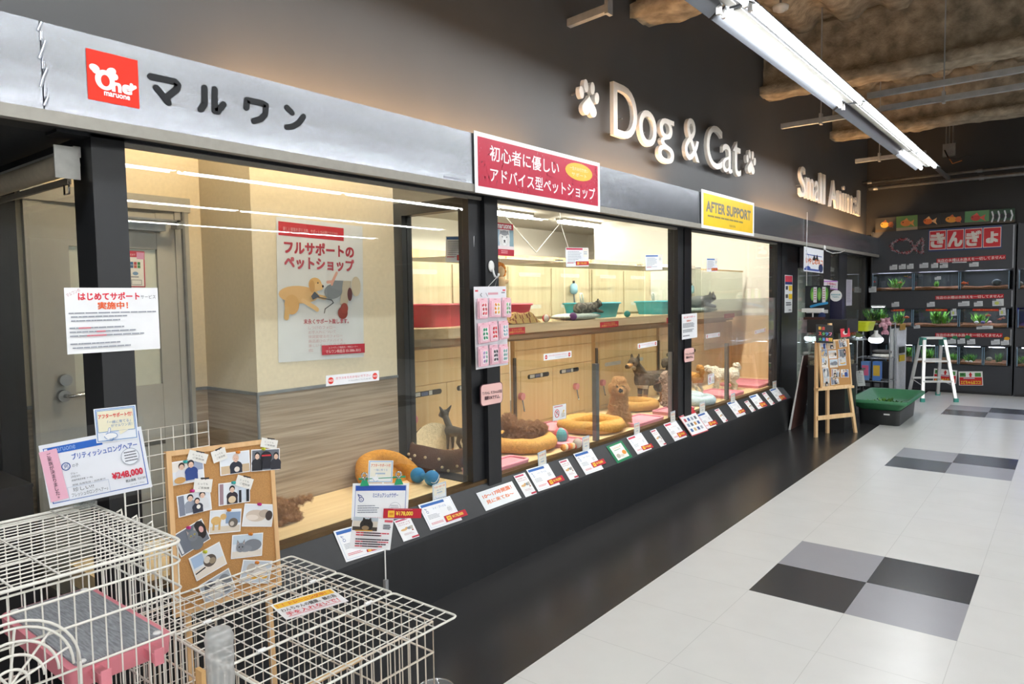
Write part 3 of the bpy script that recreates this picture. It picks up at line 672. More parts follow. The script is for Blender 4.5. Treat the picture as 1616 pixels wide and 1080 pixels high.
def photo_sticker(px, lab):
    s = psheet(px, ('x', -2.572), t=.0008); s.frame(0, 0, 1, 1, .02, '9b9a98'); s.lines(.1, .08, .9, .18, 1, 'd27a84', .6)
    s.circ(.3, .55, .27, 'd8324a'); s.circ(.3, .55, .22, 'f2f2f4'); s.stroke([(.2, .7), (.26, .45), (.36, .42), (.4, .66)], .05, '55565c'); s.stroke([(.17, .38), (.44, .72)], .05, 'd8324a')
    s.ell(.75, .68, .15, .14, 'd6d2ca'); s.circ(.76, .52, .1, 'e6d8b0'); s.circ(.8, .44, .06, 'eab42c'); s.stroke([(.62, .82), (.9, .8)], .02, '77787c'); return s.build('window_sticker', lab, 'sticker')
photo_sticker([(872, 640), (893, 637.5), (893.5, 660), (872.5, 666)], 'square no-photography sticker on the second window')
photo_sticker([(1117, 592), (1127, 588.5), (1127, 604.5), (1117, 608.5)], 'square no-photography sticker on the third window')
a, b = P(1112, 471, 'x', -2.565), P(1228, 534, 'x', -2.565)
tag(MB().box(-2.572, -2.568, a.y, 7.93, P(1228, 534, 'x', -2.565).z, P(1228, 470, 'x', -2.565).z, m_film).build('frosted_film'), 'frosted translucent sheet across the right end of the third window', 'film')
def cage_card(px, lab, head, right=True, red=True, bg='eef1f5', plane=('x', -2.568)):
    s = psheet(px, plane, paper=bg, t=.0008)
    s.rect(.03, .03, .74, .12, head); s.lines(.08, .2, .7, .85, 8, '8d93a0', .3, 5, .5); s.lines(.05, .78, .4, .86, 1, 'd07888', .5)
    if red: s.rect(.42, .72, 1.0, .93, 'bf2f38'); s.text('¥198,000', .72, .825, .12, 'f2c64a', 'c', fit=.36); s.rect(.48, .76, .54, .89, 'f0d060')
    s.rect(.76, .03, 1.0, .5, 'f4f0e4'); s.text('アフター', .88, .1, .06, 'dd7448', 'c', fit=.2); s.lines(.78, .2, .97, .4, 2, 'a8b6c8', .5)
    return s.build('price_card', lab, 'price card')
cage_card([(892.5, 389), (929, 393), (928, 419), (893, 423)], 'price card with red heading stuck high on the second window', 'c63550')
cage_card([(1019, 401), (1046, 404), (1044, 424), (1018, 428.5)], 'price card with blue heading high on the second window, near the third post', '3a68ae', red=False)
cage_card([(1115.5, 407), (1132, 409), (1132, 428), (1115, 430)], 'price card with blue heading stuck high on the third window', '3a68ae')
cage_card([(704, 371), (748, 375), (748, 412), (703, 416)], 'price card on the partition glass left of the second post', '3a68ae', bg='dfe5ee', plane=('y', 2.91))
s = psheet([(780, 351), (810, 354), (810, 405), (781, 403)], ('x', -2.572), t=.0008, paper='e6e4e2')
s.rect(0, 0, 1, .19, 'c03040'); s.text('maruone', .5, .1, .11, 'f4f0f0', 'c', bold=.03, fit=.78); s.rect(0, .19, .25, .7, '9db4c4'); s.rect(.78, .19, 1, .7, '86a0a8')
s.ell(.5, .48, .3, .24, 'dedcd8'); s.poly([(.25, .36), (.3, .22), (.42, .28)], '77787c'); s.poly([(.75, .36), (.7, .22), (.58, .28)], '77787c'); s.ell(.5, .3, .2, .08, '8d8e92'); s.ell(.5, .55, .12, .13, 'ecebe8'); s.ell(.5, .54, .05, .035, '2c2c30'); s.stroke([(.45, .6), (.5, .58), (.55, .6)], .02, '4a4548')
for x in (.38, .62): s.circ(x, .42, .022, '2c3848')
s.rect(0, .70, 1, .8, 'e8d8d8'); s.rect(0, .8, 1, 1, 'b02a3c'); s.lines(.3, .84, .75, .95, 2, 'e0a0a8', .5)
s.build('dog_poster', 'small poster with a grey and white dog face behind the second window', 'poster')
# the large poster on the booth wall
s = psheet([(434, 342), (570, 357), (576, 564), (441, 572)], ('x', -3.078), t=.0008, paper='d6d8da')
s.rect(.02, .03, .76, .125, 'b92c34'); s.text('新しい家族を迎える時、サポートが必要になるかも', .07, .078, .03, 'e0b0b0', fit=.62)
s.text('フルサポートの', .08, .20, .085, 'a83442', bold=.045, fit=.80); s.text('ペットショップ', .08, .305, .085, 'b04855', bold=.045, fit=.80)
# dog lying, person's legs
s.ell(.23, .53, .22, .062, 'dcb27a', .02); s.ell(.15, .60, .08, .07, 'd6a868'); s.stroke([(.10, .63), (.09, .69)], .04, 'd8ae70'); s.stroke([(.27, .57), (.40, .62), (.43, .635)], .032, 'e2bc86'); s.stroke([(.32, .52), (.52, .55)], .03, 'dcb27a')
s.ell(.41, .455, .075, .05, 'd9ac6c'); s.ell(.45, .47, .055, .028, 'e0b880'); s.ell(.375, .47, .03, .045, 'c8985a'); s.circ(.498, .466, .009, '2a2420'); s.circ(.44, .443, .006, '2a2420')
s.stroke([(.40, .54), (.48, .55), (.60, .565), (.62, .585), (.52, .63), (.51, .66)], .007, '3a3c44'); s.poly([(.36, .54), (.40, .505), (.46, .54), (.38, .565)], '4a5060')
s.poly([(.72, .42), (.84, .42), (.79, .60), (.70, .60)], 'b9b0a0'); s.ell(.62, .50, .11, .055, '7a8088', -.15); s.poly([(.62, .42), (.74, .42), (.72, .5), (.58, .47)], '80868e'); s.ell(.90, .46, .06, .075, 'c8bda8'); s.ell(.82, .52, .03, .05, '5e3438')
s.stroke([(.66, .365), (.61, .43), (.55, .435)], .022, 'd8a494'); s.stroke([(.61, .43), (.60, .45)], .02, 'd8a494'); s.ell(.73, .66, .06, .045, '8a3c34', -.3); s.ell(.75, .625, .045, .04, '94443a')
s.text('末永くサポート致します。', .27, .72, .036, 'a8384a', bold=.02, fit=.53)
for i, b in enumerate(('しつけのフォロー', 'お手入れについて', '体調管理法のフォロー', '商品選びのアドバイス', '楽しいイベントのご案内', 'etc')): s.text(b, .32, .765+i*.032, .023, 'c8a4a8', fit=len(b)*.04 if i < 5 else .05)
s.rect(.47, .895, 1.0, .965, 'b93444'); s.text('エフペディア梅島内・予約コーナー', .73, .915, .017, 'ecd4d6', 'c', fit=.36); s.text('マルワン梅島店 03-3886-3015', .73, .942, .026, 'f4e4e4', 'c', fit=.43)
s.build('wall_poster', 'large pale poster with red writing and a lying golden dog on the booth wall', 'poster')
s = psheet([(200, 396), (228, 397), (229, 454), (201, 453)], ('x', -3.53), t=.0008, paper='e8e6e2')
s.frame(0, 0, 1, 1, .03, 'b8304a'); s.rect(.03, .03, .55, .17, 'b8304a'); s.rect(.55, .03, .97, .22, 'd69ac0'); s.text('使えます', .28, .1, .06, 'f0d8dc', 'c', fit=.4)
for i, c in enumerate(('2a5a88', 'b0404a', '3a8050', '40557a', 'b8584a', '4a8a58')): s.rect(.18+.2*(i % 3), .30+.09*(i//3), .34+.2*(i % 3), .38+.09*(i//3), c, True)
s.ell(.45, .62, .16, .05, '7a9ac0'); s.lines(.2, .7, .75, .75, 1, '888c94', .6); s.frame(.2, .79, .8, .94, .02, 'a8a8a8')
s.build('door_sticker', 'red framed payment notice stuck on the grey door pane', 'notice')
# ================================================================ ledge cards (lying on the slope under the windows)
SLN = Vector((.123, 0, .0985)).normalized(); SLP = Vector((-2.4475, 0, .345))+SLN*.001
SL = (SLP, SLN); VT = ('x', -2.544)
def tab_sheet(t, px, plane=VT, parent=None, big=False):
    s = psheet(px, plane, t=.0006, paper='eef0ee'); s.frame(.03, .03, .97, .97, .03, '8fb0d4'); s.rect(.08, .08, .92, .72, 'f0ecdc')
    s.text('アフターサポート付', .5, .22, .14, 'dd6a4c', 'c', bold=.02, fit=.78); s.text('一緒に育てる', .5, .42, .1, '8aa6c8', 'c', fit=.55); s.lines(.3, .55, .8, .66, 1, 'a8bcd2', .6)
    s.stroke([(.35, .62), (.28, .86)], .05, 'f4f4f4'); s.ell(.3, .84, .14, .1, 'f2f3f4'); s.stroke([(.18, .8), (.28, .95), (.42, .9)], .02, '88aad0'); return s.build('support_tag', None, parent=parent)
def info_card(px, lab, head, body='トイ・プードル', tab=None, strip=None, seed=1, big=False):
    cs = [PN(*q, *SL) for q in px]; c = sum(cs, Vector())/4; t = thing('price_card', lab, 'price card', c, 'price cards on the ledge')
    s = Sheet(*cs, t=.001); s.frame(.04, .04, .96, .95, .012, 'b8c8e0'); s.rect(.04, .05, .5 if head != '3468b4' else .75, .15, head)
    s.text(body, .35, .28, .09, '6a86bc' if head == '3468b4' else 'b08890', fit=.4); s.stroke([(.14, .3), (.1, .22), (.16, .25)], .015, '5a74a8'); s.circ(.15, .36, .05, '5a74a8'); s.circ(.15, .36, .035, 'f2f3f5')
    s.lines(.1, .48, .45, .66, 4, '9a9ea8', .35, seed); s.circ(.8, .46, .11, 'c2c4cc'); s.circ(.8, .46, .1, 'f2f3f5'); s.lines(.74, .4, .87, .54, 3, 'a4a6ae', .4, seed+1); s.lines(.1, .78, .5, .87, 2, 'd8808c', .45, seed+2)
    s.build('card', parent=t)
    if tab: tab_sheet(t, tab, parent=t)
    if strip:
        s = psheet(strip, (SLP+SLN*.003, SLN), t=.0008, paper='bd2436'); s.rect(.08, .15, .28, .85, 'f0c848'); s.rect(.12, .35, .24, .6, 'd8962c'); s.text('¥178,000', .33, .5, .5, 'f2cc58', bold=.03, fit=.5)
        s.build('price_strip', parent=t)
    return t
def slim_card(px, lab, stop='c8506c'):
    s = psheet(px, SL, t=.0008, paper='eceef0'); s.rect(.06, .04, .8, .11, stop); s.text('フルサポートの', .1, .2, .06, 'b0566a', bold=.02, fit=.75); s.text('ペットショップ', .1, .29, .06, 'b0566a', bold=.02, fit=.75)
    s.ell(.32, .52, .2, .05, 'd8b07c'); s.ell(.5, .47, .09, .04, 'd0a468'); s.ell(.66, .5, .14, .06, '8e9298'); s.poly([(.7, .42), (.9, .42), (.86, .58), (.74, .58)], 'b8b2a8'); s.ell(.8, .62, .06, .03, '94483c')
    s.lines(.2, .7, .8, .8, 2, 'c8a0a8', .3, 3); s.rect(.55, .9, 1, .97, 'c23848'); return s.build('leaflet', lab, 'leaflet', 'slim leaflets on the ledge')
B3, R3 = '3468b4', 'd04a62'
info_card([(526, 838), (590, 823), (607, 868), (546, 889)], 'blue headed card on the ledge, mostly hidden behind the clip stand', B3, strip=[(578, 868), (602, 862), (603, 866), (580, 872)], seed=2)
slim_card([(621, 822), (648, 815), (660, 847), (637, 856)], 'slim leaflet on the ledge just right of the clip stand')
info_card([(660, 797), (712, 783), (727, 821), (679, 838)], 'blue headed price card on the ledge left of the second post', B3, tab=[(678, 768), (702, 761), (706, 782), (687, 789)], strip=[(701, 815), (734, 804), (738, 813), (704, 825)], seed=3)
s = psheet([(753, 778), (809.5, 760), (821, 786), (765, 808)], SL, t=.0008, paper='e9edf0')
s.text('10〜17時開園！', .1, .3, .22, 'e27a54', bold=.03, fit=.8, rot=-.02); s.text('見に来てね〜', .12, .62, .2, 'e2865c', bold=.03, fit=.75); s.build('event_card', 'white card with orange writing on the ledge under the second post', 'notice')
slim_card([(812, 751), (830, 746), (845, 779), (828, 786)], 'slim leaflet right of the orange written card on the ledge')
info_card([(832, 740), (867, 733), (881, 764), (848, 778)], 'blue headed price card right of the orange card and a slim leaflet', B3, tab=[(843, 719), (858, 714), (866, 733), (855, 739)], strip=[(864, 759), (888, 750), (890, 758), (867, 767)], seed=4)
slim_card([(883, 728), (897, 724), (911.5, 754), (898, 759)], 'slim leaflet between two blue headed cards in front of the orange dog beds')
info_card([(906, 716), (934, 709), (951, 740), (923, 751)], 'blue headed price card left of the green framed card', B3, tab=[(914, 695), (926, 691), (934, 709), (924, 713)], strip=[(933, 731), (953, 724), (955.5, 731), (936, 739)], seed=5)
s = psheet([(958, 705), (982, 695), (997, 722), (973, 732)], SL, t=.0008, paper='1f7a52'); s.rect(.13, .1, .87, .88, 'ecefe8'); s.text('じゃらんず', .5, .24, .1, 'e09a6c', 'c', bold=.02, fit=.5); s.lines(.25, .34, .75, .42, 1, '9ab0a0', .5); s.ell(.3, .68, .12, .12, 'b8b0a4'); s.ell(.72, .6, .12, .12, 'e0913c'); s.ell(.5, .72, .13, .08, 'd9d2c8')
s.build('green_card', 'green framed card on the ledge below the sitting apricot poodle', 'notice')
info_card([(990, 691), (1013, 683), (1027, 709), (1005, 718)], 'red headed price card right of the green framed card', R3, tab=[(996, 674), (1006, 671), (1013, 683), (1005, 686)], strip=[(1012.5, 705), (1028, 700), (1031, 706), (1014, 711)], seed=6)
slim_card([(1027.5, 680), (1037, 677), (1049.5, 702), (1041, 706)], 'slim leaflet between the two red headed price cards')
info_card([(1049, 670), (1068, 663.5), (1082, 690), (1063, 697)], 'red headed price card left of the red bordered catalogue', R3, tab=[(1054, 655), (1062, 653), (1069, 666), (1062, 669)], strip=[(1069, 684.5), (1081, 680), (1083, 687), (1071, 690.5)], seed=7)
s = psheet([(1072, 651.5), (1099, 644), (1111, 679), (1086, 688)], (SLP+SLN*.012, SLN), t=.001, paper='eef0f2'); s.frame(0, 0, 1, 1, .03, 'c22c38'); s.rect(0, 0, 1, .24, 'c22c38'); s.text('おすすめ商品', .5, .1, .08, 'ecc8cc', 'c', bold=.03, fit=.7); s.lines(.15, .18, .85, .22, 1, 'e8d0d4', .7)
for i, c in enumerate(('c8606a', '4a6ea8', '9aa0b0', '5a5e6c', '8aa0b8', '4c5870', 'c89050', '3a5a94', '3c68a4', 'd0b080', '44548c', 'a8acb8')): s.rect(.12+.2*(i % 4), .34+.2*(i//4), .24+.2*(i % 4), .46+.2*(i//4), c, True)
s.build('catalogue', 'red bordered catalogue of products standing under the third post', 'notice')
info_card([(1101, 655), (1115, 649), (1130, 672), (1113, 678)], 'blue headed price card right of the red bordered catalogue', B3, tab=[(1101, 641), (1109, 638), (1116, 650), (1107, 653)], strip=[(1118, 667), (1130, 663.5), (1132, 669), (1120, 672.5)], seed=8)
slim_card([(1128.5, 647), (1135, 645), (1148, 664.5), (1141, 668)], 'slim leaflet in front of the third window, leftmost of three there')
info_card([(1149, 636), (1162, 631), (1175.5, 654), (1161, 659)], 'blue headed price card in front of the third window, leftmost of three under it', B3, tab=[(1150.5, 627), (1157, 624), (1163, 635), (1156, 637)], strip=[(1165, 649), (1174, 645), (1176, 650), (1167, 653)], seed=9)
slim_card([(1176, 634.5), (1181.5, 632), (1191, 648), (1185, 651)], 'slim leaflet in front of the third window, middle of three there')
info_card([(1183, 626), (1196, 621.5), (1208, 641.5), (1195.5, 646)], 'blue headed price card in front of the third window, the one without a tag', B3, strip=[(1199, 637), (1208, 634.5), (1209.5, 640), (1201, 642.5)], seed=10)
slim_card([(1205, 621.5), (1210.5, 619.5), (1220, 637), (1214, 640)], 'slim leaflet in front of the third window, rightmost of three there')
info_card([(1215.5, 615), (1227, 611.5), (1237.5, 629), (1227, 634.5)], 'blue headed price card at the far end of the ledge', B3, tab=[(1217.5, 605.5), (1223, 604), (1227, 613), (1221, 615)], strip=[(1230.5, 626), (1238.5, 624), (1239.5, 628.5), (1231.5, 631)], seed=11)
# ================================================================ hook, display card and nine packs on the second post
p = P(774, 424, 'x', -2.535); t = thing('adhesive_hook', 'white plastic hook stuck on the second post', 'hook', p)
MB().ell(p+Vector((.006, 0, .012)), (.01, .024, .032), m_white).build('pad', t)
MB().tube([p+Vector((.016, 0, 0)), p+Vector((.02, .004, -.03)), p+Vector((.026, .006, -.045)), p+Vector((.042, .008, -.05)), p+Vector((.05, .008, -.038)), p+Vector((.05, .008, -.028))], .006, m_white).build('hook', t)
D = -2.50
t = thing('display_card', 'white display card hanging from the hook and carrying small pink packs', 'display card', P(775, 510, 'x', D))
s = psheet([(751, 453), (800, 452), (799, 576), (747, 584)], ('x', D), t=.003, paper='e9e9ee')
for x in (.03, .88): s.rect(x, .04, x+.09, .06, 'd8505a')
s.lines(.42, .075, .82, .12, 1, 'd8a0ac', .6); s.lines(.84, .07, .98, .1, 1, '8e9098', .6); s.stroke([(.22, .08), (.18, .1), (.22, .12)], .01, '8a8c94'); s.stroke([(.35, .08), (.4, .12)], .01, '9a9ca4')
s.build('backing', parent=t)
hk = p+Vector((.044, .008, -.045)); MB().tube([P(770, 453, 'x', D), hk, P(781, 453, 'x', D)], .0015, m_white, 5).build('string', t)
m_pack = M('pink_pack_film', (244, 200, 212), .25, var=.05)
packs = [((754, 471), (770, 471), (769, 503), (754, 504), ('c8484f', 'd8606a'), 'red barrettes, top left of nine'), ((772, 471), (791, 471), (790, 501), (773, 501), ('ee8c30', 'e8c860'), 'orange and yellow barrettes, top middle of nine'), ((793, 470), (805, 470), (807, 501), (793, 501), ('8cc08a', '98a8a0'), 'green clear barrettes, top right of nine'),
         ((753, 511), (771, 509), (771, 541), (757, 543), ('2e8a62', '3c9c72'), 'dark green barrettes, middle row left'), ((771, 508), (784, 507), (786, 538), (772, 541), ('cc3440', 'd84a50'), 'red ribbons, middle row centre'), ((788, 508), (801, 505), (803, 535), (788, 536), ('a0bcc8', 'b4ccd4'), 'pale blue ribbons, middle row right'),
         ((755, 547), (769, 546), (772, 577), (756, 580), ('b08cc0', '8cb4a4'), 'lilac barrettes, bottom left of nine'), ((772, 545), (785, 544), (787, 574), (775, 577), ('2e2e34', '50505a'), 'black ribbons, bottom middle of nine'), ((788, 544), (801, 543), (802, 573), (788, 575), ('88b0ac', '9cc0bc'), 'grey green ribbons, bottom right of nine')]
for a_, b_, c_, d_, cs, lab in packs:
    cc = [P(*q, 'x', D+.022) for q in (a_, b_, c_, d_)]
    t = thing('accessory_pack', 'small pink pack of '+lab, 'pack', sum(cc, Vector())/4, 'pink packs on the display card')
    s = Sheet(*cc, paper=None, t=.0); w, h = s.w/2, s.h/2
    s.mb.obox(s.c-s.n*.002, s.u*w, s.v*h, s.n*.0015, m_pack); s.mb.obox(s.c-s.n*.0+s.v*h*-.08, s.u*w*.86, s.v*h*.8, s.n*.008, m_pack); s.rect(.38, .03, .6, .07, 'c98c9c', True)
    s.lay = 35; s.rect(.3, .24, .82, .86, 'f4eaec'); r = random.Random(lab)
    s.build('pouch', parent=t)
    mb = MB()
    for k in range(6):
        q = s.pt(.42+.26*(k % 2)+r.uniform(-.03, .03), .33+.2*(k//2), .011); mb.ell(q, (.004, .006, .009), ink(cs[k % 2]), 10, 6, Matrix.Rotation(r.uniform(-.8, .8), 3, 'X'))
    mb.build('hair_clips', t)
# ================================================================ cabinet wall, counter, cat cages
XC, XK, XB_ = -3.34, -3.15, -3.75
bays = [(2.98, 4.17, 'leftmost'), (4.23, 5.33, 'second'), (5.39, 6.57, 'third'), (6.63, 8.6, 'rightmost')]
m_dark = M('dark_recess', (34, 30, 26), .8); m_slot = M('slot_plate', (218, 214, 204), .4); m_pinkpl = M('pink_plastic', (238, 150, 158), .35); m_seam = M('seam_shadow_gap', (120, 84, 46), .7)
def slot_shape(mb, x, y0, y1, z0, z1, mat, d=.006):
    r = (z1-z0)/2; p = [(x, y1-r+r*math.sin(t), z0+r-r*math.cos(t)) for t in [math.pi*i/8 for i in range(9)]]+[(x, y0+r-r*math.sin(t), z0+r+r*math.cos(t)) for t in [math.pi*i/8 for i in range(9)]]
    mb.prism(p, (-d, 0, 0), mat)
for i, (a, b, nm) in enumerate(bays):
    wd_ = m_birch if i < 3 else m_birch2
    t = thing('kennel_cabinet', 'honey wood cabinet front with slotted doors, %s of four along the dog booth' % nm, 'cabinet', (XC, (a+b)/2, ZF), 'cabinets behind the dogs')
    MB().box(XC-.04, XC-.012, a, b, ZF, 1.168, wd_).build('carcass', t)
    MB().box(XC-.012, XC, a+.002, b-.002, 1.094, 1.168, wd_).build('top_panel', t)
    MB().box(XC-.012, XC, a+.002, b-.002, .934, 1.09, wd_).build('drawer_panel', t)
    MB().box(XC-.012, XC, a+.002, a+.07, ZF, .93, wd_).box(XC-.012, XC, a+.975, b-.002, ZF, .93, wd_).box(XC-.012, XC, a+.074, a+.972, ZF, .51, wd_).build('side_panel', t)
    ymid = a+.5
    for k, (q0, q1) in enumerate(((a+.074, ymid-.002), (ymid+.002, a+.971))):
        dr = MB().box(XC-.012, XC+.001, q0, q1, .514, .93, wd_).build('door', t)
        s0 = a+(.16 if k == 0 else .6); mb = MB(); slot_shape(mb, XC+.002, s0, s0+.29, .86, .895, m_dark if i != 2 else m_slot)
        if i != 2:
            mb.box(XC+.0015, XC+.0025, s0+.03, s0+.09, .865, .89, m_slot).box(XC+.0015, XC+.0025, s0+.17, s0+.2, .863, .892, m_slot)
            if i < 2: mb.box(XC+.0015, XC+.0028, s0+.1, s0+.16, .864, .888, M('blue_grey_paper', (92, 104, 140)))
        mb.build('slot', dr)
# counter in two layers, with a cut corner at the left
t = thing('counter', 'light oak counter that carries the cat cages above the dog booth', 'counter', (-3.4, 5.8, 1.18))
mb = MB().prism([(XK, 3.31, 1.24), (XK, 8.43, 1.24), (XB_, 8.43, 1.24), (XB_, 2.98, 1.24), (-3.46, 3.1, 1.24)], (0, 0, .065), m_counter); mb.build('counter_top', t)
MB().prism([(XK-.1, 3.25, 1.19), (XK-.1, 8.4, 1.19), (XB_, 8.4, 1.19), (XB_, 2.98, 1.19), (-3.46, 3.02, 1.19)], (0, 0, .05), m_counter2).build('lower_band', t)
MB().box(XC-.03, XC+.005, 2.98, 8.4, 1.1685, 1.19, m_counter2).build('support_rail', t)
for y, lab in ((4.63, 'first'), (5.95, 'second'), (7.25, 'third')):
    pass
def red_label(px, lab):
    s = psheet(px, ('x', XK+.001), t=.0008, paper='b3333f'); s.text('なるほど飼育', .5, .3, .22, 'e0b060', 'c', fit=.6); s.text('お助けプログラム', .5, .65, .3, 'e0b060', 'c', bold=.02, fit=.85); s.build('counter_label', lab, 'label', 'red labels on the counter edge')
red_label([(802, 518), (828.5, 516), (828.5, 526.5), (802, 529)], 'dark red label on the counter edge behind the pink packs')
red_label([(947, 509), (976, 506.5), (976, 515.5), (947, 518)], 'dark red label on the counter edge below the teal litter box')
red_label([(1052, 502), (1069, 500.5), (1069, 509), (1052, 510)], 'dark red label on the counter edge just left of the third post')
red_label([(1143, 496), (1159, 494), (1159, 501), (1143, 502.5)], 'dark red label on the counter edge below the grey kitten')
# cat cages
m_wire = M('cream_wire', (214, 206, 186), .4, .3, var=0)
units = [(3.33, 4.62, 'leftmost'), (4.64, 5.94, 'second'), (5.96, 7.22, 'third'), (7.24, 8.42, 'rightmost')]
for i, (a, b, nm) in enumerate(units):
    t = thing('cat_cage', 'glass fronted cat cage with a wire lid, %s of four on the counter' % nm, 'cage', (XK, (a+b)/2, 1.305), 'cat cages on the counter')
    wd_ = wood('pale_beech', (208, 188, 154), (224, 206, 174), 'z', 1, .45, 16) if i < 3 else m_white_wall
    bw = MB().box(XB_-.02, XB_, a, b+.006, 1.3065, 1.86, wd_); bw.build('back_panel', t)
    if i < 3:
        for k in range(2):
            q = a+.03+k*.63; dr = MB().box(XB_, XB_+.012, q, q+.60, 1.33, 1.76, wd_).build('door', t); mb = MB()
            for z in (1.68, 1.40): slot_shape(mb, XB_+.0135, q+.14, q+.46, z, z+.035, m_slot)
            mb.build('slot', dr)
        MB().box(XB_, XB_+.02, a, b+.006, 1.80, 1.86, m_birch).build('top_trim', t)
    MB().box(XK+.003, XK+.009, a, b, 1.3065, 1.77, m_glass_in).build('front_pane', t)
    for y in (b,): MB().box(XB_+.02, XK, y, y+.006, 1.306, 1.77, m_glass_in).build('side_pane', t)
    if i < 3:
        mb = MB()
        for k in range(int((b-a)/.025)): y = a+.012+k*.025; mb.cyl((XB_, y, 1.772), (XK, y, 1.772), .0014, m_wire, n=4, caps=False)
        for x in (XB_+.02, -3.6, -3.45, -3.3, XK): mb.cyl((x, a, 1.774), (x, b, 1.774), .0022, m_wire, n=5)
        mb.build('wire_lid', t)
        mb = MB()
        for x in (XK-.02, XK-.12): mb.box(x-.02, x+.02, b-.05, b+.006, 1.775, 1.79, m_steel)
        mb.build('bracket', t)
    else: MB().box(XK-.005, XK+.012, a, b, 1.765, 1.778, m_birch).build('top_rail', t)
tag(MB().prism([(XK+.003, 3.322, 1.3065), (-3.455, 3.1, 1.3065), (-3.459, 3.106, 1.3065), (XK-.002, 3.328, 1.3065)], (0, 0, .46), m_glass_in).build('corner_pane'), 'slanted glass pane at the cut left corner of the counter', 'glass pane')
# low glass dividers between the dogs
for y, lab in ((4.22, 'left of the sitting apricot poodle'), (5.40, 'just left of the third post'), (6.6, 'in the third window')):
    t = thing('kennel_divider', 'low glass divider with a grey metal post, '+lab, 'divider', (-2.62, y, ZF), 'low dividers in the dog booth')
    MB().box(-3.33, -2.63, y-.004, y+.004, ZF, 1.03, m_glass_in).build('pane', t); MB().box(-2.63, -2.598, y-.02, y+.02, .488, 1.03, M('divider_post', (128, 132, 136), .35, .7)).build('front_post', t)
    MB().box(-3.338, -3.325, y-.014, y+.014, ZF, 1.04, M('divider_track', (108, 100, 90), .4, .5)).build('back_track', t)
# drinking nozzles on the cabinet doors
for (x, y), lab in (((653, 665), 'with the dark bottle in the leftmost kennel'), ((824, 628), 'above the lying brown poodle'), ((910, 612), 'left of the low divider near the apricot poodle'), ((952, 606), 'behind the apricot poodle')):
    p = P(x, y, 'x', XC+.02); t = thing('water_nozzle', 'pink drinking nozzle on the wood, '+lab, 'water nozzle', p, 'pink water nozzles')
    MB().cyl(p+Vector((-.0192, 0, .01)), p+Vector((.012, 0, .01)), .028, m_pinkpl, n=16).build('holder', t); MB().cyl(p+Vector((.005, 0, .03)), p+Vector((.005, 0, -.03)), .006, m_steel).cyl(p+Vector((.006, 0, -.03)), p+Vector((.02, 0, -.10)), .0055, m_steel).ell(p+Vector((.02, 0, -.10)), (.008, .008, .008), m_chrome, 8, 6).build('spout', t)
for (x, y), lab in (((905.5, 456), 'in the second cat cage'), ((1091, 457), 'right of the third post')):
    p = P(x, y, 'x', XB_+.05); t = thing('water_bottle', 'pale blue water bottle hung on the wood, '+lab, 'bottle', p, 'blue cage bottles')
    MB().lathe([(0, .05), (.02, .05), (.035, .03), (.036, -.03), (.02, -.05), (0, -.05)], p, M('blue_bottle', (160, 206, 226), .15), 14).build('bottle', t); MB().cyl(p+Vector((0, 0, .05)), p+Vector((0, 0, .075)), .012, m_dark, n=8).cyl(p+Vector((0, 0, -.05)), p+Vector((.01, 0, -.15)), .008, m_steel).ell(p+Vector((.01, 0, -.15)), (.012, .012, .012), m_steel, 8, 6).build('spout', t)
# litter boxes
def litter_box(x, y, z, col, lab, w=.30, l=.42, h=.13, scoop=False, rot=0):
    c = Vector((x, y, z)); t = thing('litter_box', lab, 'litter box', c, None); m = M('tub_'+col, col, .35)
    mb = MB(); mb.rbox(x-w/2, x+w/2, y-l/2, y+l/2, z, z+h, .05, m, .13, 5, False); mb.build('tub', t)
    mb = MB(); mb.rbox(x-w/2+.012, x+w/2-.012, y-l/2+.012, y+l/2-.012, z+.01, z+h-.012, .045, M('litter', (196, 190, 180), .9, var=.2, scale=300), .12, 5, True); mb.build('litter', t)
    rim = [];
    for qx, qy, a0 in ((1, 1, 0), (-1, 1, 90), (-1, -1, 180), (1, -1, 270)):
        for k in range(6): q = math.radians(a0+18*k); rim.append((x+qx*(w/2-.05)+.055*math.cos(q), y+qy*(l/2-.05)+.055*math.sin(q), z+h))
    MB().tube(rim, .009, m, 6, True).build('rim', t)
    return t
def scoop(x, y, z, lab):
    c = Vector((x, y, z)); mb = MB().tube([c, c+Vector((0, -.01, .08)), c+Vector((0, -.02, .1)), c+Vector((0, -.05, .1)), c+Vector((0, -.055, .08)), c+Vector((0, -.03, .01))], .007, M('white_plastic', (226, 236, 230), .3), 6); tag(mb.build('litter_scoop'), lab, 'scoop')
ZC = 1.3055
p = P(683, 517, 'z', ZC); litter_box(-3.54, 3.60, ZC, 'c8364c', 'deep pink litter box in the leftmost cat cage, seen through the partition', .34, .46, .15)
litter_box(-3.54, 4.28, ZC, 'd04a5e', 'pink litter box behind the patterned blanket', .34, .5, .14)
litter_box(-3.5, 5.60, ZC, '3fa6b6', 'teal litter box behind the tabby cat', .34, .5, .13)
litter_box(-3.45, 6.88, ZC, '4ab0c0', 'teal litter box partly hidden by the third post', .34, .56, .13)
scoop(-3.48, 5.42, ZC+.12, 'white scoop standing in the teal litter box behind the tabby cat'); scoop(-3.42, 6.68, ZC+.12, 'white scoop standing in the teal litter box by the third post')
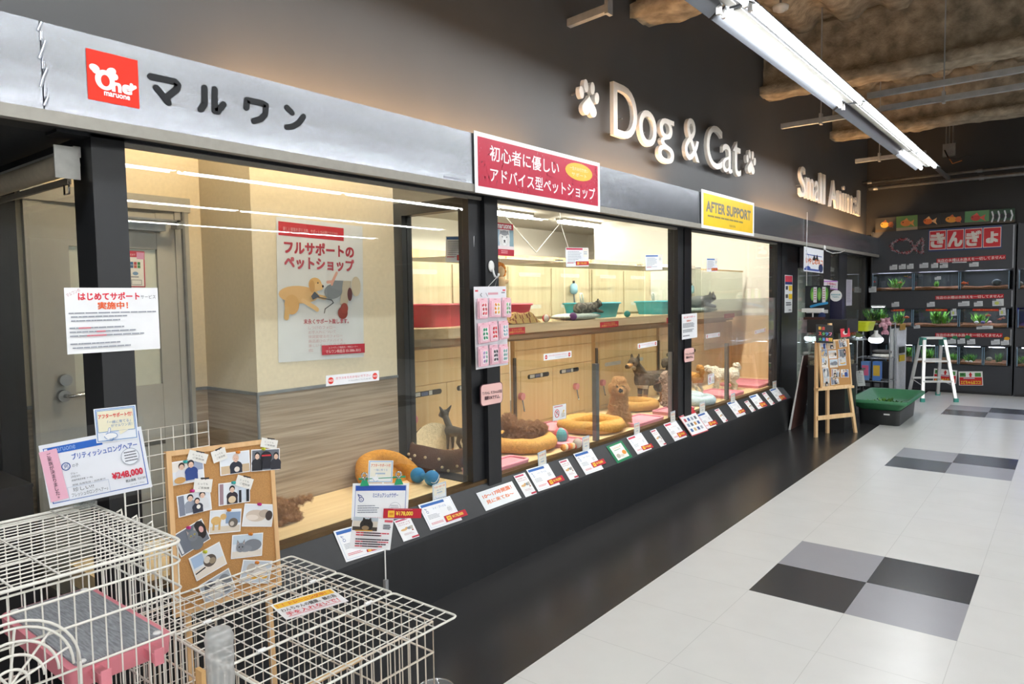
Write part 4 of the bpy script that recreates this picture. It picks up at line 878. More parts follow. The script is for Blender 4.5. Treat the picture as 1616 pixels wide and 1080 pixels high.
# soft things and toys
def fuzz(name, col, **k): return M(name, col, .95, var=.12, scale=60, bump=.5, bscale=160, spec=.1)
def donut(name, lab, c, R, r, col, sq=.8, fill=True, cat='pet bed', rx=0, ry=0, group=None, sx=1., n=36):
    m = fuzz('plush_'+col, col); mb = MB(); v = []; k = 14
    rot = Matrix.Rotation(ry, 3, 'Y') @ Matrix.Rotation(rx, 3, 'X')
    for i in range(n):
        a = 2*math.pi*i/n
        for j in range(k):
            b = 2*math.pi*j/k; q = Vector(((R+r*math.cos(b))*math.cos(a)*sx, (R+r*math.cos(b))*math.sin(a), r*sq*(1+math.sin(b))))
            d = .12*r*mnoise.noise(q*14+Vector(c)); q += Vector((math.cos(b)*math.cos(a), math.cos(b)*math.sin(a), math.sin(b)))*d; q.z = max(q.z, 0); v.append(Vector(c)+rot @ q)
    mb.add(v, [(i*k+j, ((i+1) % n)*k+j, ((i+1) % n)*k+(j+1) % k, i*k+(j+1) % k) for i in range(n) for j in range(k)], m, True)
    t = thing(name, lab, cat, c, group); mb.build('ring', t)
    if fill:
        mb = MB(); v = []; ns = 18
        for i in range(6):
            for j in range(ns): a = 2*math.pi*j/ns; q = R*i/5.; v.append(Vector(c)+rot @ Vector((q*math.cos(a)*sx, q*math.sin(a), r*.55+.25*r*mnoise.noise(Vector((q*9*math.cos(a), q*9*math.sin(a), c[1]))))))
        mb.add(v, [(i*ns+j, i*ns+(j+1) % ns, (i+1)*ns+(j+1) % ns, (i+1)*ns+j) for i in range(5) for j in range(ns)], m, True); mb.build('cushion', t)
    return t
ORNG = 'cf9a54'
donut('donut_bed', 'orange ring bed with the brown poodle lying in it', (-2.92, 3.76, ZF), .185, .06, ORNG, group='orange ring beds')
donut('donut_bed', 'empty orange ring bed left of the sitting apricot poodle', (-2.88, 4.58, ZF), .2, .06, ORNG, group='orange ring beds')
donut('donut_bed', 'orange ring bed beside the black and tan dog', (-3.10, 5.66, ZF), .17, .055, ORNG, group='orange ring beds')
donut('donut_bed', 'orange ring bed leaning against the wainscot in the left booth', (-2.985, 2.62, ZF+.005), .155, .05, 'bd8438', rx=.0, ry=.62, group='orange ring beds')
donut('donut_bed', 'pale grey ring bed lying in front, just right of the third post', (-2.76, 6.22, ZF), .13, .055, 'b4c4c8')
donut('donut_bed', 'pale grey ring bed behind another, just right of the third post', (-2.95, 6.42, ZF), .12, .05, 'bccbce')
m_tray = M('pink_tray', (238, 152, 166), .4, var=.03)
def tray(x0, x1, y0, y1, lab, z=ZF):
    t = thing('pet_tray', lab, 'tray', ((x0+x1)/2, (y0+y1)/2, z), 'pink trays on the booth floor')
    MB().rbox(x0, x1, y0, y1, z, z+.02, .03, m_tray, .01).build('base', t); rim = []
    for qx, qy, a0 in ((1, 1, 0), (-1, 1, 90), (-1, -1, 180), (1, -1, 270)):
        for k in range(6): q = math.radians(a0+18*k); rim.append(((x0+x1)/2+qx*((x1-x0)/2-.03)+.024*math.cos(q), (y0+y1)/2+qy*((y1-y0)/2-.03)+.024*math.sin(q), z+.024))
    MB().tube(rim, .009, m_tray, 6, True).build('rim', t)
tray(-2.775, -2.61, 2.99, 3.45, 'pink tray behind the foot of the second post')
tray(-2.9, -2.62, 3.90, 4.16, 'pink tray with the caterpillar toy, in front of the empty orange bed')
tray(-3.28, -2.99, 4.27, 4.62, 'pink tray behind the two orange beds')
tray(-2.86, -2.62, 4.85, 5.3, 'pink tray right of the sitting apricot poodle')
tray(-2.84, -2.62, 5.48, 5.9, 'pink tray in front of the third post')
tray(-3.0, -2.64, 6.67, 7.15, 'pink tray in the third window, left of two')
tray(-3.1, -2.66, 7.6, 8.2, 'pink tray in the third window at its right end')
def ball(x, y, z, r, cols, lab, cat='toy', name='toy_ball', seam=False):
    ms = [M('ball_'+c, c, .5) for c in cols]; mb = MB(); c = Vector((x, y, z+r)); n, k = 16, 10; v = []
    for i in range(k+1):
        th = math.pi*i/k
        for j in range(n): ph = 2*math.pi*j/n; v.append(c+Vector((math.sin(th)*math.cos(ph), math.sin(th)*math.sin(ph), -math.cos(th)))*r)
    for i in range(k):
        for j in range(n): mb.add([v[i*n+j], v[i*n+(j+1) % n], v[(i+1)*n+(j+1) % n], v[(i+1)*n+j]], [(0, 1, 2, 3)], ms[(j*len(ms)*2//n) % len(ms)], True)
    return tag(mb.build(name), lab, cat)
def onz(px, py, z): return P(px, py, 'z', z)
p = onz(885, 700, ZF); ball(p.x, p.y, ZF, .055, ('d0606e', '4a9498'), 'pink and teal ball between the two orange beds')
p = onz(874, 513, ZC); ball(-3.22, 4.48, ZC, .03, ('c8404e', 'e8dcd8'), 'small red and white ball in front of the pink litter box')
ball(-3.2, 4.83, ZC, .033, ('7a4088', '6a3878'), 'purple ball in front of the white cushion')
ball(-3.2, 5.72, ZC, .03, ('48b4b4', '3ca0a4'), 'teal ball in front of the teal litter box')
mb = MB(); c = Vector((-3.4, 3.78, ZC+.05)); gm = M('green_wicker', (130, 180, 50), .5)
for i in range(9):
    rot = Matrix.Rotation(i*1.1, 3, 'Z') @ Matrix.Rotation(.4+i*.7, 3, 'X'); mb.tube([c+rot @ Vector((.045*math.cos(q), .045*math.sin(q), 0)) for q in [2*math.pi*j/18 for j in range(18)]], .005, gm, 5, True)
tag(mb.build('wicker_ball'), 'green woven wicker ball beside the deep pink litter box', 'toy')
# tennis ball dumbbell
p = onz(688, 768, ZF); q = onz(668, 756, ZF); bm_ = M('blue_felt', (40, 122, 178), .9, var=.1, scale=200, bump=.3); t = thing('dumbbell_toy', 'blue dumbbell toy of two tennis balls in the left booth', 'toy', p)
c0 = Vector((p.x-.03, p.y, ZF+.042)); c1 = c0+Vector((-.11, -.0, 0)); MB().ell(c0, (.042,)*3, bm_, 18, 12).ell(c1, (.042,)*3, bm_, 18, 12).build('balls', t); MB().cyl(c0, c1, .017, bm_, n=12).build('bar', t)
MB().tube([c0+Vector((.0425*math.cos(a)*.9+.008, .0425*math.sin(a)*.75, .0425*.42*math.sin(2*a)+.0)) for a in [-1.2+2.4*i/14 for i in range(15)]], .002, m_white, 5).build('seam', t)
# caterpillar toy
p = onz(889, 712, ZF+.02); q = onz(911, 708, ZF+.02); t = thing('caterpillar_toy', 'striped caterpillar toy on the pink tray', 'toy', p)
for i in range(6):
    f = i/6; c = p+(q-p)*f; MB().ell((c.x, c.y, c.z+.022), (.02, .02, .022), M(('cat_orange', 'cat_cream', 'cat_red')[i % 3], ((226, 150, 80), (236, 214, 170), (216, 110, 90))[i % 3], .9), 10, 8).build('segment', t)
MB().ell((q.x, q.y, q.z+.034), (.032, .032, .034), M('cat_head', (196, 180, 164), .9), 12, 8).build('head', t)
# brown spotted bed
c = Vector((-2.99, 3.12, ZF)); t = thing('spotted_bed', 'brown dotted pet bed with a cream lining, the black dog standing in it', 'pet bed', c)
m_br = fuzz('brown_plush', '584038'); m_cr = fuzz('cream_plush', 'dcc6a4'); v = []; n = 40; prof = [(.96, 0), (1.04, .03), (1.06, .09), (1.0, .145), (.93, .15), (.86, .12), (.80, .05), (.5, .035), (0, .03)]
def bed_pt(a, r_, z): return c+Vector((.20*r_*math.cos(a), .255*r_*math.sin(a), z*(1+.55*max(0, math.cos(a-math.pi))**3*(.3 if z < .1 else 1)+.1*math.sin(3*a))))
mb = MB(); mi = MB()
for pr_, mbx, mt in ((prof[:5], mb, m_br), (prof[4:], mi, m_cr)):
    v = [bed_pt(2*math.pi*j/n, r_, z) for r_, z in pr_ for j in range(n)]; k = len(pr_)
    mbx.add(v, [(i*n+j, i*n+(j+1) % n, (i+1)*n+(j+1) % n, (i+1)*n+j) for i in range(k-1) for j in range(n)], mt, True)
dm = M('bed_dot', (206, 186, 150), .9)
for i in range(44):
    a = 2*math.pi*(i*.618 % 1); f = (i % 4)/4; z = .022+.1*f; r_ = 1.035+.035*math.sin(f*3); q = bed_pt(a, r_+.012, z); mb.ell(q, (.009, .009, .009), dm, 8, 5)
mb.build('outer', t); mi.build('lining', t)
tag(MB().ell(c+Vector((-.08, -.12, .07)), (.05, .07, .025), fuzz('dark_brown_plush', '4a3430'), 14, 8).build('plush_bone'), 'small dark brown plush lying in the dotted bed', 'toy')
# cushions and blanket in the cages
def cushion(c, rx_, ry_, h, col, lab):
    v = []; n, k = 32, 8; m = fuzz('cushion_'+col, col); mb = MB(); e = .45
    def sg(t_, p_): return math.copysign(abs(t_)**p_, t_)
    for i in range(k+1):
        th = -math.pi/2+math.pi*i/k
        for j in range(n): a = 2*math.pi*j/n; v.append(Vector(c)+Vector((rx_*abs(math.cos(th))**.6*sg(math.cos(a), e), ry_*abs(math.cos(th))**.6*sg(math.sin(a), e), h/2+h/2*math.sin(th)-.012*(1 if i == k else 0))))
    mb.add(v, [(i*n+j, i*n+(j+1) % n, (i+1)*n+(j+1) % n, (i+1)*n+j) for i in range(k) for j in range(n)], m, True); tag(mb.build('cushion'), lab, 'cushion')
cushion((-3.3, 5.03, ZC), .13, .25, .055, 'd6dcd8', 'white cushion with the tabby cat lying on it')
cushion((-3.32, 7.55, ZC), .13, .33, .055, 'd2dcdc', 'white cushion with the grey kitten lying on it')
mb = MB(); v = []; n, k = 26, 12; bl = M('blanket_tan', (188, 150, 96), .95, var=.1, scale=80); blr = M('blanket_red', (196, 84, 86), .95); bld = M('blanket_brown', (128, 66, 48), .95)
for i in range(n+1):
    for j in range(k+1):
        x = -3.34+.17*j/k; y = 4.0+.36*i/n; e = min(1, 4*(j/k)*(1-j/k)*1.6)*min(1, 5*(i/n)*(1-i/n)+.15)
        v.append((x, y, ZC+.004+.075*e+.02*e*mnoise.noise(Vector((x*14, y*14, 3)))))
for i in range(n):
    for j in range(k):
        d = (abs((i % 6)-3)+abs((j % 6)-3)); mt = (blr if j < 6 else bl) if d not in (2,) else (bld if j >= 6 else blr)
        mb.add([v[i*(k+1)+j], v[(i+1)*(k+1)+j], v[(i+1)*(k+1)+j+1], v[i*(k+1)+j+1]], [(0, 1, 2, 3)], mt, True)
tag(mb.build('patterned_blanket'), 'crumpled red and tan diamond patterned blanket in the leftmost cat cage', 'blanket')
pts = [P(x, y, 'x', -4.7) for x, y in ((781, 322), (800, 345), (815, 362), (846, 399), (884, 352), (897, 392))]
tag(MB().tube(pts, .006, m_white, 5).cyl(pts[0], (pts[0].x, pts[0].y, 2.53), .003, m_white, n=5).cyl(pts[4], (pts[4].x, pts[4].y, 2.53), .003, m_white, n=5).build('zigzag_string'), 'white zigzag string hanging from the ceiling behind the cat cages', 'string')
# ================================================================ dogs and cats
HEAD_L = math.atan2(-.622, -.783)     # facing left as the photo shows it
def V3(*a): return Vector(a)
def standing(th=1., leg=1., ml=.16, ears='up', tail='curl', hy=0., hz=1.16, nk=1., bl=.38):
    """blobs of a standing dog, shoulder height .9, nose toward +x"""
    b = [('e', (bl*.85, 0, .70), (.25*th, .20*th, .25*th)), ('e', (0, 0, .71), (.36, .18*th, .20*th)), ('e', (-bl, 0, .72), (.22*th, .18*th, .21*th)), ('c', (bl*.6, 0, .72), .2*th, (-bl*.9, 0, .72), .185*th)]
    hd = V3(bl+.30, hy*.35, hz)
    b += [('c', (bl*.95, 0, .84), .165*th*nk, hd-V3(.07, hy*.05, .06), .125*nk), ('e', hd, (.165, .15, .145))]
    d = V3(math.cos(hy), math.sin(hy), -.16); s = V3(-math.sin(hy), math.cos(hy), 0); up = V3(0, 0, 1)
    b += [('c', hd+d*.08-up*.03, .095, hd+d*(.12+ml)-up*.03, .058), ('e', hd+d*(.17+ml)-up*.005, (.03, .03, .028))]
    for q in (-1, 1):
        if ears == 'up': b += [('c', hd-d*.05+s*q*.09+up*.08, .062, hd-d*.06+s*q*.12+up*.23, .018)]
        elif ears == 'big': b += [('c', hd-d*.06+s*q*.09+up*.08, .07, hd-d*.10+s*q*.2+up*.24, .022)]
        else: b += [('e', hd-d*.04+s*q*.15-up*.06, (.07, .05, .14))]
        y = .115*th*q
        b += [('c', (bl*.85, y, .62), .105*th*leg, (bl*.80, y*1.05, .42), .07*leg), ('c', (bl*.80, y*1.05, .42), .07*leg, (bl*.86, y*1.05, .07), .048*leg), ('c', (bl*.87, y*1.05, .045), .05*leg, (bl*.87+.07, y*1.05, .04), .042*leg),
              ('c', (-bl*.95, y, .66), .145*th*leg, (-bl*.72, y*1.15, .43), .085*leg), ('c', (-bl*.72, y*1.15, .43), .082*leg, (-bl*1.22, y*1.12, .24), .05*leg), ('c', (-bl*1.22, y*1.12, .24), .048*leg, (-bl*1.12, y*1.12, .05), .045*leg), ('c', (-bl*1.12, y*1.12, .045), .048*leg, (-bl*1.12+.07, y*1.12, .04), .04*leg)]
    t0 = V3(-bl-.18, 0, .84)
    if tail == 'curl':
        tp = [t0, t0+V3(-.06, 0, .16), t0+V3(.0, 0, .28), t0+V3(.12, .02, .30), t0+V3(.17, .04, .2)]; rr = [.075, .095, .105, .1, .07]
    elif tail == 'thin': tp = [t0, t0+V3(-.1, 0, -.12), t0+V3(-.13, 0, -.32)]; rr = [.04, .028, .018]
    else: tp = [t0, t0+V3(-.08, 0, .14), t0+V3(.0, 0, .26), t0+V3(.1, 0, .26)]; rr = [.09, .11, .12, .09]
    for i in range(len(tp)-1): b.append(('c', tp[i], rr[i], tp[i+1], rr[i+1]))
    return b, hd, d, s
def eyes(hd, d, s, r=.022, ex=.125, ey=.075, ez=.03):
    return [hd+d*ex+s*q*ey+V3(0, 0, ez) for q in (-1, 1)]
def pick(*rules): 
    def f(p):
        for i, test in rules:
            if test(p): return i
        return 0
    return f
m_blk = M('black_coat', (44, 38, 34), .8, var=.2, scale=90); m_tan = M('tan_coat', (176, 122, 70), .85, var=.15, scale=90); m_wht = M('white_coat', (226, 214, 194), .9, var=.08, scale=60)
m_eye = M('dark_eye', (18, 14, 12), .15, var=0); m_red = M('red_coat', (206, 142, 74), .85, var=.15, scale=60); m_apr = M('apricot_coat', (216, 170, 114), .95, var=.28, scale=120); m_cho = M('brown_coat', (164, 120, 82), .95, var=.3, scale=120)
m_gry = M('grey_coat', (104, 104, 108), .85, var=.2, scale=80); m_tab = M('tabby_dark', (70, 64, 58), .85, var=.3, scale=60); m_tab2 = M('tabby_light', (112, 104, 94), .85, var=.2, scale=60)
m_shb = M('sesame_black_coat', (78, 64, 52), .85, var=.2, scale=90)
m_pnk = M('fawn_grey_coat', (176, 150, 136), .95, var=.2, scale=90)
def animal(name, label, cat, blobs, mats, colf, c, ang, size, voxel=.005, amp=0., ns=60., smooth=3, oct=2):
    o = organic(name, blobs, mats, colf, voxel, amp, ns, smooth, None, oct, c, ang, size); return tag(o, label, cat)
# black and tan dog with curled tail
b, hd, d, s = standing(1.0, 1.05, .17, 'up', 'curl', .25, 1.17); ey = eyes(hd, d, s); nose = hd+d*.345
animal('dog', 'black and tan dog with pricked ears and a curled tail standing by the cabinet', 'dog', b, [m_shb, m_tan, m_wht, m_eye],
       pick((3, lambda p: min((p-e).length for e in ey) < .026 or (p-nose).length < .045), (2, lambda p: (p-(hd+d*.1-V3(0, 0, .14))).length < .13 and p.z < hd.z-.05), (2, lambda p: p.x > .3 and .46 < p.z < .56 and abs(p.y) < .3), (1, lambda p: p.z < .3), (1, lambda p: (p-(hd+d*.2)).length < .1 and p.z < hd.z)), (-3.10, 6.0, ZF), HEAD_L+.5, .345, amp=.004, ns=50)
# little black dog in the dotted bed
b, hd, d, s = standing(.78, .72, .15, 'big', 'thin', -.1, 1.18, .8, .36); ey = eyes(hd, d, s)
animal('dog', 'small sleek black dog with big ears standing in the dotted bed', 'dog', b, [m_blk, m_tan, m_eye], pick((2, lambda p: min((p-e).length for e in ey) < .028), (1, lambda p: p.z < .14), (1, lambda p: (p-(hd+d*.25-V3(0, 0, .06))).length < .09)), (-3.04, 3.24, ZF+.035), math.radians(168), .205, voxel=.0035)
# apricot poodle sitting, seen from the front
def sitting(fl=1., headz=1.12, fwd=.12, ears='flop', muz=.14):
    hd = V3(fwd, 0, headz); d = V3(1, 0, -.12); s = V3(0, 1, 0)
    b = [('e', (-.08, 0, .34), (.30*fl, .27*fl, .32)), ('c', (-.05, 0, .45), .25*fl, (.06, 0, .8), .20*fl), ('c', (.05, 0, .8), .18*fl, hd-V3(.03, 0, .1), .15), ('e', hd, (.2, .2, .19)), ('e', hd+V3(-.03, 0, .1), (.19, .19, .15)), ('c', hd+d*.12-V3(0, 0, .05), .10, hd+d*(.14+muz)-V3(0, 0, .05), .075), ('e', hd+d*(.21+muz)-V3(0, 0, .02), (.035, .035, .03))]
    for q in (-1, 1):
        b += [('c', (.12, .12*q, .58), .11, (.16, .12*q, .08), .075), ('e', (.2, .12*q, .05), (.1, .07, .055)), ('e', (-.02, .22*q, .2), (.22, .11, .2)), ('e', (.14, .25*q, .06), (.13, .075, .06))]
        b += [('e', hd+V3(-.02, .19*q, -.07), (.09, .07, .17))] if ears == 'flop' else [('c', hd+V3(-.03, .1*q, .12), .06, hd+V3(-.04, .13*q, .24), .02)]
    return b, hd, d, s
b, hd, d, s = sitting(); ey = eyes(hd, d, s, ex=.185, ey=.085, ez=.04); nose = hd+d*.37-V3(0, 0, .01)
animal('dog', 'apricot poodle puppy sitting by the front of the second window', 'dog', b, [m_apr, m_eye], pick((1, lambda p: min((p-e).length for e in ey) < .05 or (p-nose).length < .075)), (-2.80, 4.86, ZF), math.radians(-52), .275, voxel=.004, amp=.019, ns=52, smooth=1, oct=3)
add_fur(bpy.data.objects['dog.002'], 3000, .014, 0, .006, 3, [(e, .075) for e in ey]+[(nose, .10)])
# brown poodle lying in its ring bed
hd = V3(.30, .0, .44); d = V3(1, 0, -.1); s = V3(0, 1, 0); ey = eyes(hd, d, s)
b = [('e', (-.2, 0, .2), (.42, .25, .2)), ('e', (-.5, .02, .2), (.24, .24, .19)), ('c', (.08, 0, .25), .19, (.25, 0, .4), .14), ('e', hd, (.18, .17, .17)), ('e', hd+V3(-.05, 0, .07), (.17, .17, .13)), ('c', hd+V3(.1, 0, -.04), .09, hd+V3(.28, 0, -.06), .06), ('c', (-.2, -.3, .3), .1, (-.5, -.62, .12), .06)]
for q in (-1, 1): b += [('e', hd+V3(-.05, .17*q, -.06), (.1, .06, .16)), ('c', (.05, .17*q, .12), .09, (.36, .17*q, .07), .06)]
nose = hd+V3(.34, 0, -.05)
animal('dog', 'brown poodle puppy lying in the orange ring bed beside the second post', 'dog', b, [m_cho, m_eye], pick((1, lambda p: min((p-e).length for e in ey) < .032 or (p-nose).length < .045)), (-2.95, 3.77, ZF+.055), HEAD_L+.35, .27, voxel=.004, amp=.017, ns=52, smooth=1, oct=3)
add_fur(bpy.data.objects['dog.003'], 2600, .013, 0, .006, 4, [(e, .05) for e in ey]+[(nose, .07)])
# brown poodle behind the cork board, back and tail showing
b = [('e', (0, 0, .3), (.5, .3, .3)), ('e', (.5, 0, .32), (.3, .27, .3)), ('c', (-.4, 0, .3), .2, (-.6, .1, .06), .13), ('c', (-.45, -.05, .36), .09, (-.8, -.05, .42), .07), ('c', (-.8, -.05, .42), .07, (-1.0, -.04, .46), .05), ('c', (.7, 0, .4), .2, (.95, 0, .3), .18), ('c', (1.0, 0, .28), .1, (1.2, 0, .2), .07)]
for q in (-1, 1): b += [('c', (.55, .2*q, .2), .13, (.75, .22*q, .06), .08), ('c', (-.3, .2*q, .2), .16, (-.15, .24*q, .06), .09), ('e', (.95, .2*q, .24), (.1, .06, .17))]
animal('dog', 'curly brown puppy lying half behind the cork board, tail to the right', 'dog', b, [m_cho], None, (-2.86, 1.80, ZF), math.radians(-105), .19, voxel=.0045, amp=.018, ns=52, smooth=1, oct=3)
add_fur(bpy.data.objects['dog.004'], 2600, .013, 0, .004, 5)
# fluffy fawn grey puppy in front of the black and tan dog
b, hd, d, s = sitting(1.15, 1.02, .16, 'up', .16); ey = eyes(hd, d, s, ex=.19, ey=.08, ez=.03); nose = hd+d*.39
animal('dog', 'fluffy fawn grey puppy sitting in front of the black and tan dog', 'dog', b, [m_pnk, M('dark_muzzle', (84, 70, 64), .9), m_eye, m_wht], pick((2, lambda p: min((p-e).length for e in ey) < .035), (1, lambda p: (p-nose).length < .14), (3, lambda p: (p-(hd-V3(.12, 0, .12))).length < .17)), (-2.84, 5.84, ZF+.024), HEAD_L+.15, .25, voxel=.0045, amp=.012, ns=60, smooth=2, oct=3)
# red and white dog half behind the third post
b, hd, d, s = standing(.95, 1.0, .14, 'up', 'curl', .5, 1.12); ey = eyes(hd, d, s); nose = hd+d*.315
animal('dog', 'red and white dog standing partly hidden behind the third post', 'dog', b, [m_red, m_wht, m_eye], pick((2, lambda p: min((p-e).length for e in ey) < .026 or (p-nose).length < .045), (1, lambda p: p.z < .5), (1, lambda p: (p-(hd+d*.15-V3(0, 0, .1))).length < .12)), (-3.06, 6.82, ZF), math.radians(150), .255, voxel=.0045, amp=.006, ns=60)
# white fluffy dog
b, hd, d, s = standing(1.25, 1.35, .09, 'flop', 'bushy', -.2, .98, 1.1, .42); ey = eyes(hd, d, s, ex=.14); nose = hd+d*.27
animal('dog', 'low fluffy white dog walking beside the pink tray in the third window', 'dog', b, [m_wht, m_eye], pick((1, lambda p: min((p-e).length for e in ey) < .03 or (p-nose).length < .045)), (-2.93, 7.32, ZF), HEAD_L+.1, .24, voxel=.0045, amp=.010, ns=60, smooth=2, oct=2)
# cats
def lying_cat(hy=.6):
    hd = V3(.42, .05, .34); d = V3(math.cos(hy), math.sin(hy), -.1); s = V3(-math.sin(hy), math.cos(hy), 0)
    b = [('e', (0, 0, .2), (.42, .22, .2)), ('e', (-.3, 0, .2), (.24, .22, .2)), ('c', (.25, 0, .24), .17, (.38, .03, .3), .13), ('e', hd, (.14, .15, .13)), ('e', hd+d*.1-V3(0, 0, .03), (.06, .07, .05)), ('c', (-.48, .06, .1), .055, (-.3, .3, .05), .05), ('c', (-.3, .3, .05), .05, (.0, .34, .05), .04)]
    for q in (-1, 1): b += [('c', hd+s*q*.09+V3(0, 0, .08), .055, hd+s*q*.11+V3(0, 0, .19), .016), ('c', (.3, .13*q, .1), .07, (.52, .12*q, .05), .05)]
    return b, hd, d, s
b, hd, d, s = lying_cat(-.4); ey = [hd+d*.125+s*q*.055+V3(0, 0, .03) for q in (-1, 1)]
animal('cat', 'grey tabby kitten lying on the white cushion in the second cage', 'cat', b, [m_tab, m_tab2, m_eye], lambda p: 2 if min((p-e).length for e in ey) < .024 else (1 if math.sin(p.x*30+mnoise.noise(p*6)*6) > .1 else 0), (-3.27, 5.16, ZC+.05), math.radians(50), .235, voxel=.004, amp=.003)
b, hd, d, s = lying_cat(.5); b += [('c', (-.5, .0, .2), .05, (-.62, 0, .36), .045), ('c', (-.62, 0, .36), .045, (-.56, 0, .5), .04)]; ey = [hd+d*.125+s*q*.055+V3(0, 0, .03) for q in (-1, 1)]
animal('cat', 'plain grey kitten lying on the white cushion right of the third post', 'cat', b, [m_gry, m_eye], lambda p: 1 if min((p-e).length for e in ey) < .024 else 0, (-3.30, 7.50, ZC+.048), math.radians(20), .34, voxel=.005, amp=.003)
b, hd, d, s = sitting(.75, .92, .08, 'up', .05); ey = eyes(hd, d, s, ex=.17)
animal('cat', 'grey and white cat sitting in the leftmost cage, mostly behind the pink packs', 'cat', b, [m_wht, m_tab, m_eye], pick((2, lambda p: min((p-e).length for e in ey) < .028), (1, lambda p: p.z > .95 or (p.x < -.1 and p.z > .3))), (-3.42, 3.93, ZC+.004), math.radians(-120), .27, voxel=.0045, amp=.004)
# plush lion-coloured toy hung by the window
p = P(790, 437, 'x', -2.68); t = thing('plush_toy', 'cream plush toy with orange mane hanging inside the window by the second post', 'toy', p); mp_ = M('cream_toy_plush', (226, 186, 140), .95, var=.08); mo_ = M('orange_toy_mane', (226, 140, 62), .95, var=.15)
MB().ell(p+V3(0, -.01, .03), (.03, .036, .036), mp_).ell(p+V3(0, -.005, -.04), (.03, .035, .045), mp_).ell(p+V3(0, .045, -.03), (.015, .03, .014), mp_, rot=Matrix.Rotation(.3, 3, 'X')).ell(p+V3(0, .03, -.075), (.016, .02, .03), mp_).ell(p+V3(0, -.035, -.075), (.016, .02, .03), mp_).build('body', t)
mb = MB()
for i in range(9): a = math.pi*(i/8)*1.3-.5; mb.ell(p+V3(0, -.008+.04*math.cos(a), .034+.04*math.sin(a)), (.018, .014, .014), mo_, 8, 6)
mb.build('mane', t); MB().cyl(p+V3(0, 0, .07), (p.x, p.y, 2.06), .0012, m_white, n=4).build('string', t)
# ================================================================ foreground: cat cage, pen, cork board, cards
m_wirew = M('white_coated_wire', (232, 229, 220), .35, var=.02); m_wirec = M('cream_coated_wire', (224, 212, 196), .4, var=.02)
X0c, X1c, Y0c, Y1c, ZTc = -2.30, -1.735, .16, .848, .90
t = thing('cat_cage', 'tall white wire cat cage with a pink shelf in the near left corner', 'cage', ((X0c+X1c)/2, (Y0c+Y1c)/2, 0))
def rrect(x0, x1, y0, y1, z, r, k=4):
    o = []
    for qx, qy, a0 in ((1, 1, 0), (-1, 1, 90), (-1, -1, 180), (1, -1, 270)):
        for i in range(k+1): a = math.radians(a0+90*i/k); o.append(((x0+x1)/2+qx*((x1-x0)/2-r)+r*math.cos(a), (y0+y1)/2+qy*((y1-y0)/2-r)+r*math.sin(a), z))
    return o
mb = MB()
mb.tube(rrect(X0c, X1c, Y0c, Y1c, ZTc, .03), .0045, m_wirew, 7, True)
n = int((X1c-X0c)/.029)
for i in range(1, n+1): x = X0c+(X1c-X0c)*i/(n+1); mb.cyl((x, Y0c, ZTc), (x, Y1c, ZTc), .0017, m_wirew, n=5, caps=False)
for f in (.2, .47, .60, .85):
    y = Y0c+(Y1c-Y0c)*f; mb.cyl((X0c, y, ZTc+.004), (X1c, y, ZTc+.004), .0026, m_wirew, n=5)
for f in (.33, .5, .66):
    x = X0c+(X1c-X0c)*f; mb.tube([(x, Y1c-.0, ZTc+.006), (x, Y1c+.012, ZTc+.012), (x, Y1c+.014, ZTc-.002), (x, Y1c, ZTc-.008)], .003, m_wirew, 6)
mb.build('top_grid', t)
def bars(fixed, axis, a0, a1, step, rails, m=m_wirew, z0=.06, z1=ZTc-.012, skip=()):
    mb = MB(); k = int((a1-a0)/step)
    for i in range(k+1):
        a = a0+(a1-a0)*i/k; p = (fixed, a) if axis == 'x' else (a, fixed); mb.cyl((p[0], p[1], z0), (p[0], p[1], z1), .0019, m, n=5, caps=False)
    for z in rails:
        p0, p1 = ((fixed, a0), (fixed, a1)) if axis == 'x' else ((a0, fixed), (a1, fixed)); mb.cyl((*p0, z), (*p1, z), .003, m, n=6)
    return mb
bars(X1c, 'x', Y0c+.03, Y1c-.03, .030, (.06, .30, .46, .68, ZTc-.012)).build('side_panel', t)
bars(X0c, 'x', Y0c+.03, Y1c-.03, .030, (.06, .46, ZTc-.012)).build('side_panel', t)
bars(Y1c, 'y', X0c+.03, X1c-.03, .030, (.06, .46, .74, ZTc-.012)).build('back_panel', t)
bars(Y0c, 'y', X0c+.03, X1c-.03, .030, (.06, .46, ZTc-.012)).build('front_panel', t)
for z in (.06, .78, ZTc-.05): MB().tube(rrect(X0c, X1c, Y0c, Y1c, z, .03), .0032, m_wirew, 6, True).build('hoop', t)
# arched door on the near side
cdr = P(15, 1085, 'x', X1c+.006); mb = MB()
for r in (.035, .065, .093, .122, .135): mb.tube([(X1c+.006, cdr.y+r*math.cos(a), cdr.z+r*math.sin(a)) for a in [math.pi*i/20 for i in range(21)]], .0032, m_wirew, 6)
for a in (.35, .85, 1.45, 2.1, 2.7): mb.cyl((X1c+.006, cdr.y, cdr.z), (X1c+.006, cdr.y+.122*math.cos(a), cdr.z+.122*math.sin(a)), .003, m_wirew, n=6)
for q in (-1, 1): mb.cyl((X1c+.006, cdr.y+q*.135, cdr.z), (X1c+.006, cdr.y+q*.135, .30), .0032, m_wirew, n=6)
mb.build('door', t)
MB().rbox(X0c-.01, X1c+.01, Y0c-.01, Y1c+.01, 0, .06, .03, M('pink_cage_base', (226, 140, 152), .45, var=.03)).build('base_tray', t)
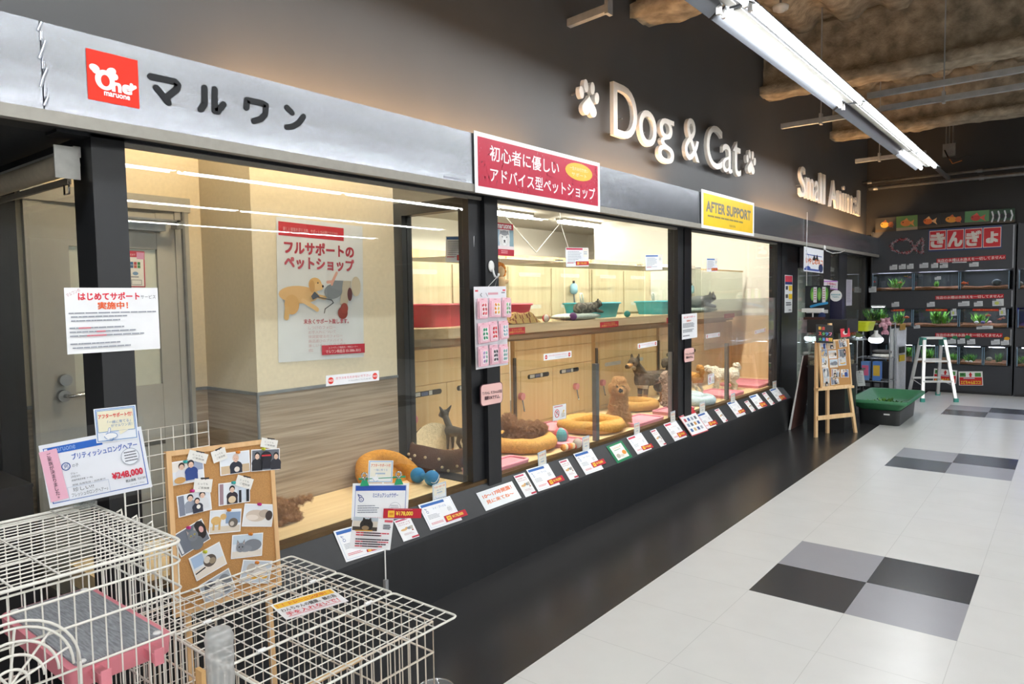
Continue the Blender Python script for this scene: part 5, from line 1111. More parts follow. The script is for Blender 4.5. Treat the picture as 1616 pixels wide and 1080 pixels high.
# shelf with its carpet
zs = .655; sx0, sx1, sy0, sy1 = -2.285, -1.775, .60, .835
mp_ = M('pink_shelf_plastic', (226, 138, 150), .4, var=.03); sh = MB(); sh.rbox(sx0, sx1, sy0, sy1, zs-.045, zs, .03, mp_, .02); so = sh.build('shelf', t)
MB().rbox(sx0+.016, sx1-.016, sy0+.016, sy1-.016, zs, zs+.005, .02, M('grey_felt', (150, 153, 158), .95, var=.22, scale=30, stretch=(1, 7, 1), bump=.4, bscale=200)).build('carpet', so)
mb = MB()
for x, y in ((sx0+.03, sy0+.03), (sx1-.03, sy0+.03), (sx1-.03, sy1-.03), (sx0+.03, sy1-.03)): mb.lathe([(.011, 0), (.009, .004), (0, .005)], (x, y, zs+.005), m_white, 10)
mb.build('stud', so)
for y in (sy0+.05, sy0+.17): MB().box(sx1-.002, X1c+.012, y-.011, y+.011, zs-.03, zs-.006, mp_).box(X1c+.0125, X1c+.016, y-.011, y+.011, zs-.035, zs+.004, mp_).build('hook', so)
tag(MB().box(-2.2, -1.95, .42, .60, .068, .33, M('red_felt_bag', (176, 44, 60), .8)).build('storage_box'), 'dark red box standing inside the white cat cage', 'box')
# clear clip holding the price card
cc = P(151, 803, 'y', .845); fw = Vector((-cc.x, -cc.y, 0)).normalized(); cdist = depth(cc)
m_clear = glass_mat('clear_plastic', (.93, .95, .95), .05, .12)
t = thing('card_clip', 'clear plastic clip stand on the top of the white cat cage', 'clip', (cc.x, cc.y-.03, ZTc+.009))
MB().box(cc.x-.03, cc.x+.03, cc.y-.035, cc.y-.02, ZTc+.009, ZTc+.05, m_clear).cyl((cc.x, cc.y-.028, ZTc+.009), (cc.x, cc.y-.028, ZTc+.02), .03, m_clear, n=16).ell((cc.x+.0, cc.y-.045, ZTc+.025), (.012, .012, .012), m_clear, 12, 8).build('clip', t)
MB().box(cc.x-.09, cc.x+.09, cc.y-.031, cc.y-.029, ZTc+.02, ZTc+.04, m_clear).build('jaw', t)
PL = (P(150, 790, 'y', .815), Vector((.80, -.60, .10)).normalized())
t = thing('price_card', 'large laminated price card for a longhair kitten on the near cat cage', 'price card', PN(150, 780, *PL))
s = psheet([(62, 705), (223, 672), (240, 770), (78, 802)], PL, paper='eceff6', t=.0012)
s.frame(.035, .06, .97, .94, .012, '2f62b8'); s.rect(.075, .06, .60, .17, '2f66c0'); s.text('maruone', .12, .115, .06, '9ab8e6', fit=.22); s.text('ブリティッシュロングヘアー', .29, .27, .10, '4868b8', bold=.02, fit=.64)
s.circ(.22, .40, .065, '3a5a9c'); s.circ(.22, .40, .05, 'eceff6'); s.text('男', .22, .40, .07, '3a5a9c', 'c'); s.text('の子', .28, .41, .05, '5a6070', fit=.06); s.text('ブルー', .25, .53, .035, '50545e', fit=.07); s.text('2月生まれ', .25, .58, .035, '50545e', fit=.09)
s.text('成猫時推定体重  3〜4kg', .25, .64, .035, '50545e', fit=.2); s.text('親猫 品種登録・血統書付', .25, .71, .028, '60646e', fit=.32)
s.circ(.845, .44, .135, '9aa0b2'); s.circ(.845, .44, .127, 'eceff6'); s.lines(.79, .36, .92, .54, 4, '70747e', .4, 5); s.text('¥248,000', .64, .71, .115, 'd03048', bold=.035, fit=.30); s.text('税込価格', .76, .82, .045, '50545e', bold=.02, fit=.1); s.text('¥267,840', .88, .82, .045, '50545e', fit=.08); s.text('(ワクチン代込)', .80, .89, .03, '8a8e98', fit=.14)
s.frame(.2, .73, .60, .93, .006, 'b8c4d8'); s.text('珍しい!!', .25, .785, .065, '44484e', fit=.2); s.text('フレッシュのロングヘアー♪', .23, .865, .065, '44484e', fit=.35)
s.build('card', parent=t)
s = psheet([(63, 714), (90, 708), (108, 786), (79, 794)], (PL[0]+PL[1]*.003, PL[1]), paper='f0b8cc', t=.0008); s.vtext('ご家族が決まりました。', .5, .05, .98, .075, '5a4450', bold=.01); s.build('pink_strip', parent=t)
s = psheet([(144, 646), (212, 640), (221, 691), (156, 700)], (PL[0]+PL[1]*.003, PL[1]), paper='eef2f8', t=.0008)
s.frame(.03, .03, .97, .97, .02, '5a8cc8'); s.rect(.07, .08, .93, .70, 'f2ecd0'); s.frame(.06, .07, .94, .71, .015, '5a8cc8'); s.poly([(.55, .7), (.78, .7), (.58, .82)], 'f2ecd0'); s.text('アフターサポート付！', .1, .24, .13, 'e03c34', bold=.025, fit=.80); s.text('「一緒に育てる」', .3, .43, .09, '5a84b8', fit=.55); s.text('がマルワン流！', .38, .54, .09, '5a84b8', fit=.5)
s.stroke([(.34, .62), (.30, .82)], .07, '5a8cc8'); s.stroke([(.34, .62), (.30, .82)], .05, 'f4f4f6'); s.ell(.36, .83, .16, .1, '5a8cc8'); s.ell(.36, .83, .145, .085, 'f4f4f6'); s.stroke([(.2, .76), (.3, .9)], .06, 'f4f4f6'); s.stroke([(.25, .95), (.38, .97), (.42, .9)], .02, '5a8cc8'); s.build('support_tag', parent=t)
m_slv = glass_mat('laminate_sleeve', (.97, .98, .99), .08)
cs = [PN(*q, PL[0]-PL[1]*.002, PL[1]) for q in ((54, 683), (224, 660), (246, 772), (72, 812))]; s = Sheet(*cs, paper=None, t=.0004); s.mb.obox(s.c, s.u*s.w/2, s.v*s.h/2, s.n*.0002, m_slv); s.build('sleeve', parent=t)
# ---- wire pen with its hinged lid
ZLD = .58; LX0, LX1, LY0, LY1 = -2.19, -1.378, .90, 1.46
tp = thing('wire_pen', 'low white wire puppy pen with a folding grid lid, in the near foreground', 'pen', ((LX0+LX1)/2, (LY0+LY1)/2, 0))
secs = [(LX0, -1.928), (-1.926, -1.652), (-1.65, LX1)]
for a, b in secs:
    mb = MB().tube(rrect(a, b, LY0, LY1, ZLD, .012, 2), .0034, m_wirew, 6, True)
    k = 6
    for i in range(1, k): x = a+(b-a)*i/k; mb.cyl((x, LY0, ZLD), (x, LY1, ZLD), .0018, m_wirew, n=5, caps=False)
    for i in range(1, 12): y = LY0+(LY1-LY0)*i/12; mb.cyl((a, y, ZLD+.003), (b, y, ZLD+.003), .0018, m_wirew, n=5, caps=False)
    mb.build('lid_panel', tp)
for x in (-1.927, -1.651):
    for y in (LY0+.1, LY1-.1): MB().cyl((x, y-.012, ZLD+.002), (x, y+.012, ZLD+.002), .006, m_white, n=8).build('hinge', tp)
px0, px1, py0, py1, zt = LX0+.03, LX1-.05, LY0+.02, LY1-.05, ZLD-.012
for nm, mbp in (('side_panel', bars(px1, 'x', py0, py1, .032, (.05, .3, zt-.09, zt), m_wirec, .05, zt)), ('side_panel', bars(px0, 'x', py0, py1, .032, (.05, .3, zt-.09, zt), m_wirec, .05, zt)), ('back_panel', bars(py1, 'y', px0, px1, .032, (.05, .3, zt-.09, zt), m_wirec, .05, zt)), ('front_panel', bars(py0, 'y', px0, px1, .032, (.05, .3, zt-.09, zt), m_wirec, .05, zt))): mbp.build(nm, tp)
MB().rbox(px0-.01, px1+.01, py0-.01, py1+.01, 0, .05, .02, M('dark_tray', (40, 36, 34), .5)).build('base_tray', tp)
q = [(430, 955), (522, 932), (545, 955), (450, 983)]
cs = [P(*k, 'z', ZLD+.0065) for k in ((427, 953), (523, 931), (548, 947), (452, 982))]; s = Sheet(*cs, t=.0008)
s.rect(.03, .06, .97, .33, 'f2c032'); s.text('！！トレーニング中！！', .5, .2, .17, 'd84030', 'c', bold=.02, fit=.88); s.text('わんちゃんの健康、躾の為', .05, .50, .2, '3c3a3c', bold=.012, fit=.88); s.text('手を入れないで！', .07, .76, .21, 'd8485a', bold=.02, fit=.83); s.rect(.06, .90, .9, .92, 'd8485a')
s.build('training_notice', 'white and yellow notice lying on the grid lid of the pen', 'notice')
p = P(345, 1050, 'y', LY0+.035); t = thing('water_bottle', 'clear upturned plastic water bottle at the near edge of the pen', 'bottle', p)
q = P(345, 994, 'y', LY0-.042); c = Vector((q.x, LY0-.042, q.z-.13)); m_pet = glass_mat('pet_bottle', (.86, .88, .90), .08, .34)
MB().lathe([(r_*1.24, z_*1.24) for r_, z_ in ((.009, -.10), (.010, -.075), (.020, -.055), (.0265, -.03), (.0255, -.012), (.027, .01), (.0255, .03), (.027, .05), (.026, .075), (.0275, .09), (.022, .104), (.012, .106), (0, .1))], c, m_pet, 20).build('bottle', t); MB().cyl(c+Vector((0, 0, -.155)), c+Vector((0, 0, -.122)), .014, m_white, n=12).build('cap', t)
MB().box(c.x-.028, c.x+.002, c.y-.048, c.y-.037, c.z-.16, c.z+.045, wood('pale_pine', (206, 160, 100), (224, 184, 126), 'z', 1, .5, 30)).build('wood_bracket', t)
t = thing('perch', 'small wooden perch inside the pen', 'perch', (-1.75, 1.15, .34)); MB().cyl((-1.75, LY0+.02, .36), (-1.75, LY1-.05, .36), .008, _M['pale_pine'], n=8).build('rod', t); MB().box(-1.765, -1.735, 1.1, 1.16, .34, .385, _M['pale_pine']).build('block', t)
p = P(612, 1070, 'z', .28); t = thing('pet_bowl', 'clear glass bowl clipped inside the pen at its right side', 'bowl', (px1-.06, p.y, .27))
MB().lathe([(.02, 0), (.045, .012), (.055, .05), (.052, .05), (.042, .014), (0, .006)], (px1-.062, p.y, .27), m_clear, 20).build('bowl', t); MB().tube([(px1-.062+.055*math.cos(a), p.y+.055*math.sin(a), .318) for a in [2*math.pi*i/20 for i in range(20)]], .003, m_chrome, 5, True).cyl((px1-.008, p.y, .318), (px1+.004, p.y, .318), .003, m_chrome, n=5).build('ring_holder', t)
# white grid panel standing behind the cat cage
p0 = P(226, 679, 'y', 1.2); g0, g1 = P(222, 680, 'x', -2.42), P(328, 664, 'x', -2.42)
t = thing('grid_panel', 'white wire grid panel standing behind the cork board', 'panel', (-2.42, (g0.y+g1.y)/2, 0)); mb = MB(); gy0, gy1 = g0.y-.06, g1.y; gz = (g0.z+g1.z)/2
mb.tube([(-2.42, gy0, .0), (-2.42, gy0, gz), (-2.42, gy1, gz), (-2.42, gy1, 0)], .003, m_wirew, 6)
for i in range(1, 7): y = gy0+(gy1-gy0)*i/7.; mb.cyl((-2.42, y, 0.03), (-2.42, y, gz), .0017, m_wirew, n=5, caps=False)
for i in range(20): z = gz-.05*(i+.8); mb.cyl((-2.418, gy0, z), (-2.418, gy1, z), .0017, m_wirew, n=5, caps=False)
mb.build('grid', t)
# ---- cork board leaning on the ledge
BT, BB = Vector((-2.415, 0, .985)), Vector((-2.34, 0, .40))
bn = Vector((.585, 0, .075)).normalized(); PB = (BT, bn)
c4 = [PN(*q, *PB) for q in ((250, 719), (414, 692), (459, 921), (287, 968))]
w = ((c4[1]-c4[0]).length+(c4[2]-c4[3]).length)/2; ul = ((c4[1]-c4[0])+(c4[2]-c4[3])).normalized(); vl = (c4[0]-c4[3]+c4[1]-c4[2]); vl = (vl-ul*vl.dot(ul)).normalized(); h = ((c4[0]-c4[3]).length+(c4[1]-c4[2]).length)/2; bc = sum(c4, Vector())/4
t = thing('cork_board', 'wood framed cork board full of pet photos, leaning in front of the near window', 'board', bc-vl*h/2)
m_frame = wood('board_frame_pine', (212, 168, 116), (228, 188, 138), 'z', 1, .5, 30); m_cork = M('cork', (186, 138, 84), .9, var=.1, scale=260, bump=.2)
mb = MB(); e = .017
for a, b in ((-1, 0), (1, 0)): mb.obox(bc+ul*a*(w/2-e/2)-bn*.006, ul*e/2, vl*h/2, bn*.010, m_frame)
for a in (-1, 1): mb.obox(bc+vl*a*(h/2-e/2)-bn*.006, ul*(w/2-e), vl*e/2, bn*.010, m_frame)
mb.build('frame', t); MB().obox(bc-bn*.008, ul*(w/2-e), vl*(h/2-e), bn*.006, m_cork).build('cork', t)
# easel legs of the board behind it
for a in (-.38, .38): MB().obox(bc+ul*a*w-vl*(h/2+.19)-bn*.012, ul*.01, vl*.2, bn*.008, m_frame).build('leg', t)
def person(s, x, y, sc, hair, top, skin='e6c4ae', face=True):
    s.ell(x, y+.30*sc, .17*sc, .2*sc, top); s.rect(x-.16*sc, y+.3*sc, x+.16*sc, min(.97, y+.62*sc), top); s.ell(x, y-.02*sc, .085*sc, .145*sc, hair); s.ell(x, y+.03*sc, .066*sc, .115*sc, skin)
    if face:
        for q in (-1, 1): s.ell(x+q*.025*sc, y+.02*sc, .008*sc, .010*sc, '3c3030')
        s.stroke([(x-.02*sc, y+.085*sc), (x+.02*sc, y+.085*sc)], .012*sc, 'b87868')
def cat_face(s, x, y, sc, col, eye='c8b860', inner='b8a8a4'):
    for q in (-1, 1): s.poly([(x+q*.11*sc, y-.06*sc), (x+q*.02*sc, y-.12*sc), (x+q*.10*sc, y-.30*sc)], col); s.poly([(x+q*.10*sc, y-.09*sc), (x+q*.05*sc, y-.12*sc), (x+q*.09*sc, y-.24*sc)], inner)
    s.ell(x, y, .12*sc, .17*sc, col)
    for q in (-1, 1): s.ell(x+q*.045*sc, y-.02*sc, .022*sc, .028*sc, eye); s.ell(x+q*.045*sc, y-.02*sc, .009*sc, .022*sc, '20201e')
    s.ell(x, y+.06*sc, .018*sc, .016*sc, '7a6468')
def pinned(px, lab, draw, pin, bg='dfe4ea', lift=.001, photo=True):
    cs = [PN(*q, bc+bn*.0005, bn) for q in px]; t = thing('photo_print', lab, 'photo', sum(cs, Vector())/4, 'pet photos on the cork board')
    s = Sheet(*cs, t=.0006, lift=lift, paper='f2f3f4'); s.rect(.03, .04, .97, .96, bg); draw(s); s.build('print', parent=t)
    if pin:
        p = PN(*pin[0], bc+bn*.002, bn); MB().cyl(p, p+bn*.005, .0055, ink(pin[1]), n=10).cyl(p+bn*.005, p+bn*.01, .0035, ink(pin[1]), n=10).ell(p+bn*.012, (.006, .006, .006), ink(pin[1]), 10, 6).build('push_pin', t)
def d1(s):
    s.rect(.03, .04, .97, .45, 'e8e2da'); s.rect(.7, .04, .97, .5, '9aa6c0'); person(s, .36, .25, 1.05, '3a2c28', 'd8d8dc'); person(s, .62, .2, 1.1, '26262e', '2a4484'); s.ell(.28, .82, .16, .14, 'c8985a')
def d2(s): s.rect(.03, .6, .97, .96, 'c8b090'); person(s, .52, .3, 1.25, 'd8c0b0', '262a38', 'e4c0ac'); s.ell(.54, .8, .09, .12, 'e6dcd4')
def d3(s):
    s.rect(.03, .04, .97, .96, '6a6e78'); person(s, .2, .3, 1.1, '1e1e22', '26262c'); person(s, .85, .35, 1.1, '1e1c20', '2a2a34'); s.ell(.5, .38, .2, .28, '1c1c22'); s.stroke([(.36, .3), (.64, .3)], .07, 'c83038'); s.rect(.36, .5, .66, .9, '20202a')
def d4(s):
    s.rect(.03, .04, .2, .96, '7a8090'); person(s, .38, .22, 1.1, '22222a', '9298a6'); person(s, .74, .2, 1.05, '24222a', 'dadce0'); person(s, .56, .42, .95, '1e1c22', '2c3040'); s.ell(.58, .7, .06, .1, 'e8e4de')
def d5(s): s.rect(.03, .04, .15, .96, '9a8088'); person(s, .42, .32, 1.05, '221e22', '322c34'); person(s, .78, .12, 1.2, '2a2a30', 'd0dae6'); s.rect(.62, .4, .7, .96, '1e2028'); s.rect(.86, .4, .95, .96, '1e2028'); s.ell(.4, .78, .12, .16, 'd8c4a4')
def d6(s): s.rect(.03, .7, .97, .96, 'd8cdbc'); s.rect(.5, .12, .97, .6, '8aa0bc'); s.ell(.2, .45, .16, .18, 'd8b070'); s.ell(.42, .3, .1, .13, 'd8b070'); s.rect(.1, .5, .16, .85, 'd0a868'); s.rect(.28, .5, .34, .85, 'd0a868'); s.ell(.74, .58, .15, .2, '6c645c'); s.ell(.7, .62, .07, .1, 'c8beb0')
def d7(s): s.rect(.03, .6, .97, .96, 'e4e2e0'); s.ell(.42, .52, .34, .26, 'cfc0b0'); s.ell(.7, .42, .2, .18, 'b8a898'); s.ell(.85, .5, .12, .22, '3e3430'); s.ell(.3, .6, .2, .12, 'e2d6ca')
def d8(s): s.rect(.03, .04, .97, .96, '6e7480'); s.ell(.82, .4, .18, .4, '241e20'); s.ell(.85, .4, .07, .14, 'd8a8a4'); s.ell(.58, .82, .2, .3, '70757c'); s.rect(.38, .84, .78, .96, '70757c'); cat_face(s, .55, .45, 1.35, '7a7f86'); s.rect(.05, .1, .12, .9, 'e0e2e6')
def d9(s): s.rect(.03, .6, .97, .96, 'e8dfd2'); s.rect(.05, .06, .4, .5, 'a8c0dc'); s.ell(.55, .5, .2, .24, '5a5048'); s.ell(.48, .42, .1, .14, 'd8d0c4'); s.ell(.62, .55, .1, .12, '9a8a74'); s.stroke([(.05, .72), (.35, .66)], .05, '28282c')
def d10(s): s.rect(.03, .04, .97, .4, 'c4d4e0'); s.rect(.03, .7, .97, .96, 'e0d8cc'); s.ell(.66, .5, .3, .26, '7c8088'); s.ell(.45, .62, .2, .14, '868a92'); cat_face(s, .28, .55, 1.15, '80848c', '50504c')
def d11(s): s.rect(.03, .04, .97, .96, 'c4ccd4'); s.ell(.5, .45, .36, .3, 'dad6d0'); s.ell(.3, .35, .14, .2, 'bcb4ac'); s.stroke([(.25, .7), (.5, .76), (.85, .7)], .14, 'e0a838')
def d12(s): s.rect(.03, .04, .97, .96, 'b4bcc6'); s.ell(.3, .3, .18, .24, '5c5f66'); s.ell(.4, .6, .2, .3, 'd4d2ce'); s.ell(.75, .5, .2, .4, '84888e'); s.ell(.55, .45, .1, .3, 'e6e4e0')
TEAL, PNK, ORN, YLW = '3aaaa8', 'c83a88', 'e08a34', 'c8cc40'
pinned([(264, 730), (320, 723), (323, 757), (268, 769)], 'photo of two smiling people with a cat, top left on the cork board', d1, ((291, 729), TEAL))
pinned([(345, 716), (393, 711), (395, 744), (348, 752)], 'photo of one person holding a white kitten, top middle of the cork board', d2, ((374, 714), ORN))
pinned([(394, 711), (440, 707), (441, 742), (397, 744)], 'photo of two people beside a red and black helmet, top right of the cork board', d3, ((414, 709), YLW), lift=.003)
pinned([(276, 782), (330, 774), (335, 802), (284, 819)], 'photo of three people standing together, left on the cork board', d4, ((302, 775), PNK))
pinned([(343, 763), (393, 759), (395, 791), (346, 800)], 'photo of two people with a small dog, middle of the cork board', d5, ((367, 762), TEAL))
pinned([(331, 806), (381, 803), (379, 839), (329, 844)], 'photo of an orange kitten beside a tabby kitten, centre of the cork board', d6, ((360, 805), ORN))
pinned([(385, 795), (432, 796), (429, 832), (382, 831)], 'photo of a sleeping cream cat, right on the cork board', d7, ((408, 796), PNK))
pinned([(272, 847), (317, 818), (333, 851), (284, 880)], 'photo of a grey cat facing the camera, tilted at the left edge of the board', d8, ((296, 833), PNK))
pinned([(296, 882), (345, 856), (359, 889), (311, 918)], 'photo of a mottled kitten on pale sand, tilted low on the board', d9, ((322, 871), YLW))
pinned([(365, 845), (414, 841), (414, 877), (365, 883)], 'photo of a grey cat lying down, low right on the cork board', d10, ((394, 843), ORN))
pinned([(382, 884), (429, 885), (425, 922), (378, 920)], 'photo of a pale pet with yellow cloth, seen through the pen lid', d11, ((404, 888), ORN))
pinned([(313, 925), (360, 897), (373, 929), (325, 960)], 'photo of grey and white kittens, lowest on the board, seen through the pen lid', d12, None)
def name_tag(px, lab):
    cs = [PN(*q, bc+bn*.001, bn) for q in px]; s = Sheet(*cs, t=.0006, lift=.004, paper='eae8e2'); s.stroke([(.35, -.02), (.62, -.04), (.75, -.06)], .12, '2a2628'); s.stroke([(.4, 0), (.4, .06)], .05, '2a2628'); s.stroke([(.6, 0), (.6, .06)], .05, '2a2628')
    s.text('とっても', .2, .38, .16, '77756f', fit=.55); s.text('ご家族様', .25, .68, .18, '66645f', fit=.6); s.build('name_tag', lab, 'paper tag', 'paper tags on the cork board')
name_tag([(299, 713), (329, 715), (322, 735), (294, 722)], 'paper tag with a dog silhouette above the top left photo')
name_tag([(331, 714), (352, 707), (360, 722), (337, 732)], 'paper tag with a dog silhouette left of the top middle photo')
name_tag([(413, 692), (440, 695), (433, 710), (409, 704)], 'paper tag with a dog silhouette over the top right corner of the board')
name_tag([(307, 756), (335, 756), (332, 778), (303, 776)], 'paper tag with a dog silhouette above the photo of three people')
name_tag([(374, 750), (400, 756), (394, 774), (370, 765)], 'paper tag with a dog silhouette above the photo with the small dog')
# ---- clip stand with the schnauzer card
CP = (P(609, 925, 'z', .585), Vector((.78, -.62, 0)).normalized())
dep = depth(CP[0]); ft = CP[0]
t = thing('card_stand', 'thin wire card stand with two green and silver clips, clamped to the pen', 'stand', ft)
top = PN(598, 758, *CP); MB().tube([ft+Vector((0, 0, -.1)), Vector((ft.x, ft.y, top.z))-CP[1]*.004], .0022, m_white, 6).obox(ft, (.006, 0, 0), (0, .006, 0), (0, 0, .02), m_steel).build('pole', t)
a, b = PN(566, 757, *CP), PN(640, 753, *CP); MB().cyl(a-CP[1]*.004, b-CP[1]*.004, .003, M('green_plastic', (32, 150, 104), .35), n=8).build('crossbar', t)
for q in ((575, 758), (629, 756)):
    c = PN(*q, *CP); u = Vector((.62, .78, 0)); cl = MB()
    cl.prism([c+u*-.014+Vector((0, 0, -.017)), c+u*.014+Vector((0, 0, -.017)), c+u*.007+Vector((0, 0, .002)), c+u*-.007+Vector((0, 0, .002))], CP[1]*.008, _M['green_plastic']); o = cl.build('clip', t)
    MB().tube([c+CP[1]*.006+Vector((0, 0, .016))+u*(.008*math.cos(k))+Vector((0, 0, .008*math.sin(k))) for k in [2*math.pi*i/14 for i in range(14)]], .0028, m_chrome, 6, True).cyl(c+CP[1]*.004, c+CP[1]*.006+Vector((0, 0, .01)), .004, m_chrome).build('clip_ring', o)
t = thing('price_card', 'laminated price card for a schnauzer puppy with a photo, held by two green clips', 'price card', PN(600, 865, *CP))
s = psheet([(558, 764), (645, 762), (644, 820), (553, 820)], (CP[0]+CP[1]*.001, CP[1]), t=.001); s.frame(.05, .06, .95, .99, .012, '4466b8'); s.rect(.06, .07, .94, .20, '2f54ae'); s.text('ミニチュアシュナウザー', .36, .33, .12, '5a6ab0', bold=.02, fit=.45)
s.stroke([(.14, .42), (.1, .3), (.17, .35)], .02, '3a4a8c'); s.circ(.16, .44, .07, '3a4a8c'); s.circ(.16, .44, .05, 'f2f3f5'); s.text('女', .16, .44, .07, '3a4a8c', 'c'); s.lines(.1, .6, .48, .84, 4, '888c98', .4, 3); s.circ(.76, .68, .16, 'b8bac4'); s.circ(.76, .68, .15, 'f2f3f5'); s.lines(.68, .6, .85, .8, 4, '9a9ca8', .35, 8); s.build('card', parent=t)
s = psheet([(556, 815), (620, 819), (617, 868), (552, 866)], (CP[0]+CP[1]*.004, CP[1]), t=.001); s.text('なかなかめずらしい!', .3, -.0, .05, 'd8808c', fit=.5); s.rect(.02, .0, .62, .42, 'd4cabc'); s.rect(.02, .0, .62, .12, 'b8c0c8'); s.rect(.02, .3, .62, .42, '4a4038'); s.ell(.35, .24, .16, .19, '26221f'); s.poly([(.24, .1), (.26, -.0), (.34, .08)], '2a2624'); s.poly([(.46, .1), (.44, -.0), (.37, .08)], '2a2624'); s.ell(.33, .33, .09, .07, '8a7458'); s.stroke([(.1, .42), (.5, .41)], .03, 'd8a030')
for x in (.30, .40): s.circ(x, .2, .018, '0c0a0a')
s.rect(.78, .05, .98, .12, 'd05a68'); s.lines(.76, .2, .97, .36, 3, '4a4c54', .6, 4)
for i, (y, c) in enumerate(((.46, 'c83848'), (.53, 'c83848'), (.66, '3c3e46'), (.73, 'c84a58'), (.80, '3c3e46'), (.87, 'c84a58'))): s.lines(.12, y, .95, y+.05, 1, c, .75, i+20, .3); s.lines(.3, y, .8, y+.05, 1, '3a3c44', .75, i+40, .3)
s.build('photo_card', parent=t)
s = psheet([(605, 803), (665, 803), (665, 818), (605, 818)], (CP[0]+CP[1]*.006, CP[1]), t=.001, paper='b82234'); s.rect(.12, .2, .29, .9, 'f0c040'); s.rect(.15, .42, .26, .7, 'd88c24'); s.text('¥178,000', .33, .52, .48, 'f4cc50', bold=.035, fit=.44); s.lines(.25, .04, .9, .12, 1, 'd88a90', .6); s.build('price_strip', parent=t)
tab_sheet(t, [(582, 727), (621, 727), (619, 762), (580, 762)], (CP[0]-CP[1]*.002, CP[1]), parent=t)
# ---- left edge: roller blind, desk, chair back
t = thing('roller_blind', 'rolled up cream blind above the side window at the left edge', 'blind', (-2.95, .955, 1.95))
MB().cyl((-3.9, .955, 1.962), (-2.615, .955, 1.962), .036, M('cream_blind', (196, 184, 162), .8), n=20).build('roll', t); MB().box(-3.9, -2.61, .97, .992, 1.985, 2.02, M('blind_rail', (206, 206, 200), .4)).box(-2.609, -2.603, .91, .985, 1.91, 2.015, _M['blind_rail']).build('rail', t)
MB().box(-3.9, -2.62, .95, .962, 1.895, 1.915, M('blind_bar', (120, 112, 98), .5)).build('bottom_bar', t); p = P(105, 297, 'y', .955); MB().tube([p+Vector((-.02, 0, .02)), p+Vector((-.02, 0, -.02)), p+Vector((.02, 0, -.02)), p+Vector((.02, 0, .02))], .003, m_chrome, 6).build('pull', t)
t = thing('register_desk', 'black desk with a drawer slot at the left edge behind the cat cage', 'desk', (-3.4, .88, 0)); m_dk = M('black_desk', (44, 44, 46), .5)
a = P(42, 770, 'y', .95); MB().box(-3.54, a.x, .80, .97, 0, a.z, m_dk).box(-3.54, a.x+.004, .795, .972, a.z-.0, a.z+.012, m_dk).build('body', t); MB().box(-3.52, a.x-.03, .794, .80, a.z-.10, a.z-.06, M('desk_slot', (14, 14, 14), .8)).build('drawer', t)
c = P(10, 850, 'y', .80); t = thing('desk_chair', 'rounded dark brown chair back behind the near cat cage', 'chair', (c.x-.3, .75, 0)); m_ch = M('dark_brown_leather', (48, 38, 34), .5)
MB().ell((c.x-.3, .735, .68), (.34, .045, .17), m_ch, 20, 12).build('backrest', t); MB().rbox(c.x-.55, c.x-.05, .34, .74, .42, .5, .06, m_ch).build('seat', t); MB().cyl((c.x-.3, .55, .06), (c.x-.3, .55, .42), .03, m_black).box(c.x-.33, c.x-.27, .6, .76, .44, .6, m_black).build('post', t)
mb = MB()
for i in range(5): a = 2*math.pi*i/5; mb.cyl((c.x-.3, .55, .07), (c.x-.3+.26*math.cos(a), .55+.26*math.sin(a)*.75, .03), .02, m_black, .015).ell((c.x-.3+.26*math.cos(a), .55+.26*math.sin(a)*.75, .025), (.025, .025, .025), m_black, 8, 6)
mb.build('base', t)
# ================================================================ aquarium wall
YA = 12.2
m_aq = M('black_aquarium_laminate', (50, 52, 57), .42, var=.04); m_aqd = M('tank_back', (24, 30, 34), .6, var=.2, scale=4); m_grav = M('brown_gravel', (132, 84, 54), .9, var=.35, scale=120, bump=.5)
m_tglass = glass_mat('tank_glass', (.93, .97, .96))
def ax_(x, y, v='z'): p = P(x, y, 'y', YA); return p
def aq_unit(label, x0, x1, rows):
    t = thing('aquarium_rack', label, 'aquarium rack', ((x0+x1)/2, YA+.2, 0))
    mb = MB(); zs = [(0, rows[-1][0]-.0)]+[(rows[i][1], rows[i-1][0]) for i in range(len(rows)-1, 0, -1)]+[(rows[0][1], 2.43)]
    for z0, z1 in zs: MB().box(x0+.012, x1-.012, YA, YA+.05, z0+.006, z1-.006, m_aq).build('panel', t)
    MB().box(x0, x0+.02, YA-.004, YA+.52, 0, 2.43, m_aq).box(x1-.02, x1, YA-.004, YA+.52, 0, 2.43, m_aq).box(x0, x1, YA+.48, YA+.52, 0, 2.43, m_aqd).build('frame', t)
    for z0, z1 in rows: MB().box(x0+.02, x1-.02, YA+.05, YA+.5, z0-.02, z0-.001, m_aq).box(x0+.02, x1-.02, YA+.05, YA+.5, z1, z1+.02, m_aq).build('shelf', t)
    MB().box(x0+.02, x1-.02, YA-.012, YA, 0, .035, m_black).build('plinth', t)
    for i, (z0, z1) in enumerate(zs):
        if i: MB().box(x1-.035, x1-.02, YA-.006, YA, z0+.02, z1-.02, m_steel).build('hinge_strip', t)
    return t
rows = [(1.515, 1.79), (.965, 1.245), (.42, .70)]
aq_unit('black aquarium rack of three tank rows with the red fish sign', -2.52, -.68, rows)
aq_unit('black aquarium rack cut off by the right edge of the photo', -.66, 1.2, rows)
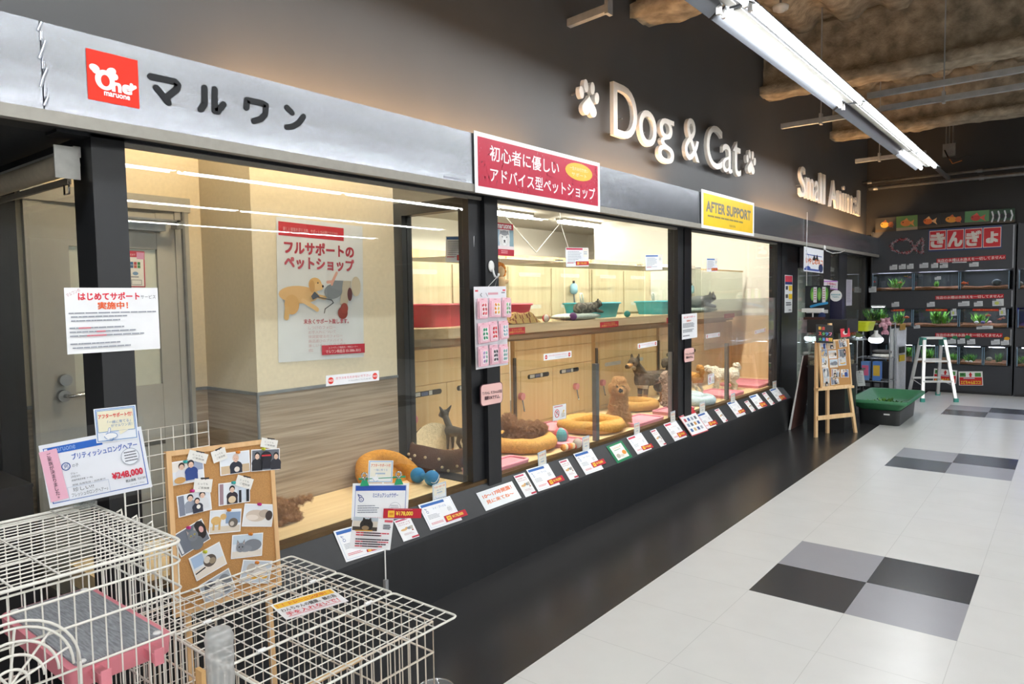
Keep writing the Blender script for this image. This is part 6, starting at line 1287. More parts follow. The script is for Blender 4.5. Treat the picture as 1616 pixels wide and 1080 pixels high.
def fish_tank(x0, x1, z0, z1, label, light=(225, 232, 255), grav=True, group='tanks in the aquarium rack', tint=None):
    t = thing('fish_tank', label, 'fish tank', ((x0+x1)/2, YA+.2, z0), group)
    MB().box(x0+.004, x1-.004, YA+.012, YA+.018, z0, z1-.012, m_tglass).build('front_pane', t)
    MB().box(x0+.004, x0+.012, YA+.02, YA+.42, z0, z1-.012, m_tglass).box(x1-.012, x1-.004, YA+.02, YA+.42, z0, z1-.012, m_tglass).build('side_pane', t)
    for q in (x0+.002, x1-.012): MB().box(q, q+.01, YA+.004, YA+.0115, z0, z1-.012, M('silicone_edge', (112, 140, 158), .3)).build('edge', t)
    MB().box(x0+.004, x1-.004, YA+.019, YA+.026, z1-.042, z1-.013, m_black).build('hood', t)
    MB().box(x0+.013, x1-.013, YA+.42, YA+.43, z0, z1-.012, m_aqd).build('back_pane', t)
    if grav:
        mb = MB(); n = 12; v = []
        for i in range(n+1):
            for j in range(6): x = x0+.014+(x1-x0-.028)*i/n; y = YA+.02+.39*j/5; v.append((x, y, z0+.03+.022*mnoise.noise(Vector((x*6, y*8, z0)))+.02*j/5))
        f = [(i*6+j, (i+1)*6+j, (i+1)*6+j+1, i*6+j+1) for i in range(n) for j in range(5)]; mb.add(v, f, m_grav, True)
        for i in range(n): a, b = Vector(v[i*6]), Vector(v[(i+1)*6]); mb.add([a, b, (b.x, b.y, z0+.002), (a.x, a.y, z0+.002)], [(3, 2, 1, 0)], m_grav)
        mb.build('gravel', t)
    MB().box(x0+.05, x1-.05, YA+.14, YA+.2, z1-.03, z1-.018, M('lit_tank_%d_%d_%d' % light, light, .5, var=0, emit=TUBE_TANK)).build('lamp', t)
    return t
txs = [-2.503, -1.937, -1.34, -.738]; nm = ('left', 'middle', 'right')
for i in range(3): fish_tank(txs[i]+.004, txs[i+1]-.004, 1.52, 1.785, 'upper row fish tank, %s of three, under the red fish sign' % nm[i])
for i in range(3): fish_tank(txs[i]+.004, txs[i+1]-.004, .97, 1.24, 'middle row fish tank, %s of three, with planted gravel' % nm[i])
tx3 = [-2.30, -1.915, -1.61, -1.332, -1.03, -.735]; n5 = ('leftmost', 'second', 'third', 'fourth', 'rightmost')
for i in range(5): fish_tank(tx3[i]+.004, tx3[i+1]-.004, .425, .695, 'lower row small fish tank, %s of five, by the stepladder' % n5[i])
fish_tank(-.636, .0, 1.52, 1.785, 'upper row tank with pebbles at the right edge of the photo'); fish_tank(-.636, .0, .97, 1.24, 'blue lit tank at the right edge of the photo', (60, 70, 255)); fish_tank(-.636, -.2, .425, .695, 'lower row tank with green plants at the right edge of the photo')
# plants, fish, stones
m_pl = [M('water_plant_%d' % i, c, .6, var=.3, scale=40) for i, c in enumerate(((70, 128, 40), (110, 168, 52), (48, 96, 40)))]
def water_plant(x, z, h, w, lab, y=YA+.2, n=60, mat=0, seed=1):
    r = random.Random(seed); mb = MB()
    for i in range(n):
        a = r.uniform(0, 6.28); q = w*math.sqrt(r.random()); b = Vector((x+q*.5*math.cos(a), y+q*.4*math.sin(a), z)); hh = h*r.uniform(.45, 1); tip = b+Vector((r.uniform(-.5, .5)*w, r.uniform(-.3, .3)*w, hh)); mid = (b+tip)/2+Vector((r.uniform(-.2, .2)*w, 0, hh*.1)); sd = Vector((math.cos(a), math.sin(a), 0))*.006
        mb.add([b-sd*.4, b+sd*.4, mid+sd, tip, mid-sd], [(0, 1, 2, 3, 4)], m_pl[(mat+i % 2) % 3], True)
    tag(mb.build('water_plant'), lab, 'plant')
def apx(x, y): return P(x, y, 'y', YA+.15)
for (x, yb, yt, w), lab, mt, n in (((1413, 455, 438, .16), 'green plant in the left tank of the upper row', 0, 70), ((1477, 450, 442, .05), 'small green plant in the middle tank of the upper row', 0, 30), ((1417, 509, 488, .14), 'grassy plant in the left tank of the middle row', 1, 50), ((1483, 509, 486, .2), 'broad green plant in the middle tank of the middle row', 0, 110), ((1547, 507, 493, .15), 'green plant in the right tank of the middle row', 0, 70),
                                   ((1432, 560, 544, .16), 'bright green plant in the leftmost tank of the lower row', 1, 110), ((1463, 568, 548, .13), 'green plant in the second tank of the lower row, behind the stepladder', 0, 80), ((1503, 572, 556, .1), 'green plant in the third tank of the lower row', 0, 60), ((1530, 573, 558, .11), 'round green plant in the fourth tank of the lower row', 1, 80), ((1576, 570, 556, .08), 'thin green plant in the rightmost tank of the lower row', 2, 40), ((1612, 575, 560, .1), 'green plant in the cut off lower tank at the right edge', 1, 60)):
    b, t_ = apx(x, yb), apx(x, yt); zb = max(b.z-.03, {0: 1.545, 1: .995, 2: .45}[0 if b.z > 1.4 else 1 if b.z > .85 else 2]); water_plant(b.x, zb, max(.05, t_.z-zb), w, lab, n=n, mat=mt, seed=int(x))
def fish(x, y, l, col, lab, ang=0., yy=YA+.1):
    p = P(x, y, 'y', yy); m = M('fish_'+col, col, .4); c, s_ = math.cos(ang), math.sin(ang); mb = MB()
    mb.ell(p, (l*.36, l*.14, l*.2), m, 14, 8); sg = 1 if c >= 0 else -1
    for q in (-1, 1): mb.add([p+Vector((-sg*l*.3, 0, 0)), p+Vector((-sg*l*.62, q*l*.1, l*.22)), p+Vector((-sg*l*.5, 0, 0)), p+Vector((-sg*l*.6, q*l*.1, -l*.22))], [(0, 1, 2, 3)], m)
    mb.add([p+Vector((l*.12, 0, l*.17)), p+Vector((-l*.05, .002, l*.32)), p+Vector((-l*.18, 0, l*.14))], [(0, 1, 2)], m)
    for q in (-1, 1): mb.ell(p+Vector((sg*l*.25, q*l*.1, l*.05)), (l*.035, l*.02, l*.035), m_eye, 8, 5)
    tag(mb.build('goldfish'), lab, 'fish')
for a in ((1380, 445, .06, 'd8504a', 'small red fish at the left end of the upper tanks'), (1421, 446, .07, 'e08a62', 'pale orange fish by the plant in the upper left tank'), (1430, 436, .06, 'd8a83c', 'yellow fish high in the upper left tank'), (1436, 438, .06, 'd88c84', 'pink fish high in the upper left tank'), (1521, 447, .1, 'e8642c', 'bright orange goldfish in the upper right tank', 3.1),
          (1431, 501, .09, 'e0642e', 'orange goldfish in the middle row left tank'), (1560, 498, .08, 'e87050', 'orange goldfish near the top of the middle row right tank'), (1578, 504, .06, 'd86a50', 'small red fish low in the middle row right tank'), (1584, 502, .06, 'e0907c', 'pale red fish at the right end of the middle row'), (1507, 505, .08, '6a5a60', 'dark fish in the middle row middle tank')): fish(*a)
def stone(x, y, r, col, lab, yy=YA+.1):
    p = P(x, y, 'y', yy); mb = MB().ell(p, (r, r*.9, r*.8), M('stone_'+col, col, .7), 12, 8); tag(mb.build('pebble'), lab, 'pebble')
for a in ((1573, 446, .06, '4c4f54', 'dark round stone in the upper right tank'), (1541, 509, .028, 'd8d8dc', 'white ball on the gravel of the middle row, left of three'), (1551, 509, .028, '5a5c96', 'blue ball on the gravel of the middle row, centre of three'), (1562, 509, .028, 'd8b0b4', 'pink ball on the gravel of the middle row, right of three'), (1525, 571, .022, 'c8c0b4', 'pale stone left in the fourth lower tank'), (1532, 571, .024, 'dcdcd8', 'white stone in the fourth lower tank'), (1561, 567, .04, '8e8474', 'grey stone in the rightmost lower tank'), (1608, 448, .05, '5a564e', 'dark stone in the upper tank at the right edge')): stone(*a)
# signs on the rack
AQ = ('y', YA-.0045)
def aqs(px, **k): return psheet(px, AQ, **k)
s = aqs([(1465, 363), (1581, 355.5), (1581.5, 392), (1465.5, 397)], paper='22326a', t=.003)
for i, ch in enumerate('きんぎょ'):
    x0 = .012+i*.2475; s.rect(x0, .06, x0+.235, .94, 'e8d4cc'); s.rect(x0+.008, .09, x0+.227, .91, 'c8202a'); s.text(ch, x0+.1175, .5, .62 if ch != 'ょ' else .45, 'e4dcd4', 'c', bold=.05, fit=.185 if ch != 'ょ' else .14)
s.build('fish_sign', 'blue sign with four red squares of white characters on the aquarium rack', 'sign')
for i, (px, lab) in enumerate((([(1478, 409), (1587, 402), (1587, 409.5), (1478, 415)], 'red strip of white writing above the upper tanks'), ([(1476, 467.5), (1584, 464), (1584, 470.5), (1476, 473)], 'red strip of white writing above the middle tanks'), ([(1476, 526), (1582, 526), (1582, 533), (1476, 531.5)], 'red strip of white writing above the lower tanks'))):
    s = aqs(px, paper='b8242e', t=.0015); s.text('当店の水槽は水換えを一切してません♪', .5, .5, .72, 'ece0da', 'c', bold=.01, fit=.97); s.build('banner', lab, 'banner', 'red strips on the aquarium rack')
fc = [((212, 170, 70), (150, 84, 52), '3c3a36'), ((222, 128, 62), (226, 150, 80), '6c8a4c'), ((226, 112, 48), (240, 180, 120), '2c2826'), ((232, 150, 48), (210, 104, 50), '302a24'), ((196, 60, 50), (216, 90, 70), '5c8a58'), ((220, 220, 222), (60, 60, 64), '2e4a36')]
bx = [1381.5, 1414.5, 1448.5, 1484.5, 1522.5, 1561.5, 1602]; yt0, yb0 = [345.5, 342, 339.5, 336.5, 334, 331.5, 328.5], [367, 365, 362, 359, 356, 353.5, 351]
desc = ('a yellow and an orange fish', 'one long orange fish', 'a white tailed orange fish', 'two orange fish', 'a red fan tailed fish', 'black and white fish')
for i in range(6):
    s = aqs([(bx[i], yt0[i]), (bx[i+1]-.5, yt0[i+1]), (bx[i+1]-.5, yb0[i+1]), (bx[i], yb0[i])], paper=fc[i][2], t=.0015); s.rect(0, .8, 1, 1, '4a3c2c' if i != 1 else 'a08a70')
    hx = lambda c: '%02x%02x%02x' % c
    if i == 5:
        for k in range(4): s.stroke([(.1+.25*k, .15), (.16+.25*k, .5), (.1+.25*k, .85)], .1, 'd8dadc')
        for k in range(3): s.ell(.25+.25*k, .5, .08, .2, '1e2022')
    else:
        s.ell(.45, .5, .2+.05*(i % 2), .22, hx(fc[i][0]), .1); s.poly([(.6, .5), (.85, .3), (.8, .55), (.86, .78)], hx(fc[i][1])); s.poly([(.35, .32), (.5, .14), (.58, .34)], hx(fc[i][1])); s.circ(.32, .44, .04, '181410')
        if i in (0, 3): s.ell(.75, .52, .13, .2, hx(fc[i][1]))
    s.build('fish_picture', 'picture of %s in the strip above the red fish sign' % desc[i], 'picture', 'fish pictures above the aquarium rack')
lab = 0
pos = ((1410, 422, 12, 8, 'leftmost below the tinsel fish'), (1424, 421, 11, 8, 'left of a touching pair below the tinsel fish'), (1436.5, 420.5, 10.5, 8, 'right of a touching pair below the tinsel fish'), (1458, 419, 14, 8, 'below the left end of the upper red strip'), (1475, 419, 11, 8, 'second below the upper red strip'), (1489.5, 414, 13, 4.5, 'upper of two stacked ones below the upper red strip'), (1489.5, 420, 13, 6, 'lower of two stacked ones below the upper red strip'), (1514, 413, 23, 4, 'long narrow one below the upper red strip'), (1537, 417.5, 15, 7, 'below the right part of the upper red strip'), (1377, 457, 12, 9, 'at the left end below the upper tanks'),
       (1413, 480.5, 12, 7.5, 'leftmost above the middle tanks'), (1469, 480.5, 12.5, 7.5, 'second above the middle tanks'), (1521, 479.5, 18, 7.5, 'third above the middle tanks'), (1544, 479.5, 14, 8, 'fourth above the middle tanks'), (1575, 477.5, 18, 11, 'big one with print, rightmost above the middle tanks'), (1447, 516, 10, 5, 'small one left below the middle tanks'), (1554, 517, 26, 5, 'long one below the right middle tank'),
       (1502, 538.5, 13, 8, 'first with a green dot above the lower tanks'), (1517, 538.5, 12, 8, 'second with a green dot above the lower tanks'), (1532.5, 539.5, 13, 8, 'third in the row above the lower tanks'), (1571, 540, 14, 8, 'left of two by the yellow dot'), (1586, 540.5, 13, 8, 'right of two by the yellow dot'), (1505, 493, 9, 11, 'hanging in the middle tank of the middle row'), (1582, 492, 10, 12, 'hanging in the right tank of the middle row'), (1480, 439, 10, 5, 'hanging in the upper middle tank'))
for i, (x, y, w, h, d) in enumerate(pos):
    s = aqs([(x-w/2, y-h/2+.3), (x+w/2, y-h/2-.3), (x+w/2, y+h/2-.3), (x-w/2, y+h/2+.3)], paper='cfd2d4', t=.001, lift=.0015 if i == 6 else 0.); s.rect(0, 0, .35, .25, '5a5c62'); s.lines(.08, .35, .92, .9, 3, '9a9ca2', .4, i)
    if i in (14, 22, 23): s.ell(.4, .6, .2, .25, 'c0c86c')
    s.build('price_label', 'white price label on the rack, '+d, 'label', 'white labels on the aquarium rack')
for (px, lab) in (([(1474, 582), (1510, 584.5), (1509.5, 606.5), (1472.5, 602)], 'red and yellow shrimp poster half behind the stepladder'), ([(1513, 586.5), (1551, 586.5), (1551, 608.5), (1513, 608.5)], 'red and yellow shrimp poster right of the stepladder')):
    s = aqs(px, t=.001, paper='ecece8'); s.rect(.03, .42, .97, .97, 'c8262c'); s.rect(.05, .1, .3, .38, '4a8a44'); s.rect(.68, .1, .93, .38, '4a8a44'); s.ell(.16, .2, .08, .07, '2a5a30'); s.poly([(.42, .26), (.5, .04), (.58, .26)], 'c8262c'); s.rect(.46, .24, .54, .4, 'c8262c'); s.lines(.2, .46, .8, .55, 1, 'b8c8d8', .7); s.text('エビちゃんはココ！', .5, .78, .26, 'f0d040', 'c', bold=.04, fit=.84); s.build('shrimp_poster', lab, 'poster')
for x, y, c, d in ((1507, 533, '2a7a4a', 'green round sticker left below the lower red strip'), (1527, 532, '2a7a4a', 'green round sticker right below the lower red strip'), (1589, 534.5, 'd8a030', 'yellow round sticker above the right lower tank')):
    s = aqs([(x-4.5, y-2.7), (x+4.5, y-2.7), (x+4.5, y+2.7), (x-4.5, y+2.7)], paper=None, lift=.0016); s.ell(.5, .5, .5, .5, c); s.mb.obox(s.c-s.n*.0006, s.u*s.w*.2, s.v*s.h*.2, s.n*.0004, ink(c)); s.build('round_sticker', d, 'sticker')
for px, d in (([(1406, 489), (1427, 488), (1427, 491), (1406, 491.5)], 'left'), ([(1461, 488), (1495, 488), (1495, 491), (1461, 491)], 'middle'), ([(1535, 487.5), (1576, 488), (1576, 491), (1535, 491)], 'right')):
    s = aqs(px, paper='c83c28', t=.001); s.text('水槽・生体のご購入', .5, .5, .5, 'e8b048', 'c', fit=.7); s.build('tank_strip', 'thin orange red strip on the %s middle row tank' % d, 'label', 'orange strips on the middle tanks')
# tinsel fish
t = thing('tinsel_fish', 'red and silver tinsel bent into a fish outline on the aquarium rack', 'decoration', P(1432, 388, 'y', YA-.02)); mr = [M('tinsel_red', (178, 34, 48), .35, .3), M('tinsel_silver', (220, 216, 220), .35, .3)]
path = [(1440, 383), (1430, 378), (1420, 378), (1410, 383), (1406, 388), (1410, 395), (1420, 399), (1432, 400), (1440, 395), (1446, 388), (1452, 381), (1456, 376), (1457, 384), (1456, 392), (1456, 399), (1449, 398), (1444, 392), (1440, 386)]
mb = MB(); r = random.Random(5)
for i in range(len(path)-1):
    a, b = P(*path[i], 'y', YA-.02), P(*path[i+1], 'y', YA-.02)
    for k in range(40):
        q = a+(b-a)*r.random(); v = Vector((r.uniform(-1, 1), r.uniform(-1, 0.1), r.uniform(-1, 1))).normalized()*r.uniform(.015, .035); w_ = v.orthogonal().normalized()*.003; mb.add([q-w_, q+w_, q+v+w_, q+v-w_], [(0, 1, 2, 3)], mr[int(r.random() > .4)])
mb.tube([P(*q, 'y', YA-.012) for q in path], .008, mr[0], 5); mb.build('tinsel', t)
# ================================================================ stepladder
t = thing('stepladder', 'small aluminium stepladder with green caps in front of the aquarium rack', 'ladder', (-1.55, 11.3, 0)); m_al = M('aluminium', (214, 214, 210), .35, .6, var=.03); m_teal = M('teal_cap', (62, 150, 136), .5)
fl, fr, rl, rr_ = Vector((-1.60, 10.95, 0)), Vector((-1.235, 11.17, 0)), Vector((-1.86, 11.52, 0)), Vector((-1.53, 11.78, 0))
zt = .845; tl, tr = P(1457, 538, 'z', zt), P(1491, 538, 'z', zt); tc = (tl+tr)/2; ud = (fr-fl).normalized(); tl = Vector((-1.63, 11.22, zt)); tr = tl+ud*.26; rtl, rtr = tl+Vector((-.06, .09, 0)), tr+Vector((-.05, .09, 0))
def leg(a, b, nm='leg', w=.02): 
    d = (b-a)/2; MB().obox((a+b)/2, d, ud*w, d.cross(ud).normalized()*.012, m_al).build(nm, t); MB().obox(a+Vector((0, 0, .025)), ud*.026, ud.cross(Vector((0, 0, 1)))*.02, (0, 0, .025), m_teal).build('foot', t)
for a, b in ((fl, tl), (fr, tr), (rl, rtl), (rr_, rtr)): leg(a, b)
for f, nm_ in ((.32, 'tread'), (.64, 'tread')):
    for a, b, c, d in ((fl, tl, fr, tr), (rl, rtl, rr_, rtr)): p, q = a+(b-a)*f, c+(d-c)*f; MB().obox((p+q)/2, (q-p)/2, ud.cross(Vector((0, 0, 1)))*.022, (0, 0, .012), m_al).build(nm_, t)
MB().obox((tl+rtr)/2+Vector((0, 0, .008)), ud*.13, ud.cross(Vector((0, 0, 1)))*.06, (0, 0, .014), m_al).build('top_step', t)
for a in (tl, tr): MB().obox((a+a+Vector((-.055, .09, 0)))/2-Vector((0, 0, .04)), ud*.022, Vector((-.035, .06, 0)), (0, 0, .055), m_teal).build('cap', t)
for a, b in ((fl+(tl-fl)*.25, rl+(rtl-rl)*.3), (fr+(tr-fr)*.25, rr_+(rtr-rr_)*.3)): MB().cyl(a, b, .006, m_al).build('spreader', t)
# ================================================================ easel with photos
t = thing('easel', 'light wooden easel carrying a cork board of photos near the end of the shop front', 'easel', (-1.97, 7.9, 0)); m_ew = wood('easel_wood', (222, 182, 130), (240, 206, 158), 'z', 1, .5, 30)
e0, e1, e2 = Vector((-2.085, 7.68, 0)), Vector((-1.815, 8.17, 0)), Vector((-2.05, 7.985, 0)); ue = (e1-e0).normalized(); pk = Vector((-1.98, 8.0, 0)); pn_ = ue.cross(Vector((0, 0, 1))); pn_ = pn_ if pn_.x > 0 else -pn_
bl_, br_ = P(1297, 613, 'y', 7.80), P(1342, 610, 'y', 8.13)
zb_, ztop = .50, .985; A0 = e0+ue*.055+Vector((0, 0, 0)); 
def lg(a, b, nm='leg'): d = (b-a)/2; MB().obox((a+b)/2, d, ue*.017, d.cross(ue).normalized()*.012, m_ew).build(nm, t)
a0, a1 = e0+(ue*.06)+Vector((0, 0, 1.0))-pn_*.06, e1-(ue*.14)+Vector((0, 0, 1.0))-pn_*.06
lg(e0, a0); lg(e1, a1); lg(e2, (a0+a1)/2+Vector((0, 0, .0))-pn_*.03)
p, q = e0+(a0-e0)*.2, e1+(a1-e1)*.2; MB().obox((p+q)/2+pn_*.016, (q-p)/2, pn_*.008, (0, 0, .022), m_ew).build('crossbar', t)
p, q = e0+(a0-e0)*.5, e1+(a1-e1)*.5; MB().obox((p+q)/2+pn_*.02, (q-p)/2*1.1, pn_*.03, (0, 0, .012), m_ew).build('tray', t)
MB().obox((a0+a1)/2+Vector((0, 0, .06))+pn_*.0, ue*.02, pn_*.012, (0, 0, .12), m_ew).build('mast', t)
cb = (e0+e1)/2+Vector((0, 0, .76))-ue*.015-pn_*.012; bw_, bh_ = .40, .47
n2 = (pn_+Vector((0, 0, .10))).normalized(); v2 = n2.cross(ue); v2 = v2 if v2.z > 0 else -v2
cbt = thing('cork_board', 'cork board covered in small pet photos on the wooden easel', 'board', cb-v2*bh_/2)
MB().obox(cb, ue*bw_/2, v2*bh_/2, n2*.006, m_cork).build('cork', cbt); mb = MB()
for sx in (-1, 1): mb.obox(cb+ue*sx*(bw_/2+.006), ue*.008, v2*(bh_/2+.014), n2*.010, m_ew)
for sy in (-1, 1): mb.obox(cb+v2*sy*(bh_/2+.006), ue*bw_/2, v2*.008, n2*.010, m_ew)
mb.build('frame', cbt)
r = random.Random(11); kinds = [d1, d2, d4, d6, d7, d8, d9, d10, d11, d12, d5]
spots = [(.12, .08, 'top left'), (.40, .09, 'top, second from left'), (.80, .06, 'top right'), (.14, .28, 'left of the second row'), (.42, .30, 'middle of the second row'), (.75, .28, 'right of the second row'), (.14, .47, 'left of the middle row'), (.44, .50, 'centre of the middle row'), (.74, .47, 'right of the middle row'), (.15, .70, 'left of the lower row'), (.48, .72, 'centre of the lower row'), (.80, .74, 'right of the lower row'), (.15, .90, 'bottom left'), (.44, .88, 'bottom, second from left')]
for i, (fx, fy, d) in enumerate(spots):
    c = cb+ue*(fx-.5)*bw_+v2*(.5-fy)*bh_; ro = r.uniform(-.12, .12); u = ue*math.cos(ro)+v2*math.sin(ro); v = v2*math.cos(ro)-ue*math.sin(ro); w_, h_ = (.055, .042) if i % 3 else (.042, .052)
    s = Sheet(c-u*w_+v*h_, c+u*w_+v*h_, c+u*w_-v*h_, c-u*w_-v*h_, lift=.007+.001*(i % 3), t=.0006); s.rect(.03, .04, .97, .96, ('c8ccd0', 'b8a890', 'd8d4cc', '8a90a0')[i % 4]); kinds[i % len(kinds)](s); s.build('photo_print', 'small pet photo on the easel board, '+d, 'photo', 'pet photos on the easel board')
s = psheet([(1288, 512), (1316, 514), (1313, 542), (1287, 541)], (Vector((-2.06, 7.72, 1.1)), n2), paper='1c1c1e', t=.002)
for i, (tx, y) in enumerate((('新店', .2), ('スタッフ', .5), ('大募集!', .8))): 
    for k, ch in enumerate(tx): s.text(ch, .15+.2*k, y, .17, ('e0b040', 'e05040', '60b060', '5090d0', 'e080a0')[(i+k) % 5], bold=.04, fit=.16)
s.build('staff_sign', 'black sign with colourful characters at the top left of the easel', 'sign')
s = psheet([(1326, 519), (1341, 518), (1341, 531), (1327, 533)], (cb+n2*.02, n2), paper='d03444', t=.001); s.ell(.5, .5, .25, .25, 'f0e8e4'); s.build('red_card', 'small red card with a white spot at the top of the easel board', 'card')
# ================================================================ black plinth, terrarium and display above it
t = thing('plinth', 'tall black plinth behind the easel that carries a glass terrarium', 'plinth', (-2.09, 8.3, 0)); MB().box(-2.28, -1.90, 8.06, 8.55, 0, .69, m_black).build('body', t); MB().box(-2.29, -1.89, 8.05, 8.56, .69, .71, m_black).build('top', t)
tt = thing('terrarium', 'glass terrarium with a branch under a black hood, on the black plinth', 'terrarium', (-2.09, 8.3, .711))
MB().box(-2.28, -1.9, 8.06, 8.066, .711, 1.07, m_glass_in).box(-2.28, -1.9, 8.52, 8.526, .711, 1.07, m_glass_in).box(-2.28, -2.274, 8.066, 8.52, .711, 1.07, m_glass_in).box(-1.906, -1.9, 8.066, 8.52, .711, 1.07, m_glass_in).build('pane', tt); MB().box(-2.29, -1.885, 8.05, 8.54, 1.07, 1.21, M('black_hood', (30, 30, 32), .5)).build('hood', tt)
MB().tube([(-2.2, 8.15, .73), (-2.16, 8.2, .85), (-2.18, 8.22, 1.0), (-2.2, 8.3, 1.05)], .014, M('bark', (110, 84, 58), .9, var=.3, bump=.5), 7).tube([(-2.16, 8.2, .85), (-2.06, 8.15, .95)], .009, _M['bark'], 6).build('branch', tt); MB().box(-2.265, -1.915, 8.075, 8.51, .712, .76, M('wood_chips', (176, 160, 134), .95, var=.35, scale=90, bump=.6)).build('bedding', tt)
def onhood(px0, px1, py0, py1, lab, nm, cat, col, d=.08, y=8.08, mat=None):
    a, b = P(px0, py1, 'y', y), P(px1, py0, 'y', y); tag(MB().box(a.x, b.x, y, y+d, 1.2105, max(1.22, b.z), mat or ink(col)).build(nm), lab, cat)
onhood(1268, 1297, 501, 509, 'small brown box on the black terrarium hood', 'storage_box', 'box', '4a2e28', .12)
a, b = P(1270, 502, 'y', 8.22), P(1309, 462, 'y', 8.22)
s = Sheet(Vector((a.x, 8.25, 1.58)), Vector((b.x, 8.25, 1.58)), Vector((b.x, 8.25, 1.212)), Vector((a.x, 8.25, 1.212)), paper='20242a', t=.02)
for k in range(3): s.ell(.3+.28*k, .25, .09, .2, '5a9a44'); s.ell(.3+.28*k, .3, .04, .12, '8cc45c')
for x in (.34, .7): s.rect(x, .04, x+.14, .5, 'dfe2e4'); s.lines(x+.02, .1, x+.12, .45, 5, 'c07a80', .4, 3)
s.stroke([(.25, .62), (.55, .56), (.9, .52)], .07, '3a94cc'); s.rect(.05, .72, .95, .82, 'd8dadc'); s.ell(.7, .9, .15, .1, '3a4a7c'); s.build('display_board', 'dark display panel with green and white product pictures above the terrarium', 'display')
a, b = P(1266, 487, 'y', 8.1), P(1298, 493, 'y', 8.1); t = thing('shelf_lamp', 'white flat lamp on a thin stem above the terrarium hood', 'lamp', (-2.2, 8.12, 1.2105)); MB().box(a.x, b.x, 8.08, 8.16, b.z, a.z, m_white).build('shade', t); MB().cyl(((a.x+b.x)/2, 8.12, 1.2105), ((a.x+b.x)/2, 8.12, b.z), .008, m_white).cyl(((a.x+b.x)/2, 8.12, 1.2105), ((a.x+b.x)/2, 8.12, 1.218), .035, m_white, n=14).build('stem', t)
a, b = P(1308, 503, 'y', 8.3), P(1329, 472, 'y', 8.3); tag(MB().box(a.x, b.x, 8.30, 8.42, 1.2105, b.z, M('navy_box', (30, 30, 58), .4)).build('product_box'), 'dark navy product box standing on the terrarium hood', 'box')
p = P(1319, 467, 'y', 8.29); mb = MB().cyl((p.x, 8.288, p.z), (p.x, 8.294, p.z), .062, m_white, n=28); s = Sheet(Vector((p.x-.06, 8.288, p.z+.04)), Vector((p.x+.06, 8.288, p.z+.04)), Vector((p.x+.06, 8.288, p.z-.04)), Vector((p.x-.06, 8.288, p.z-.04)), paper=None, t=0.); s.mb = mb; s.text('MONOHOUSE', .5, .35, .2, '2a9aa8', 'c', bold=.03, fit=.8); s.text('ではなし', .5, .65, .2, '2a9aa8', 'c', bold=.03, fit=.6); s.build('oval_sign', 'white oval sign with teal writing above the navy box', 'sign')
# leaning board
b0, b1 = Vector((-2.447, 7.95, 0)), P(1266.5, 562, 'y', 7.98); b1.x = min(b1.x, -2.292); by = Vector((.0, .45, 0)); lb = thing('leaning_board', 'red brown board with a white edge leaning against the black plinth', 'board', b0)
MB().prism([b0+Vector((0, .012, 0)), b1+Vector((0, .012, 0)), b1+Vector((.006, .012, 0)), b0+Vector((.02, .012, 0))], by, M('red_brown_board', (92, 58, 50), .5, var=.08)).build('panel', lb)
MB().prism([b0, b1, b1+Vector((.008, 0, 0)), b0+Vector((.022, 0, 0))], (0, .012, 0), m_white).build('edge', lb)
# ================================================================ small animal window
xs_ = -2.60
pane = struct('window_6', MB().box(xs_-.004, xs_+.004, 8.78, 12.15, .12, 2.03, m_glass))
struct('trim_40', MB().box(-2.66, -2.57, 9.76, 10.06, 0, 2.06, m_post).box(-2.66, -2.57, 10.5, 10.93, 0, 2.06, m_post).box(-2.66, -2.57, 12.05, 12.2, 0, 2.06, m_post).box(-2.64, -2.58, 8.75, 12.1, 0, .12, m_post).box(-2.64, -2.58, 8.75, 10.06, 1.80, 2.06, m_post))
struct('wall_animal_room', MB().box(-4.3, -4.2, 8.72, 12.9, 0, 2.9, M('animal_room_wall', (84, 84, 80), .7)).box(-4.2, -2.66, 12.6, 12.7, 0, 2.9, _M['animal_room_wall']))
struct('ceiling_animal_room', MB().box(-4.2, -2.66, 8.72, 12.7, 2.6, 2.65, m_white_wall)); booth_light('unseen tube light added to brighten the small animal room', -2.95, 8.95, 10.1, 2.6)  # lamp added out of sight to brighten what stands behind this glass
a, b = P(1249, 428, 'x', -2.85), P(1279, 640, 'x', -2.85); tag(MB().box(-2.88, -2.85, a.y, b.y, .0, P(1265, 425, 'x', -2.85).z, M('pale_green_panel', (196, 204, 194), .5)).build('partition_panel'), 'pale greenish panel standing inside the small animal window', 'panel')
a, b = P(1310, 430, 'x', -3.2), P(1324, 600, 'x', -3.2); tag(MB().box(-3.24, -3.2, a.y, b.y, 0, a.z, M('grey_inner_panel', (128, 126, 118), .6)).build('partition_panel'), 'grey panel inside the small animal room behind the dark posts', 'panel')
s = psheet([(1238.5, 434), (1250.5, 435), (1250, 493), (1238, 494)], ('x', -2.535), paper='dfe1e3', t=.001); s.rect(.04, .02, .96, .12, 'c83c50'); s.rect(.04, .12, .96, .18, 'd8404c'); s.rect(.04, .18, .96, .25, '2c3c78')
for y in (.29, .51): s.rect(.1, y, .4, y+.1, '4a4c52'); s.rect(.5, y-.01, .95, y+.13, 'ecc430')
s.lines(.15, .72, .95, .83, 2, '50545c', .6, 4); s.lines(.5, .92, .95, .96, 1, '50545c', .6); s.build('price_notice', 'tall white notice with red and yellow blocks beside the end of the windows', 'notice')
